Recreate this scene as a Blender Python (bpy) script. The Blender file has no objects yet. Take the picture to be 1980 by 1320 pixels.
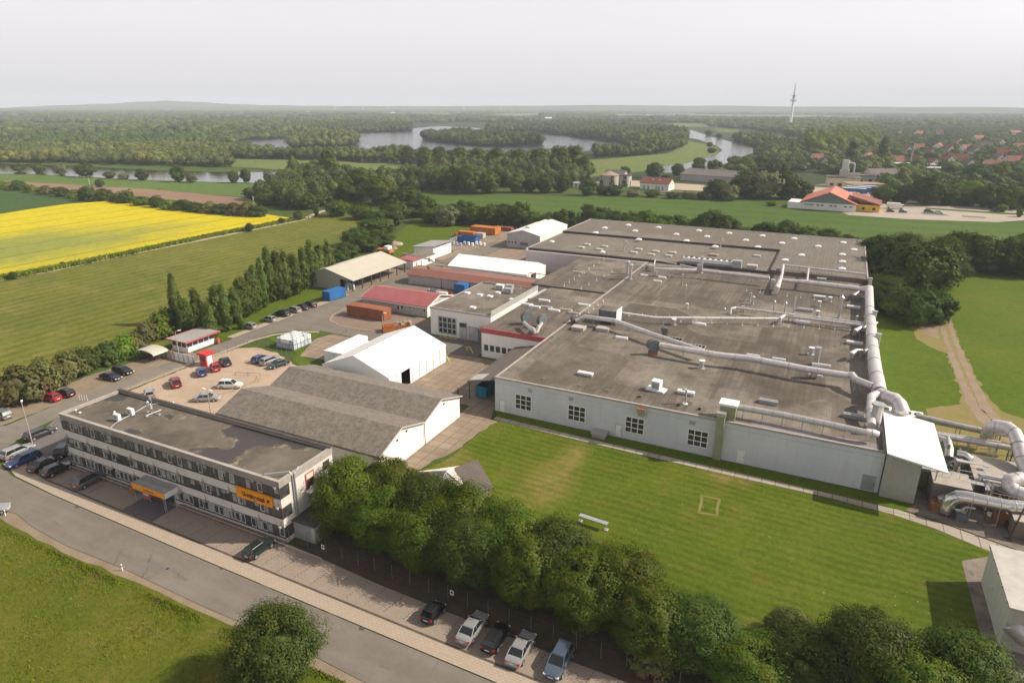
import bpy, math, random, bmesh
import numpy as np
from mathutils import Vector, Matrix, noise as mnoise
rnd = random.Random(7)
R = math.radians
SC = bpy.context.scene
COL = SC.collection

# ---------------------------------------------------------------- camera
H = 52.0                      # drone height above the ground (m)
FPX, CX, CY = 1278.0, 990.0, 660.0
YAW, PITCH, ROLL = R(-25.8), R(19.6), R(.2)
def _rot():
    cy, sy, cp, sp = math.cos(YAW), math.sin(YAW), math.cos(PITCH), math.sin(PITCH)
    f = np.array([sy*cp, cy*cp, -sp]); r = np.array([cy, -sy, 0.]); u = np.cross(r, f)
    cr, sr = math.cos(ROLL), math.sin(ROLL)
    return np.array([cr*r+sr*u, -sr*r+cr*u, f])
RM = _rot()
cd = bpy.data.cameras.new('camera'); cam = bpy.data.objects.new('camera', cd); COL.objects.link(cam)
cam.matrix_world = Matrix([[RM[0][i], RM[1][i], -RM[2][i], (0, 0, H)[i]] for i in range(3)] + [[0, 0, 0, 1]])
cd.sensor_width = 36; cd.lens = 36*FPX/1980; cd.clip_end = 40000; cd.clip_start = 1
SC.camera = cam
# ---------------------------------------------------------------- light
SUN_AZ, SUN_EL = R(26.5), R(39)       # sun seen towards azimuth 26.5 deg (from +X to +Y)
w = bpy.data.worlds.new('World'); SC.world = w; w.use_nodes = True
nt = w.node_tree; bg = nt.nodes['Background']
sky = nt.nodes.new('ShaderNodeTexSky'); sky.sky_type = 'NISHITA'; sky.sun_disc = False
sky.sun_elevation = SUN_EL; sky.sun_rotation = math.pi/2 - SUN_AZ
sky.air_density = 1.0; sky.dust_density = 6.0; sky.ozone_density = 1.0; sky.altitude = 50
hs = nt.nodes.new('ShaderNodeHueSaturation'); hs.inputs['Saturation'].default_value = .22
mxs = nt.nodes.new('ShaderNodeMix'); mxs.data_type = 'RGBA'; mxs.inputs[0].default_value = .50
mxs.inputs[7].default_value = (9.25, 8.75, 9.2, 1)      # thick haze tint mixed evenly into the sky, before the dimming upward
nt.links.new(sky.outputs[0], hs.inputs['Color']); nt.links.new(hs.outputs[0], mxs.inputs[6])
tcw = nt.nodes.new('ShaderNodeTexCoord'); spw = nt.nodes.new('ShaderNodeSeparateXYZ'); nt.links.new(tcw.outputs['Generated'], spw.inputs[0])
rw = nt.nodes.new('ShaderNodeMapRange'); rw.inputs[1].default_value = .10; rw.inputs[2].default_value = .75; rw.inputs[3].default_value = 1.0; rw.inputs[4].default_value = .36; nt.links.new(spw.outputs[2], rw.inputs[0])  # unseen upper sky dimmed toward the zenith to lower the fill light
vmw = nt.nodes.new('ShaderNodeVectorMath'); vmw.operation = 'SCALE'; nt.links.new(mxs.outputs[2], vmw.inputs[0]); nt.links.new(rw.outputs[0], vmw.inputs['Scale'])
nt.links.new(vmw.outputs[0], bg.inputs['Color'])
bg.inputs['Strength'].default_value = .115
sl = bpy.data.lights.new('sun', 'SUN'); sun = bpy.data.objects.new('sun', sl); COL.objects.link(sun)
sl.energy = 4.2; sl.angle = R(.6); sl.color = (1.0, .89, .74)
sd = Vector((math.cos(SUN_AZ)*math.cos(SUN_EL), math.sin(SUN_AZ)*math.cos(SUN_EL), math.sin(SUN_EL)))
sun.rotation_euler = sd.to_track_quat('Z', 'Y').to_euler(); sun.location = (60, 60, 300)
SC.view_settings.view_transform = 'Standard'; SC.view_settings.look = 'None'
SC.view_settings.exposure = .50; SC.view_settings.gamma = 1
SC.render.engine = 'CYCLES'
cy = SC.cycles
cy.use_denoising = True; cy.denoising_prefilter = 'ACCURATE'; cy.max_bounces = 5; cy.diffuse_bounces = 2; cy.glossy_bounces = 2
cy.transmission_bounces = 2; cy.transparent_max_bounces = 4; cy.volume_bounces = 1
cy.caustics_reflective = False; cy.caustics_refractive = False; cy.sample_clamp_indirect = 4

# ---------------------------------------------------------------- photo measurements -> metres
def G(px, py, z=0.0):
    d = RM.T @ np.array([(px-CX)/FPX, -(py-CY)/FPX, 1.]); t = (z-H)/d[2]
    return (float(d[0]*t), float(d[1]*t))
def PR(x, y, z):
    c = RM @ np.array([x, y, z-H]); return (CX+FPX*c[0]/c[2], CY-FPX*c[1]/c[2])
def HT(px, py, ytop, z0=0.0):
    x, y = G(px, py, z0); lo, hi = z0, z0+200
    c = RM @ np.array([x, y, -H])
    for _ in range(40):
        m = (lo+hi)/2; c = RM @ np.array([x, y, m-H])
        if c[2] > 0 and CY-FPX*c[1]/c[2] > ytop: lo = m
        else: hi = m
    return lo-z0
def onY(px, py, y0):          # point on the vertical plane y = y0
    d = RM.T @ np.array([(px-CX)/FPX, -(py-CY)/FPX, 1.]); t = y0/d[1]
    return (float(d[0]*t), float(H+d[2]*t))
def onX(px, py, x0):
    d = RM.T @ np.array([(px-CX)/FPX, -(py-CY)/FPX, 1.]); t = x0/d[0]
    return (float(d[1]*t), float(H+d[2]*t))

# ---------------------------------------------------------------- object helpers
def tag(o, label=None, cat=None, group=None, kind=None):
    if label: o['label'] = label
    if cat: o['category'] = cat
    if group: o['group'] = group
    if kind: o['kind'] = kind
    return o
def empty(name, loc=(0, 0, 0), rz=0.0, label=None, cat=None, group=None):
    o = bpy.data.objects.new(name, None); COL.objects.link(o)
    o.location = loc; o.rotation_euler = (0, 0, rz); o.empty_display_size = .5
    return tag(o, label, cat, group)
CHILD = {}
def put(o, parent):
    if parent is not None:
        o.parent = parent; CHILD.setdefault(parent.name, []).append(o)
    return o
def copy_tree(o, parent=None):
    c = o.copy(); COL.objects.link(c)
    if parent is not None: put(c, parent)
    for ch in CHILD.get(o.name, []): copy_tree(ch, c)
    return c
class MB:
    def __init__(s): s.v = []; s.f = []; s.m = []; s.cur = 0
    def mat(s, i): s.cur = i; return s
    def add(s, vs, fs):
        b = len(s.v); s.v += [tuple(p) for p in vs]; s.f += [tuple(b+i for i in f) for f in fs]; s.m += [s.cur]*len(fs); return s
    def box(s, x0, y0, z0, x1, y1, z1):
        x0, x1 = min(x0, x1), max(x0, x1); y0, y1 = min(y0, y1), max(y0, y1); z0, z1 = min(z0, z1), max(z0, z1)
        return s.add([(x0,y0,z0),(x1,y0,z0),(x1,y1,z0),(x0,y1,z0),(x0,y0,z1),(x1,y0,z1),(x1,y1,z1),(x0,y1,z1)],
                     [(3,2,1,0),(4,5,6,7),(0,1,5,4),(1,2,6,5),(2,3,7,6),(3,0,4,7)])
    def rbox(s, cx, cy_, z0, lx, ly, lz, a):
        c, n = math.cos(a), math.sin(a); P = []
        for z in (z0, z0+lz):
            for u, v in ((-1,-1),(1,-1),(1,1),(-1,1)):
                X, Y = u*lx/2, v*ly/2; P.append((cx+X*c-Y*n, cy_+X*n+Y*c, z))
        return s.add(P, [(3,2,1,0),(4,5,6,7),(0,1,5,4),(1,2,6,5),(2,3,7,6),(3,0,4,7)])
    def prism(s, poly, z0, z1):
        a = sum(poly[i][0]*poly[(i+1)%len(poly)][1]-poly[(i+1)%len(poly)][0]*poly[i][1] for i in range(len(poly)))
        if a < 0: poly = poly[::-1]
        n = len(poly)
        return s.add([(p[0], p[1], z0) for p in poly]+[(p[0], p[1], z1) for p in poly],
                     [tuple(range(n-1, -1, -1)), tuple(range(n, 2*n))]+[(i, (i+1)%n, n+(i+1)%n, n+i) for i in range(n)])
    def flat(s, poly, z):
        a = sum(poly[i][0]*poly[(i+1)%len(poly)][1]-poly[(i+1)%len(poly)][0]*poly[i][1] for i in range(len(poly)))
        if a < 0: poly = poly[::-1]
        return s.add([(p[0], p[1], z) for p in poly], [tuple(range(len(poly)))])
    def hull(s, A, B):            # two matching rings joined, capped
        n = len(A)
        return s.add(list(A)+list(B), [tuple(range(n-1, -1, -1)), tuple(range(n, 2*n))]+[(i, (i+1)%n, n+(i+1)%n, n+i) for i in range(n)])
    def tube(s, pts, r, seg=10, cap=True):
        P = [Vector(p) for p in pts]; rr = r if isinstance(r, (list, tuple)) else [r]*len(P)
        b = len(s.v); up = None; rings = []
        for i, p in enumerate(P):
            d = ((P[min(i+1, len(P)-1)]-p).normalized()+(p-P[max(i-1, 0)]).normalized())
            d = d.normalized() if d.length > 1e-6 else Vector((0, 0, 1))
            if up is None:
                up = Vector((0, 0, 1)) if abs(d.z) < .9 else Vector((1, 0, 0))
            u = d.cross(up).normalized(); v = u.cross(d).normalized(); up = v
            k = 1.0
            if 0 < i < len(P)-1:
                a = (P[i+1]-p).normalized().dot((p-P[i-1]).normalized()); k = 1/max(.6, math.sqrt(max(.3, (1+a)/2)))
            rings.append([p+(u*math.cos(t)+v*math.sin(t))*rr[i]*(k if True else 1) for t in [2*math.pi*j/seg for j in range(seg)]])
        vs = [q for g in rings for q in g]; fs = []
        for i in range(len(P)-1):
            for j in range(seg):
                a0, a1 = i*seg+j, i*seg+(j+1)%seg; fs.append((a0, a1, a1+seg, a0+seg))
        if cap:
            fs.append(tuple(range(seg-1, -1, -1))); o = (len(P)-1)*seg; fs.append(tuple(range(o, o+seg)))
        return s.add(vs, fs)
    def cyl(s, x, y, z0, z1, r, seg=12, r2=None): return s.tube([(x, y, z0), (x, y, z1)], [r, r if r2 is None else r2], seg)
    def bar(s, a, b, r=.05): return s.tube([a, b], r, 4)
    def build(s, name, mats, parent=None, smooth=False, label=None, cat=None, group=None, kind=None):
        me = bpy.data.meshes.new(name); me.from_pydata(s.v, [], s.f)
        for m in (mats if isinstance(mats, (list, tuple)) else [mats]): me.materials.append(m)
        me.polygons.foreach_set('material_index', s.m)
        if smooth:
            me.polygons.foreach_set('use_smooth', [True]*len(s.f))
            try: me.set_sharp_from_angle(angle=R(40))
            except Exception: pass
        me.update()
        bm = bmesh.new(); bm.from_mesh(me); bmesh.ops.recalc_face_normals(bm, faces=bm.faces) if s.__dict__.get('fix') else None
        bm.to_mesh(me); bm.free()
        o = bpy.data.objects.new(name, me); COL.objects.link(o); put(o, parent)
        return tag(o, label, cat, group, kind)

# ---------------------------------------------------------------- materials
def newmat(name):
    m = bpy.data.materials.new(name); m.use_nodes = True
    return m, m.node_tree, m.node_tree.nodes['Principled BSDF']
def nd(nt, t, **kw):
    n = nt.nodes.new(t)
    for k, v in kw.items(): setattr(n, k, v)
    return n
def rgba(c): return (c[0], c[1], c[2], 1)
def coords(nt, space='pos', scale=(1, 1, 1), rot=0.0):
    if space == 'pos': src = nd(nt, 'ShaderNodeNewGeometry').outputs['Position']
    else: src = nd(nt, 'ShaderNodeTexCoord').outputs['Object']
    mp = nd(nt, 'ShaderNodeMapping'); mp.inputs['Scale'].default_value = scale; mp.inputs['Rotation'].default_value = (0, 0, rot)
    nt.links.new(src, mp.inputs[0]); return mp.outputs[0]
def noisef(nt, vec, scale, detail=4, rough=.6, lo=.35, hi=.65, dist=0):
    n = nd(nt, 'ShaderNodeTexNoise'); n.inputs['Scale'].default_value = scale; n.inputs['Detail'].default_value = detail
    n.inputs['Roughness'].default_value = rough; n.inputs['Distortion'].default_value = dist; nt.links.new(vec, n.inputs['Vector'])
    r = nd(nt, 'ShaderNodeMapRange'); r.inputs[1].default_value = lo; r.inputs[2].default_value = hi
    nt.links.new(n.outputs[0], r.inputs[0]); return r.outputs[0]
def mix(nt, fac, a, b, mode='MIX'):
    m = nd(nt, 'ShaderNodeMix', data_type='RGBA', blend_type=mode)
    for sock, v in ((0, fac), (6, a), (7, b)):
        if isinstance(v, (int, float)): m.inputs[sock].default_value = v
        elif isinstance(v, (tuple, list)): m.inputs[sock].default_value = rgba(v)
        else: nt.links.new(v, m.inputs[sock])
    return m.outputs[2]
def mathn(nt, op, a, b=0.0):
    m = nd(nt, 'ShaderNodeMath', operation=op)
    for i, v in enumerate((a, b)):
        if isinstance(v, (int, float)): m.inputs[i].default_value = v
        else: nt.links.new(v, m.inputs[i])
    return m.outputs[0]
def bumpn(nt, bs, h, strength=.3, dist=.05):
    b = nd(nt, 'ShaderNodeBump'); b.inputs['Strength'].default_value = strength; b.inputs['Distance'].default_value = dist
    nt.links.new(h, b.inputs['Height']); nt.links.new(b.outputs[0], bs.inputs['Normal'])
def surf(name, c1, c2=None, scale=.3, rough=.85, c3=None, s3=2.0, a3=.5, metal=0.0, bump=0.0, bscale=3.0, space='pos', spec=.3, stretch=(1, 1, 1), lo=.35, hi=.65, a2=1.0):
    m, nt, bs = newmat(name)
    bs.inputs['Roughness'].default_value = rough; bs.inputs['Metallic'].default_value = metal
    bs.inputs['Specular IOR Level'].default_value = spec
    if c2 is None: bs.inputs['Base Color'].default_value = rgba(c1); 
    v = coords(nt, space, stretch)
    if c2 is not None:
        col = mix(nt, mathn(nt, 'MULTIPLY', noisef(nt, v, scale, lo=lo, hi=hi), a2), c1, c2)
        if c3 is not None: col = mix(nt, mathn(nt, 'MULTIPLY', noisef(nt, v, s3, 3, .7, .5, .75), a3), col, c3)
        nt.links.new(col, bs.inputs['Base Color'])
    if bump: bumpn(nt, bs, noisef(nt, v, bscale, 3, lo=0, hi=1), 1.0, bump)
    return m
M = {}
def grass(name, c1, c2, c3, stripes=None, big=.03, fine=1.2, dry=.4, bump=.12, flowers=None, rot=0.0, worn=()):
    m, nt, bs = newmat(name); bs.inputs['Roughness'].default_value = .9; bs.inputs['Specular IOR Level'].default_value = .1
    v = coords(nt, 'pos', (1, 1, 1), rot)
    col = mix(nt, noisef(nt, v, big, 5, .65, .38, .62), c1, c2)
    col = mix(nt, mathn(nt, 'MULTIPLY', noisef(nt, v, big*5, 5, .7, .52, .72), dry), col, c3)
    col = mix(nt, noisef(nt, v, fine, 5, .8, .25, .75), col, mix(nt, .5, col, (.0, .01, .0)), 'MIX')
    f2 = noisef(nt, v, fine*.22, 5, .75, .3, .7)
    col = mix(nt, mathn(nt, 'MULTIPLY', f2, .42), col, mix(nt, 1.0, col, (.62, .70, .55), 'MULTIPLY'))
    for (ex, ey, rx, ry) in worn:
        mp = nd(nt, 'ShaderNodeMapping', vector_type='TEXTURE'); mp.inputs['Location'].default_value = (ex, ey, 0); mp.inputs['Scale'].default_value = (rx, ry, 1); nt.links.new(v, mp.inputs[0])
        ln = nd(nt, 'ShaderNodeVectorMath', operation='LENGTH'); sp2 = nd(nt, 'ShaderNodeVectorMath', operation='MULTIPLY'); sp2.inputs[1].default_value = (1, 1, 0); nt.links.new(mp.outputs[0], sp2.inputs[0]); nt.links.new(sp2.outputs[0], ln.inputs[0])
        e_ = nd(nt, 'ShaderNodeMapRange'); e_.inputs[1].default_value = 1; e_.inputs[2].default_value = .2; nt.links.new(ln.outputs['Value'], e_.inputs[0])
        col = mix(nt, mathn(nt, 'MULTIPLY', e_.outputs[0], noisef(nt, v, .5, 5, .75, .3, .75)), col, (.30, .205, .085))
    if stripes:
        sp, ang, amt, wob = stripes
        vs = coords(nt, 'pos', (1, 1, 1), ang)
        wv = nd(nt, 'ShaderNodeTexWave', wave_type='BANDS', bands_direction='Y'); wv.inputs['Scale'].default_value = .314/sp*1.0
        wv.inputs['Distortion'].default_value = wob; wv.inputs['Detail'].default_value = 3; wv.inputs['Detail Scale'].default_value = .12
        wv.inputs['Detail Roughness'].default_value = .65
        nt.links.new(vs, wv.inputs['Vector'])
        amtf = mathn(nt, 'MULTIPLY', mathn(nt, 'MULTIPLY', wv.outputs['Fac'], amt), noisef(nt, v, .15, 3, .6, .25, .7))
        col = mix(nt, amtf, col, mix(nt, 1.0, col, (.45, .52, .40), 'MULTIPLY'))
    if flowers:
        vo = nd(nt, 'ShaderNodeTexVoronoi'); vo.inputs['Scale'].default_value = 1.1; nt.links.new(v, vo.inputs['Vector'])
        dot = mathn(nt, 'LESS_THAN', vo.outputs['Distance'], .07)
        col = mix(nt, mathn(nt, 'MULTIPLY', dot, noisef(nt, v, .12, 3, .6, .48, .6)), col, flowers)
    nt.links.new(col, bs.inputs['Base Color'])
    bumpn(nt, bs, noisef(nt, v, fine*1.6, 4, .8, 0, 1), 1.0, bump)
    return m
M['ground'] = grass('ground_far', (.045, .068, .026), (.062, .09, .03), (.10, .12, .05), big=.002, fine=.05, dry=.55, bump=0)
M['verge'] = grass('verge_grass', (.075, .12, .022), (.10, .14, .03), (.18, .16, .07), big=.05)
M['rough'] = grass('rough_grass', (.130, .160, .014), (.185, .190, .020), (.27, .20, .07), big=.07, fine=1.5, dry=.5, bump=.25)
M['lawn'] = grass('mown_lawn', (.110, .160, .010), (.150, .186, .013), (.25, .175, .045), stripes=(1.45, R(3), .62, 9), big=.045, fine=1.6, dry=.45, flowers=(.42, .40, .28), worn=[(*G(1060, 935), 5, 9), (*G(905, 838), 2.5, 8), (*G(1110, 880), 3, 6), (*G(1405, 925), 5, 3), (*G(1500, 1240), 6, 3), (*G(870, 890), 4, 5)])
M['lawn2'] = grass('side_lawn', (.098, .158, .008), (.135, .175, .010), (.20, .175, .04), big=.025, fine=.8, dry=.35)
M['meadow'] = grass('meadow', (.165, .185, .028), (.215, .215, .036), (.32, .26, .08), stripes=(4.2, R(92), .75, 4), big=.02, fine=.7, dry=.75)
M['crop'] = grass('green_crop', (.088, .155, .025), (.108, .17, .030), (.13, .155, .035), stripes=(20, R(-4), .45, .5), big=.008, fine=.4, dry=.2)
M['crop2'] = grass('dark_crop', (.055, .12, .03), (.07, .13, .035), (.09, .13, .04), stripes=(14, R(-30), .3, .5), big=.008, fine=.4, dry=.2)
M['crop3'] = grass('light_crop', (.11, .185, .04), (.135, .205, .045), (.16, .19, .06), big=.01, fine=.3, dry=.3, bump=.05)
M['riverside'] = grass('river_meadow', (.16, .215, .05), (.19, .22, .06), (.24, .22, .09), big=.01, fine=.15, dry=.5, bump=.05)
M['soil'] = surf('bare_soil', (.21, .13, .085), (.25, .16, .105), .02, .95, (.18, .115, .08), .3, .5)
def rape():
    m, nt, bs = newmat('rape_blossom'); bs.inputs['Roughness'].default_value = .9; bs.inputs['Specular IOR Level'].default_value = .1
    v = coords(nt)
    mp = nd(nt, 'ShaderNodeMapping', vector_type='TEXTURE'); c0 = (-277, 128); mp.inputs['Location'].default_value = (c0[0], c0[1], 0); mp.inputs['Rotation'].default_value = (0, 0, R(-8)); mp.inputs['Scale'].default_value = (34, 66, 1e3); nt.links.new(v, mp.inputs[0])
    ln_ = nd(nt, 'ShaderNodeVectorMath', operation='LENGTH'); nt.links.new(mp.outputs[0], ln_.inputs[0])
    a = mathn(nt, 'ADD', mathn(nt, 'SUBTRACT', ln_.outputs['Value'], .55), mathn(nt, 'MULTIPLY', mathn(nt, 'SUBTRACT', noisef(nt, v, .04, 6, .75, .2, .8), .4), 1.1)); cl = nd(nt, 'ShaderNodeClamp'); nt.links.new(a, cl.inputs[0]); a = cl.outputs[0]
    a = mathn(nt, 'MULTIPLY', a, noisef(nt, v, .22, 5, .8, .1, .45))
    col = mix(nt, a, (.27, .29, .06), (.60, .49, .01))
    col = mix(nt, noisef(nt, v, .5, 4, .8, .3, .7), col, mix(nt, 1.0, col, (.72, .74, .7), 'MULTIPLY'))
    vs = coords(nt, 'pos', (1, 1, 1), R(91))
    wv = nd(nt, 'ShaderNodeTexWave', wave_type='BANDS', bands_direction='Y'); wv.inputs['Scale'].default_value = .314/17
    wv.inputs['Distortion'].default_value = .5; wv.inputs['Detail'].default_value = 2; wv.inputs['Detail Scale'].default_value = .4; nt.links.new(vs, wv.inputs['Vector'])
    ln = nd(nt, 'ShaderNodeMapRange'); ln.inputs[1].default_value = .984; ln.inputs[2].default_value = .998; nt.links.new(wv.outputs['Fac'], ln.inputs[0])
    col = mix(nt, mathn(nt, 'MULTIPLY', mathn(nt, 'MULTIPLY', ln.outputs[0], .8), noisef(nt, v, .08, 3, .6, .3, .55)), col, (.10, .13, .03))
    nt.links.new(col, bs.inputs['Base Color']); bumpn(nt, bs, noisef(nt, v, 1.2, 4, .8, 0, 1), 1.0, .2)
    return m
M['rape'] = rape()
M['wornlawn'] = surf('worn_grass', (.17, .15, .045), (.22, .175, .07), .8, .95)
def water(name, col, rough, bump):
    m, nt, bs = newmat(name); bs.inputs['Base Color'].default_value = rgba(col); bs.inputs['Roughness'].default_value = rough
    bs.inputs['IOR'].default_value = 1.33; bs.inputs['Specular IOR Level'].default_value = .5
    v = coords(nt, 'pos', (1, 1, 1)); 
    if bump: bumpn(nt, bs, noisef(nt, v, .12, 5, .7, 0, 1), 1.0, bump)
    return m
M['lake'] = water('lake_water', (.055, .06, .07), .12, .9); M['river'] = water('river_water', (.09, .095, .095), .10, .5)
M['pond'] = water('pond_water', (.03, .028, .02), .05, .12)
M['asphalt'] = surf('asphalt', (.165, .145, .122), (.205, .18, .152), .08, .9, (.12, .108, .10), .35, .45, bump=.01, bscale=8)
def asphalt():
    m, nt, bs = newmat('asphalt_road'); bs.inputs['Roughness'].default_value = .9; bs.inputs['Specular IOR Level'].default_value = .2; v = coords(nt)
    col = mix(nt, noisef(nt, v, .07, 6, .7), (.150, .131, .110), (.205, .182, .152))
    col = mix(nt, mathn(nt, 'MULTIPLY', noisef(nt, v, 1.5, 5, .8, .45, .75), .35), col, (.115, .10, .086))
    col = mix(nt, mathn(nt, 'MULTIPLY', noisef(nt, coords(nt, 'pos', (.12, 1, 1)), .5, 4, .6, .45, .7), .35), col, (.25, .225, .19))
    vo = nd(nt, 'ShaderNodeTexVoronoi', feature='DISTANCE_TO_EDGE'); vo.inputs['Scale'].default_value = .13; vd = nd(nt, 'ShaderNodeVectorMath', operation='ADD')
    n2 = nd(nt, 'ShaderNodeTexNoise'); n2.inputs['Scale'].default_value = .8; nt.links.new(v, n2.inputs['Vector']); nt.links.new(v, vd.inputs[0]); nt.links.new(n2.outputs['Color'], vd.inputs[1]); nt.links.new(vd.outputs[0], vo.inputs['Vector'])
    cr = mathn(nt, 'MULTIPLY', mathn(nt, 'LESS_THAN', vo.outputs['Distance'], .007), noisef(nt, v, .06, 3, .6, .48, .58))
    col = mix(nt, mathn(nt, 'MULTIPLY', cr, .6), col, (.06, .052, .045)); nt.links.new(col, bs.inputs['Base Color']); bumpn(nt, bs, noisef(nt, v, 9, 3, lo=0, hi=1), 1.0, .012); return m
M['asphalt'] = asphalt()
M['asphalt2'] = surf('dark_asphalt', (.135, .125, .118), (.165, .15, .14), .1, .9, (.10, .09, .085), .5, .5, bump=.01, bscale=8)
M['dirt'] = surf('verge_dirt', (.205, .162, .112), (.26, .205, .145), .3, .95, (.18, .15, .09), .9, .6, bump=.03)
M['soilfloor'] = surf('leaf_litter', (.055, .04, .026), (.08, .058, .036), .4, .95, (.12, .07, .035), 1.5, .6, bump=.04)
M['gravel'] = surf('sandy_gravel', (.37, .28, .205), (.44, .34, .255), .12, .95, (.30, .22, .155), .5, .6, bump=.02, bscale=10)
M['track'] = surf('track_gravel', (.23, .165, .12), (.27, .20, .15), .3, .95, (.22, .20, .06), .6, .6, bump=.02)
M['drytrack'] = surf('dry_verge', (.22, .165, .06), (.17, .165, .04), .25, .95, (.25, .19, .10), .8, .6, bump=.03)
M['islandgravel'] = surf('dark_gravel', (.20, .145, .115), (.24, .18, .14), .2, .95, (.15, .11, .09), .8, .6, bump=.02, bscale=9)
M['path'] = surf('farm_path', (.36, .29, .215), (.40, .33, .25), .1, .95)
def pavers(name, c1, c2, mortar, bw, bh, offset=0.0, ms=.02, stain=(.15, .12, .1), rot=0.0, sa=.5, off=(0, 0)):
    m, nt, bs = newmat(name); bs.inputs['Roughness'].default_value = .9; bs.inputs['Specular IOR Level'].default_value = .2
    v = coords(nt, 'pos', (1, 1, 1), rot); br = nd(nt, 'ShaderNodeTexBrick'); br.offset = offset; br.squash = 1
    add = nd(nt, 'ShaderNodeVectorMath', operation='ADD'); add.inputs[1].default_value = (off[0], off[1], 0); nt.links.new(v, add.inputs[0])
    nt.links.new(add.outputs[0], br.inputs['Vector'])
    for k, val in (('Scale', 1.0), ('Mortar Size', ms), ('Mortar Smooth', .2), ('Bias', 0.0), ('Brick Width', bw), ('Row Height', bh)): br.inputs[k].default_value = val
    br.inputs['Color1'].default_value = rgba(c1); br.inputs['Color2'].default_value = rgba(c2); br.inputs['Mortar'].default_value = rgba(mortar)
    col = mix(nt, mathn(nt, 'MULTIPLY', noisef(nt, v, .25, 6, .7, .42, .75), sa), br.outputs['Color'], stain)
    col = mix(nt, mathn(nt, 'MULTIPLY', noisef(nt, v, 3, 4, .8, .3, .7), .3), col, mix(nt, 1.0, col, (.7, .7, .7), 'MULTIPLY'))
    nt.links.new(col, bs.inputs['Base Color']); return m
M['slabs'] = pavers('concrete_slabs', (.255, .20, .15), (.315, .25, .19), (.085, .065, .045), 2.0, 2.0, 0, .05, (.18, .135, .10), sa=.8)
M['padpath'] = pavers('path_slabs', (.35, .30, .26), (.41, .36, .31), (.10, .085, .07), 1.9, 4.0, 0, .05, (.24, .20, .17))
M['parking'] = pavers('parking_pavers', (.30, .245, .20), (.335, .275, .225), (.25, .20, .165), .6, .3, .5, .03, (.24, .195, .155))
M['sidewalk'] = pavers('pavement_pavers', (.385, .32, .25), (.42, .35, .275), (.31, .255, .2), .6, .3, .5, .03, (.36, .285, .21), sa=.4)
M['entry'] = pavers('entrance_pavers', (.12, .11, .125), (.135, .125, .14), (.10, .09, .10), .4, .4, .5, .02, (.10, .09, .09))
M['stained'] = surf('stained_concrete', (.15, .125, .105), (.24, .20, .165), .35, .85, (.06, .048, .04), .6, .8)
M['kerb'] = surf('kerb_stone', (.20, .16, .13), (.25, .205, .165), .8, .9)
M['kerbdark'] = surf('gutter_strip', (.075, .055, .045), (.11, .085, .065), .8, .9)
M['brickedge'] = surf('brick_planter', (.17, .105, .07), (.23, .15, .10), 1.2, .9, (.09, .10, .04), 2.5, .6)
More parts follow.
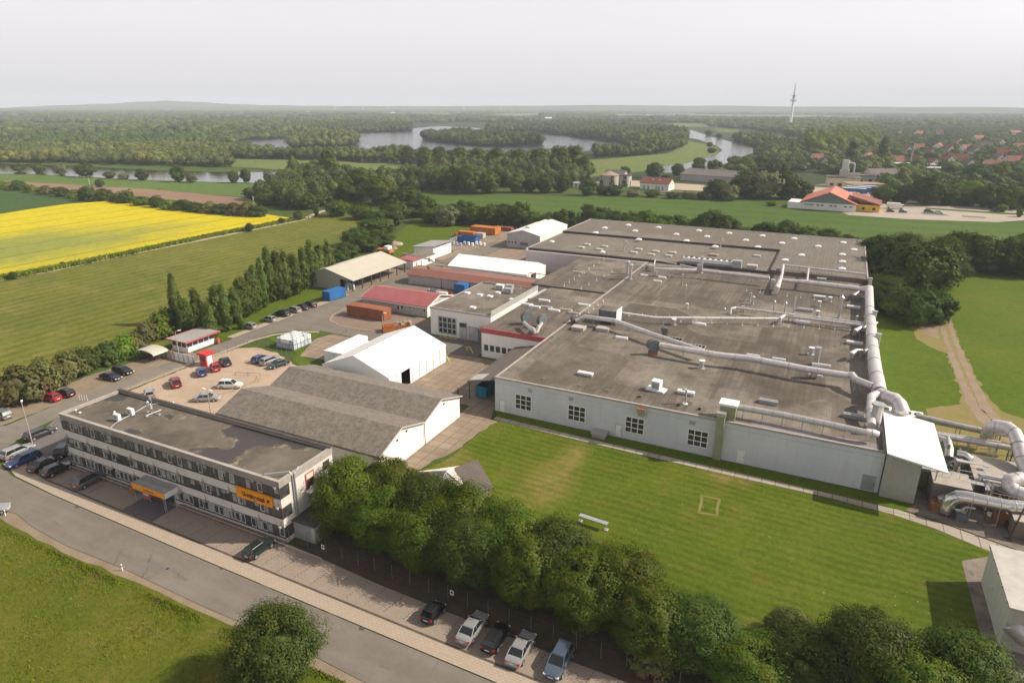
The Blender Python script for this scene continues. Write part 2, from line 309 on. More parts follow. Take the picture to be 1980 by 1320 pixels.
def felt(name, c1, c2, patch, stainc, bw=1.0, bl=9.0, sa=.6, ps=.05, rot=R(90), lines=.45, glint=None):
    m, nt, bs = newmat(name); bs.inputs['Roughness'].default_value = .8; bs.inputs['Specular IOR Level'].default_value = .35
    v = coords(nt, 'pos', (1, 1, 1), rot); br = nd(nt, 'ShaderNodeTexBrick'); br.offset = .4
    for k, val in (('Scale', 1.0), ('Mortar Size', .05), ('Mortar Smooth', .5), ('Bias', 0.0), ('Brick Width', bl), ('Row Height', bw)): br.inputs[k].default_value = val
    br.inputs['Color1'].default_value = rgba(c1); br.inputs['Color2'].default_value = rgba(c2)
    br.inputs['Mortar'].default_value = rgba([x*(1-lines) for x in c1]); nt.links.new(v, br.inputs['Vector'])
    v2 = coords(nt)
    vo = nd(nt, 'ShaderNodeTexVoronoi', distance='CHEBYCHEV'); vo.inputs['Scale'].default_value = ps; nt.links.new(v2, vo.inputs['Vector'])
    cr = nd(nt, 'ShaderNodeSeparateColor'); nt.links.new(vo.outputs['Color'], cr.inputs[0])
    col = mix(nt, mathn(nt, 'MULTIPLY', mathn(nt, 'GREATER_THAN', cr.outputs[0], .66), .5), br.outputs['Color'], patch); col = mix(nt, mathn(nt, 'MULTIPLY', mathn(nt, 'GREATER_THAN', cr.outputs[1], .8), .4), col, stainc)
    col = mix(nt, mathn(nt, 'MULTIPLY', noisef(nt, v2, .09, 7, .7, .42, .68), sa), col, stainc)
    col = mix(nt, mathn(nt, 'MULTIPLY', noisef(nt, coords(nt, 'pos', (1, .22, 1)), .9, 5, .75, .45, .7), .45), col, mix(nt, 1.0, col, (.6, .58, .56), 'MULTIPLY'))
    nt.links.new(col, bs.inputs['Base Color'])
    vz = nd(nt, 'ShaderNodeTexVoronoi'); vz.inputs['Scale'].default_value = .35; nt.links.new(v2, vz.inputs['Vector']); sc_ = nd(nt, 'ShaderNodeSeparateColor'); nt.links.new(vz.outputs['Color'], sc_.inputs[0])
    col = mix(nt, mathn(nt, 'MULTIPLY', mathn(nt, 'GREATER_THAN', sc_.outputs[0], .86), mathn(nt, 'MULTIPLY', noisef(nt, v2, 1.2, 4, .7, .4, .6), .4)), col, stainc)
    col = mix(nt, mathn(nt, 'MULTIPLY', noisef(nt, coords(nt, 'pos', (1, 1, 1)), 2.2, 5, .85, .35, .75), .35), col, mix(nt, 1.0, col, (1.35, 1.33, 1.28), 'MULTIPLY'))
    nt.links.new(col, bs.inputs['Base Color'])
    if glint:
        ds = nd(nt, 'ShaderNodeVectorMath', operation='DISTANCE'); ds.inputs[1].default_value = (glint[0], glint[1], 6.6); nt.links.new(v2, ds.inputs[0])
        g = nd(nt, 'ShaderNodeMapRange'); g.inputs[1].default_value = 6.0; g.inputs[2].default_value = 1.5; nt.links.new(ds.outputs['Value'], g.inputs[0])
        k = mathn(nt, 'MULTIPLY', g.outputs[0], noisef(nt, v2, .6, 4, .7, .4, .55)); r_ = nd(nt, 'ShaderNodeMapRange'); r_.inputs[3].default_value = .8; r_.inputs[4].default_value = .16; nt.links.new(k, r_.inputs[0]); nt.links.new(r_.outputs[0], bs.inputs['Roughness'])
    bumpn(nt, bs, noisef(nt, v2, 1.5, 4, .7, 0, 1), 1.0, .05)
    return m
M['felt'] = felt('roof_felt', (.112, .092, .073), (.172, .147, .119), (.27, .24, .195), (.066, .051, .039), sa=.95, ps=.055, glint=G(1418, 748, 6.6))
M['felt2'] = felt('roof_felt_rear', (.145, .128, .108), (.172, .153, .130), (.195, .175, .148), (.125, .098, .075), sa=.6, ps=.03)
def office_roof():
    m, nt, bs = newmat('office_roof_felt'); bs.inputs['Specular IOR Level'].default_value = .5
    v = coords(nt)
    col = mix(nt, noisef(nt, v, .12, 6, .7, .35, .62), (.072, .058, .045), (.155, .132, .103))
    col = mix(nt, noisef(nt, coords(nt, 'pos', (2.5, .5, 1)), .7, 5, .7, .55, .8), col, (.08, .066, .052))
    wet = noisef(nt, coords(nt, 'pos', (1, 1.5, 1)), .085, 3, .55, .56, .58)
    wn_ = noisef(nt, coords(nt, 'pos', (1, 1.5, 1)), .085, 3, .55, .525, .56); rim = mathn(nt, 'MULTIPLY', mathn(nt, 'MULTIPLY', wn_, mathn(nt, 'SUBTRACT', 1.0, wet)), noisef(nt, coords(nt, 'pos', (3, .6, 1)), 1.0, 4, .7, .55, .66))
    col = mix(nt, mathn(nt, 'MULTIPLY', rim, .9), col, (.42, .38, .20))
    col = mix(nt, wet, col, (.052, .044, .043))
    nt.links.new(col, bs.inputs['Base Color'])
    ro = nd(nt, 'ShaderNodeMapRange'); ro.inputs[3].default_value = .9; ro.inputs[4].default_value = .62; nt.links.new(wet, ro.inputs[0]); nt.links.new(ro.outputs[0], bs.inputs['Roughness'])
    return m
M['offroof'] = office_roof()
def corr(name, c1, c2, stain, pitch, rot=0.0, bump=.04, rough=.85, metal=0.0, sa=.6, ns=.25):
    m, nt, bs = newmat(name); bs.inputs['Roughness'].default_value = rough; bs.inputs['Metallic'].default_value = metal
    v = coords(nt); wv = nd(nt, 'ShaderNodeTexWave', wave_type='BANDS', bands_direction='X'); wv.inputs['Scale'].default_value = .314/pitch; wv.inputs['Distortion'].default_value = 0
    nt.links.new(coords(nt, 'pos', (1, 1, 1), rot), wv.inputs['Vector'])
    col = mix(nt, noisef(nt, v, ns, 6, .75, .35, .65), c1, c2)
    col = mix(nt, mathn(nt, 'MULTIPLY', noisef(nt, v, 1.6, 5, .8, .45, .75), sa), col, stain)
    col = mix(nt, mathn(nt, 'MULTIPLY', wv.outputs['Fac'], .30), col, mix(nt, 1.0, col, (.55, .55, .55), 'MULTIPLY'))
    nt.links.new(col, bs.inputs['Base Color']); bumpn(nt, bs, wv.outputs['Fac'], 1.0, bump)
    return m
M['asbestos'] = corr('fibre_cement_roof', (.17, .145, .12), (.25, .22, .19), (.07, .056, .045), .36, 0, .03, sa=1.0, ns=.6)
M['asbestos2'] = corr('brown_corrugated_roof', (.12, .098, .085), (.15, .125, .11), (.08, .065, .055), .5, R(90), .04)
M['redroof'] = corr('red_sheet_roof', (.31, .08, .08), (.36, .11, .105), (.24, .08, .075), 1.0, 0, .04, .6, sa=.3)
M['rustroof'] = corr('faded_red_roof', (.30, .10, .075), (.26, .145, .11), (.20, .14, .11), 1.0, 0, .04, .8, ns=.5)
M['beigeroof'] = corr('beige_roof', (.46, .43, .35), (.52, .485, .40), (.38, .35, .28), 1.1, R(90), .03, .7, sa=.35)
M['greyroof'] = corr('grey_sheet_roof', (.30, .29, .28), (.35, .335, .32), (.24, .23, .22), 1.0, R(90), .03, .7, sa=.3)
M['metalwall'] = corr('ribbed_metal_wall', (.42, .41, .37), (.47, .455, .41), (.36, .35, .30), .32, 0, .03, .5, .2, sa=.25)
def plaster(name, c1, c2, dirt, s=.25, amt=.5, courses=0.0, joint=None):
    m, nt, bs = newmat(name); bs.inputs['Roughness'].default_value = .88; bs.inputs['Specular IOR Level'].default_value = .2
    v = coords(nt); col = mix(nt, noisef(nt, v, s, 5, .6), c1, c2)
    st = coords(nt, 'pos', (1, 1, .18))
    col = mix(nt, mathn(nt, 'MULTIPLY', noisef(nt, st, 1.4, 5, .75, .5, .8), amt), col, dirt)
    if courses:
        wv = nd(nt, 'ShaderNodeTexWave', wave_type='BANDS', bands_direction='Z', wave_profile='SAW'); wv.inputs['Scale'].default_value = .314/courses/2
        nt.links.new(v, wv.inputs['Vector']); l = mathn(nt, 'GREATER_THAN', wv.outputs['Fac'], .93)
        col = mix(nt, mathn(nt, 'MULTIPLY', l, .14), col, mix(nt, 1.0, col, (.5, .5, .5), 'MULTIPLY'))
    nt.links.new(col, bs.inputs['Base Color']); return m
M['hallwall'] = plaster('painted_block_wall', (.56, .585, .61), (.63, .65, .66), (.46, .47, .46), .2, .55, .6)
M['whitewall'] = plaster('white_wall', (.74, .71, .66), (.80, .775, .73), (.58, .55, .50), .3, .4)
M['greywall'] = plaster('grey_render_wall', (.40, .375, .37), (.45, .425, .415), (.30, .28, .27), .25, .6)
M['offwall'] = plaster('office_panel', (.60, .555, .51), (.66, .615, .57), (.38, .34, .30), .3, .55)
M['offtop'] = plaster('office_fascia', (.30, .265, .24), (.36, .32, .29), (.17, .15, .13), .5, .8)
M['concrete'] = plaster('concrete', (.34, .31, .27), (.42, .385, .34), (.22, .19, .16), .6, .6)
M['creamwall'] = plaster('cream_wall', (.62, .55, .40), (.68, .60, .45), (.5, .44, .33), .3, .3)
M['villawall'] = plaster('villa_wall', (.72, .69, .64), (.78, .75, .70), (.6, .57, .52), .1, .2)
def plain(name, c, rough=.6, metal=0.0, spec=.4, emit=None):
    m, nt, bs = newmat(name); bs.inputs['Base Color'].default_value = rgba(c); bs.inputs['Roughness'].default_value = rough
    bs.inputs['Metallic'].default_value = metal; bs.inputs['Specular IOR Level'].default_value = spec; return m
M['tent'] = surf('tent_fabric', (.84, .82, .79), (.88, .86, .84), .2, .6, spec=.3)
M['tentside'] = surf('tent_side', (.80, .79, .74), (.85, .84, .80), .3, .6, (.70, .68, .62), 1.5, .3)
M['silver'] = surf('silver_duct', (.52, .50, .49), (.60, .575, .56), .5, .38, (.42, .39, .37), 2.5, .5, metal=.55, spec=.5)
M['paleduct'] = surf('pale_duct', (.58, .55, .54), (.70, .665, .65), .8, .42, (.34, .30, .29), 2.2, .6, metal=.35, bump=.01, bscale=2)
M['shiny'] = surf('bright_steel', (.62, .60, .58), (.70, .68, .66), .8, .22, metal=.9)
M['galv'] = surf('galvanised', (.36, .38, .39), (.44, .455, .46), 1.0, .5, (.28, .28, .28), 4, .5, metal=.4)
M['fan'] = surf('fan_casing', (.10, .125, .135), (.14, .165, .17), 1, .6, (.20, .15, .12), 3, .4)
M['rust'] = surf('rusty_steel', (.26, .10, .05), (.34, .15, .07), 1.2, .85, (.15, .07, .04), 4, .6)
M['white'] = surf('white_paint', (.78, .77, .75), (.82, .81, .79), .8, .55, (.66, .64, .60), 3, .3)
M['wframe'] = plain('window_frame_white', (.80, .80, .77), .5)
M['dframe'] = plain('window_frame_dark', (.045, .038, .034), .5)
M['glass'] = surf('window_glass', (.02, .022, .02), (.045, .045, .04), .6, .12, spec=.6)
M['glass2'] = surf('office_glass', (.025, .028, .032), (.07, .075, .08), .5, .15, (.12, .10, .085), 1.3, .6, spec=.6)
M['blind'] = surf('window_blind', (.22, .22, .20), (.34, .33, .30), .9, .8)
M['skydome'] = plain('skylight_dome', (.80, .80, .80), .3)
M['skygrey'] = surf('skylight_grey', (.40, .375, .34), (.48, .45, .41), .7, .5)
M['cap'] = surf('metal_trim', (.33, .30, .27), (.40, .37, .335), .8, .6)
M['darkcap'] = surf('dark_trim', (.06, .052, .045), (.085, .075, .065), .6, .8)
M['redtrim'] = surf('red_trim', (.36, .07, .075), (.40, .09, .09), .5, .6)
M['redpaint'] = surf('red_paint', (.50, .035, .035), (.56, .05, .045), .8, .5)
M['orangepaint'] = surf('orange_panel', (.80, .28, .008), (.86, .32, .01), .5, .45)
M['rustorange'] = surf('orange_container', (.40, .13, .03), (.50, .19, .05), .5, .75, (.26, .085, .03), 1.5, .6)
M['brown'] = surf('brown_container', (.24, .08, .035), (.30, .11, .05), .5, .75, (.15, .055, .03), 1.5, .6)
M['blue'] = surf('blue_container', (.018, .11, .31), (.025, .14, .37), .5, .6, (.03, .08, .2), 1.5, .4)
M['teal'] = surf('teal_skip', (.012, .14, .22), (.02, .18, .26), .5, .6, (.02, .08, .12), 1.5, .5)
M['yellow'] = plain('yellow_rail', (.72, .52, .03), .5)
M['greenduct'] = surf('green_duct', (.26, .27, .16), (.31, .32, .20), .4, .6, (.20, .20, .13), 1.5, .5)
M['dark'] = plain('dark_void', (.02, .02, .02), .9)
M['timber'] = surf('timber', (.26, .19, .12), (.34, .26, .17), 1.5, .8)
M['post'] = plain('fence_post', (.16, .14, .12), .7)
M['bluewhite'] = surf('bluish_tank', (.30, .36, .42), (.52, .58, .63), 1.2, .6)
M['tileroof'] = surf('red_tile_roof', (.20, .072, .048), (.26, .10, .068), .06, .8, (.18, .06, .045), .8, .5)
M['tileroof2'] = surf('brown_tile_roof', (.17, .065, .05), (.21, .085, .06), .06, .8, (.12, .05, .04), .8, .5)
M['darktile'] = surf('dark_tile_roof', (.12, .105, .10), (.16, .14, .13), .06, .8)
M['rubber'] = plain('tyre_rubber', (.018, .018, .018), .85)
M['alloy'] = plain('alloy_rim', (.45, .45, .45), .35, .7)
M['carglass'] = plain('car_glass', (.015, .018, .02), .06, 0, .7)
M['lamp'] = plain('head_lamp', (.75, .75, .72), .15)
M['tail'] = plain('tail_lamp', (.42, .01, .01), .25)
M['plate'] = plain('number_plate', (.75, .75, .70), .5)
M['bark'] = surf('bark', (.09, .065, .045), (.13, .10, .07), 2, .9, space='obj')
def paint():
    m, nt, bs = newmat('car_paint'); oi = nd(nt, 'ShaderNodeObjectInfo'); nt.links.new(oi.outputs['Color'], bs.inputs['Base Color'])
    bs.inputs['Roughness'].default_value = .32; bs.inputs['Metallic'].default_value = .25; bs.inputs['Coat Weight'].default_value = .6; bs.inputs['Coat Roughness'].default_value = .08
    return m
M['paint'] = paint()
def leafmat(name, c1, c2, c3=None, trans=.22, wide=False):
    m = bpy.data.materials.new(name); m.use_nodes = True; nt = m.node_tree; nt.nodes.remove(nt.nodes['Principled BSDF'])
    out = nt.nodes['Material Output']
    v = coords(nt, 'obj'); oi = nd(nt, 'ShaderNodeObjectInfo')
    col = mix(nt, noisef(nt, v, .55, 3, .6, .35, .65), c1, c2)
    if c3: col = mix(nt, mathn(nt, 'MULTIPLY', noisef(nt, v, .35, 2, .5, .52, .66), .8), col, c3)
    if wide: col = mix(nt, noisef(nt, v, .055, 3, .7, .35, .65), mix(nt, 1.0, col, (.62, .72, .75), 'MULTIPLY'), mix(nt, 1.0, col, (1.2, 1.15, 1.05), 'MULTIPLY')); col = mix(nt, noisef(nt, v, .012, 3, .6, .4, .6), mix(nt, 1.0, col, (.68, .76, .8), 'MULTIPLY'), mix(nt, 1.0, col, (1.15, 1.12, 1.0), 'MULTIPLY'))
    wn = nd(nt, 'ShaderNodeTexWhiteNoise'); nt.links.new(nd(nt, 'ShaderNodeNewGeometry').outputs['Position'], wn.inputs['Vector'])
    hs = nd(nt, 'ShaderNodeHueSaturation'); nt.links.new(col, hs.inputs['Color'])
    nt.links.new(mathn(nt, 'ADD', mathn(nt, 'MULTIPLY', oi.outputs['Random'], .035), .468), hs.inputs['Hue']); hs.inputs['Saturation'].default_value = 1.12
    nt.links.new(mathn(nt, 'ADD', mathn(nt, 'MULTIPLY', oi.outputs['Random'], .42), .67), hs.inputs['Value'])
    d = nd(nt, 'ShaderNodeBsdfDiffuse'); t = nd(nt, 'ShaderNodeBsdfTranslucent'); g = nd(nt, 'ShaderNodeBsdfGlossy'); g.inputs['Roughness'].default_value = .5
    nt.links.new(hs.outputs[0], d.inputs[0]); nt.links.new(hs.outputs[0], t.inputs[0])
    a = nd(nt, 'ShaderNodeMixShader'); a.inputs[0].default_value = trans; nt.links.new(d.outputs[0], a.inputs[1]); nt.links.new(t.outputs[0], a.inputs[2])
    b = nd(nt, 'ShaderNodeMixShader'); b.inputs[0].default_value = .012; nt.links.new(a.outputs[0], b.inputs[1]); nt.links.new(g.outputs[0], b.inputs[2])
    nt.links.new(b.outputs[0], out.inputs[0]); return m
M['leafA'] = leafmat('leaf_maple', (.060, .112, .018), (.088, .145, .023), (.13, .15, .027))
M['leafB'] = leafmat('leaf_dark', (.047, .086, .020), (.070, .112, .024), (.09, .115, .028))
M['leafC'] = leafmat('leaf_poplar', (.075, .118, .03), (.11, .148, .035))
M['leafO'] = leafmat('leaf_olive', (.11, .125, .045), (.15, .16, .06), (.17, .14, .07))
M['leafL'] = leafmat('leaf_bright', (.11, .18, .03), (.15, .225, .04))
M['leafW'] = leafmat('leaf_willow', (.16, .18, .09), (.20, .21, .11))
M['woodfar'] = leafmat('wood_mass', (.068, .102, .034), (.10, .132, .045), (.115, .115, .05), .1, True)
M['woodolive'] = leafmat('wood_olive', (.10, .122, .042), (.14, .152, .055), (.16, .135, .065), .1, True)

# ---------------------------------------------------------------- vegetation builders
nr = np.random.default_rng(11)
def mesh_np(name, V, F4, mat):
    me = bpy.data.meshes.new(name); n = len(F4); k = F4.shape[1]
    me.vertices.add(len(V)); me.vertices.foreach_set('co', V.astype(np.float32).ravel())
    me.loops.add(n*k); me.loops.foreach_set('vertex_index', F4.astype(np.int32).ravel())
    me.polygons.add(n); me.polygons.foreach_set('loop_start', np.arange(0, n*k, k, dtype=np.int32))
    me.polygons.foreach_set('loop_total', np.full(n, k, dtype=np.int32))
    me.materials.append(mat); me.update(calc_edges=True); return me
def unit(a): return a/np.maximum(1e-9, np.linalg.norm(a, axis=-1, keepdims=True))
def leaf_quads(P, N, size, aspect=.75):
    n = len(P); a = unit(np.cross(N, nr.normal(size=(n, 3)))); b = np.cross(N, a)
    s = size*nr.uniform(.6, 1.35, (n, 1)); a = a*s; b = b*s*aspect
    V = np.stack([P-a*.5-b*.25, P-a*.1+b*.5, P+a*.55+b*.2, P+a*.05-b*.55], 1).reshape(-1, 3)
    return V, np.arange(4*n).reshape(n, 4)
def crown_pts(h, rx, ncl, per, shape='round', base=.18, clr=.28):
    """clump centres on an uneven crown, then leaf positions around every clump"""
    C = []; 
    for i in range(ncl):
        u = nr.uniform(-1, 1); t = nr.uniform(0, 2*np.pi); q = math.sqrt(1-u*u); d = np.array([q*math.cos(t), q*math.sin(t), u])
        rad = nr.uniform(.62, 1.0)**.6
        if shape == 'round':
            c = np.array([d[0]*rx, d[1]*rx, (d[2]*.5+.5)*h*(1-base)+h*base])*1.0
            c[:2] *= rad; c[2] = h*base+(h*(1-base))*(.5+.5*d[2]*rad)
            if d[2] < -.2: c[:2] *= .9
        elif shape == 'poplar':
            z = nr.uniform(.05, 1); w = rx*(math.sin(math.pi*min(1, z*.93+.05))**.55)*(1.1-.45*z)
            c = np.array([math.cos(t)*w*rad, math.sin(t)*w*rad, h*z])
        else:   # bush
            c = np.array([d[0]*rx*rad, d[1]*rx*rad, h*(.12+.88*abs(d[2])*rad)])
        C.append(c)
    C = np.array(C); cr = clr*rx*nr.uniform(.6, 1.35, len(C))
    P, N = [], []
    mid = np.array([0, 0, h*.5])
    for c, r in zip(C, cr):
        d = unit(nr.normal(size=(per, 3))); rr = r*nr.uniform(.55, 1.05, (per, 1)); sc = np.array([1, 1, .8 if shape != 'poplar' else 1.5])
        P.append(c+d*rr*sc); out = unit((c-mid)[None, :]*np.array([1, 1, .6])); N.append(unit(d*1.0+out*.8+np.array([0, 0, .45])+nr.normal(size=(per, 3))*.38))
    return np.concatenate(P), np.concatenate(N), C
ICO = None
def ico(sub=2):
    bm = bmesh.new(); bmesh.ops.create_icosphere(bm, subdivisions=sub, radius=1); bm.verts.ensure_lookup_table()
    V = np.array([v.co[:] for v in bm.verts]); F = np.array([[v.index for v in f.verts] for f in bm.faces]); bm.free(); return V, F
def tree_proto(name, h, rx, mat, ncl=60, per=60, leaf=.5, shape='round', base=.18, core=.62, trunk=True, clr=.28):
    root = empty(name)
    P, N, C = crown_pts(h, rx, ncl, per, shape, base, clr); V, F = leaf_quads(P, N, leaf)
    F = np.stack([F[:, 0], F[:, 1], F[:, 2], F[:, 3]], 1)
    iv, jf = ico(2)
    dn = np.array([mnoise.noise(Vector(p)*1.7) for p in iv])
    hb = h*(base if shape == 'round' else .02); k = core
    if shape == 'poplar': kv = iv*np.array([rx*.72, rx*.72, h*.44])*(1+dn[:, None]*.3)+np.array([0, 0, h*.48])
    else: kv = iv*np.array([rx*k, rx*k, (h-hb)*.5*k])*(1+dn[:, None]*.5)+np.array([0, 0, hb+(h-hb)*.47])
    # core triangles written as quads with a repeated midpoint
    mids = (kv[jf[:, 0]]+kv[jf[:, 2]])/2; o = len(V); V = np.concatenate([V, kv, mids])
    Fq = np.stack([jf[:, 0]+o, jf[:, 1]+o, jf[:, 2]+o, np.arange(len(jf))+o+len(kv)], 1)
    me = mesh_np('crown', V, np.concatenate([F, Fq]), mat)
    c = bpy.data.objects.new('crown', me); COL.objects.link(c); put(c, root)
    if trunk:
        t = MB(); r0 = max(.12, h*.022); t.tube([(0, 0, -.1), (.1, 0, h*.2), (-.05, .1, h*.45), (.05, 0, h*.8)], [r0*1.3, r0, r0*.7, r0*.2], 7)
        for i in range(5):
            a = i*1.26+.3; z = h*(.2+.09*i); L = rx*.7
            t.tube([(0, 0, z), (math.cos(a)*L*.5, math.sin(a)*L*.5, z+L*.35), (math.cos(a)*L, math.sin(a)*L, z+L*.8)], [r0*.55, r0*.35, r0*.12], 5)
        t.build('trunk', M['bark'], root)
    return root
PR_T = {}
def near_protos():
    PR_T['nearA'] = [tree_proto('maple_tree', 10, 4.6, M['leafA'], 150, 330, .19, base=.04), tree_proto('maple_tree', 10, 4.4, M['leafA'], 125, 380, .20, base=.03),
                     tree_proto('maple_tree', 10, 4.7, M['leafA'], 190, 260, .19, base=.04, clr=.23)]
    PR_T['nearB'] = [tree_proto('broadleaf_tree', 10, 4.6, M['leafB'], 150, 300, .19, base=.03), tree_proto('broadleaf_tree', 10, 4.5, M['leafB'], 130, 340, .19, base=.03)]
    PR_T['nearL'] = [tree_proto('broadleaf_tree', 10, 4.4, M['leafL'], 130, 300, .20, base=.03)]
    PR_T['nearO'] = [tree_proto('olive_shrub', 5, 3, M['leafO'], 80, 220, .18, 'bush', clr=.32)]
    PR_T['poplar'] = [tree_proto('poplar_tree', 13, 2.0, M['leafC'], 80, 45, .50, 'poplar', clr=.42), tree_proto('poplar_tree', 13, 2.4, M['leafC'], 90, 45, .52, 'poplar', clr=.40),
                      tree_proto('poplar_tree', 13, 1.7, M['leafC'], 70, 45, .50, 'poplar', clr=.45)]
    PR_T['bush'] = [tree_proto('hedge_shrub', 5, 3.4, M['leafB'], 50, 50, .55, 'bush', trunk=False, clr=.32), tree_proto('hedge_shrub', 5, 3.6, M['leafO'], 50, 50, .55, 'bush', trunk=False, clr=.32),
                    tree_proto('hedge_shrub', 5, 3.2, M['leafL'], 40, 55, .55, 'bush', trunk=False, clr=.34)]
    PR_T['mid'] = [tree_proto('broadleaf_tree', 12, 6, M['leafB'], 90, 70, .75, base=.04), tree_proto('broadleaf_tree', 12, 5.6, M['leafB'], 80, 75, .72, base=.05),
                   tree_proto('broadleaf_tree', 12, 5.8, M['leafA'], 80, 75, .75, base=.05)]
    PR_T['midO'] = [tree_proto('willow_tree', 12, 6.2, M['leafW'], 60, 40, 1.0, base=.03)]
    PR_T['tallpop'] = [tree_proto('poplar_tree', 20, 5.0, M['leafC'], 70, 40, 1.4, 'poplar', clr=.4)]
    PR_T['spire'] = [tree_proto('poplar_tree', 22, 3.0, M['leafC'], 60, 40, 1.3, 'poplar', clr=.45)]
USED = set()
WORDN = ('first second third fourth fifth sixth seventh eighth ninth tenth eleventh twelfth thirteenth fourteenth fifteenth sixteenth seventeenth eighteenth '
         'nineteenth twentieth twenty-first twenty-second twenty-third twenty-fourth twenty-fifth twenty-sixth twenty-seventh twenty-eighth twenty-ninth thirtieth '
         'thirty-first thirty-second thirty-third thirty-fourth thirty-fifth thirty-sixth').split()
def tree(kind, x, y, h, wd, label, group, cat='tree'):
    ps = PR_T[kind]; p = rnd.choice(ps)
    if p.name not in USED: USED.add(p.name); o = p
    else: o = copy_tree(p)
    bh = {'nearO': 5, 'poplar': 13, 'bush': 5, 'mid': 12, 'midO': 12, 'tallpop': 20, 'spire': 22}.get(kind, 10)
    bw = {'nearO': 6, 'poplar': 4.1, 'bush': 6.8, 'mid': 11.6, 'midO': 12.4, 'tallpop': 10, 'spire': 6}.get(kind, 9.1)
    o.location = (x, y, 0); o.scale = (wd/bw, wd/bw, h/bh); o.rotation_euler = (0, 0, rnd.uniform(0, 6.28))
    return tag(o, label, cat, group)
near_protos()
def tree_line(kinds, pts, labelf, group, cat='tree'):
    """pts: (px, py, height, width) read off the photo at the foot of each plant; labels count from the left"""
    pts = sorted(pts, key=lambda p: p[0])
    for i, (px, py, h, wd) in enumerate(pts):
        x, y = G(px, py); k = kinds[i % len(kinds)] if isinstance(kinds, (list, tuple)) else kinds
        tree(k, x, y, h, wd, labelf(WORDN[i], i), group, cat)

def inpoly(px, py, poly):
    x = np.asarray(px); y = np.asarray(py); c = np.zeros(x.shape, bool); j = len(poly)-1
    for i in range(len(poly)):
        xi, yi = poly[i]; xj, yj = poly[j]
        with np.errstate(divide='ignore', invalid='ignore'):
            c ^= ((yi > y) != (yj > y)) & (x < (xj-xi)*(y-yi)/(yj-yi+1e-12)+xi)
        j = i
    return c
def proj_np(X, Y, Z=0.0):
    P = np.stack([X, Y, np.full_like(X, Z-H)], -1) @ RM.T
    return CX+FPX*P[:, 0]/P[:, 2], CY-FPX*P[:, 1]/P[:, 2]
def wood(name, polys, clear, spacing, h, mat, label, leafy=60, lsize=1.6, sub=1, hvar=.35, seed=1, cat='woodland', wr=.62, thin=-9):
    """a mass of crowns (nobody could count them): one crown each spacing metres inside polygons read off the photo"""
    g = np.random.default_rng(seed); XS = []
    for poly in polys:
        W = np.array([G(*p) for p in poly]); x0, y0 = W.min(0); x1, y1 = W.max(0)
        nx = int((x1-x0)/spacing)+1; ny = int((y1-y0)/spacing)+1
        X, Y = np.meshgrid(x0+np.arange(nx)*spacing, y0+np.arange(ny)*spacing*.9); X = X.ravel(); Y = Y.ravel()
        X = X+g.uniform(-.45, .45, len(X))*spacing; Y = Y+g.uniform(-.45, .45, len(X))*spacing
        px, py = proj_np(X, Y); ok = inpoly(px, py, poly)&(px > -260)&(px < 2240)
        for c in clear: ok &= ~inpoly(px, py, c)
        XS.append(np.stack([X[ok], Y[ok]], 1))
    XY = np.concatenate(XS)
    q = 1.0/(spacing*7); lf = np.array([mnoise.noise(Vector((a*q, b*q, seed))) for a, b in XY])
    kp = lf > thin; XY = XY[kp]; lf = lf[kp]; n = len(XY)
    iv, jf = ico(sub); T = []
    for k in range(6):
        dn = np.array([mnoise.noise(Vector(p)*1.6+Vector((k*7.3, 0, 0))) for p in iv]); T.append(iv*(1+dn[:, None]*.55)*.84)
    tv = np.stack(T); tid = g.integers(0, 6, n); hh = h*g.uniform(1-hvar, 1+hvar*.6, n)*(1+.55*lf); rr = spacing*wr*g.uniform(.75, 1.3, n); a = g.uniform(0, 6.28, n)
    V = tv[tid]; ca, sa = np.cos(a)[:, None], np.sin(a)[:, None]
    X = (V[:, :, 0]*ca-V[:, :, 1]*sa)*rr[:, None]+XY[:, None, 0]; Y = (V[:, :, 0]*sa+V[:, :, 1]*ca)*rr[:, None]+XY[:, None, 1]
    Z = V[:, :, 2]*hh[:, None]*.48+hh[:, None]*.5; VV = np.stack([X, Y, Z], -1).reshape(-1, 3)
    m = len(iv); F = (jf[None]+(np.arange(n)*m)[:, None, None]).reshape(-1, 3)
    mids = (VV[F[:, 0]]+VV[F[:, 2]])/2; F4 = np.stack([F[:, 0], F[:, 1], F[:, 2], np.arange(len(F))+len(VV)], 1); VV = np.concatenate([VV, mids])
    if leafy:
        d = unit(g.normal(size=(n, leafy, 3))); d[:, :, 2] = np.abs(d[:, :, 2])*1.0-.25
        P = d*np.stack([rr*1.02, rr*1.02, hh*.5], 1)[:, None, :]*g.uniform(.72, 1.2, (n, leafy, 1)); P[:, :, 0] += XY[:, None, 0]; P[:, :, 1] += XY[:, None, 1]; P[:, :, 2] += hh[:, None]*.52
        LV, LF = leaf_quads(P.reshape(-1, 3), unit(d.reshape(-1, 3)+g.normal(size=(n*leafy, 3))*(.75 if spacing < 15 else .3)), lsize); LF = LF+len(VV); VV = np.concatenate([VV, LV]); F4 = np.concatenate([F4, LF])
    o = bpy.data.objects.new(name, mesh_np(name, VV, F4, mat)); COL.objects.link(o)
    return tag(o, label, cat, kind='stuff')

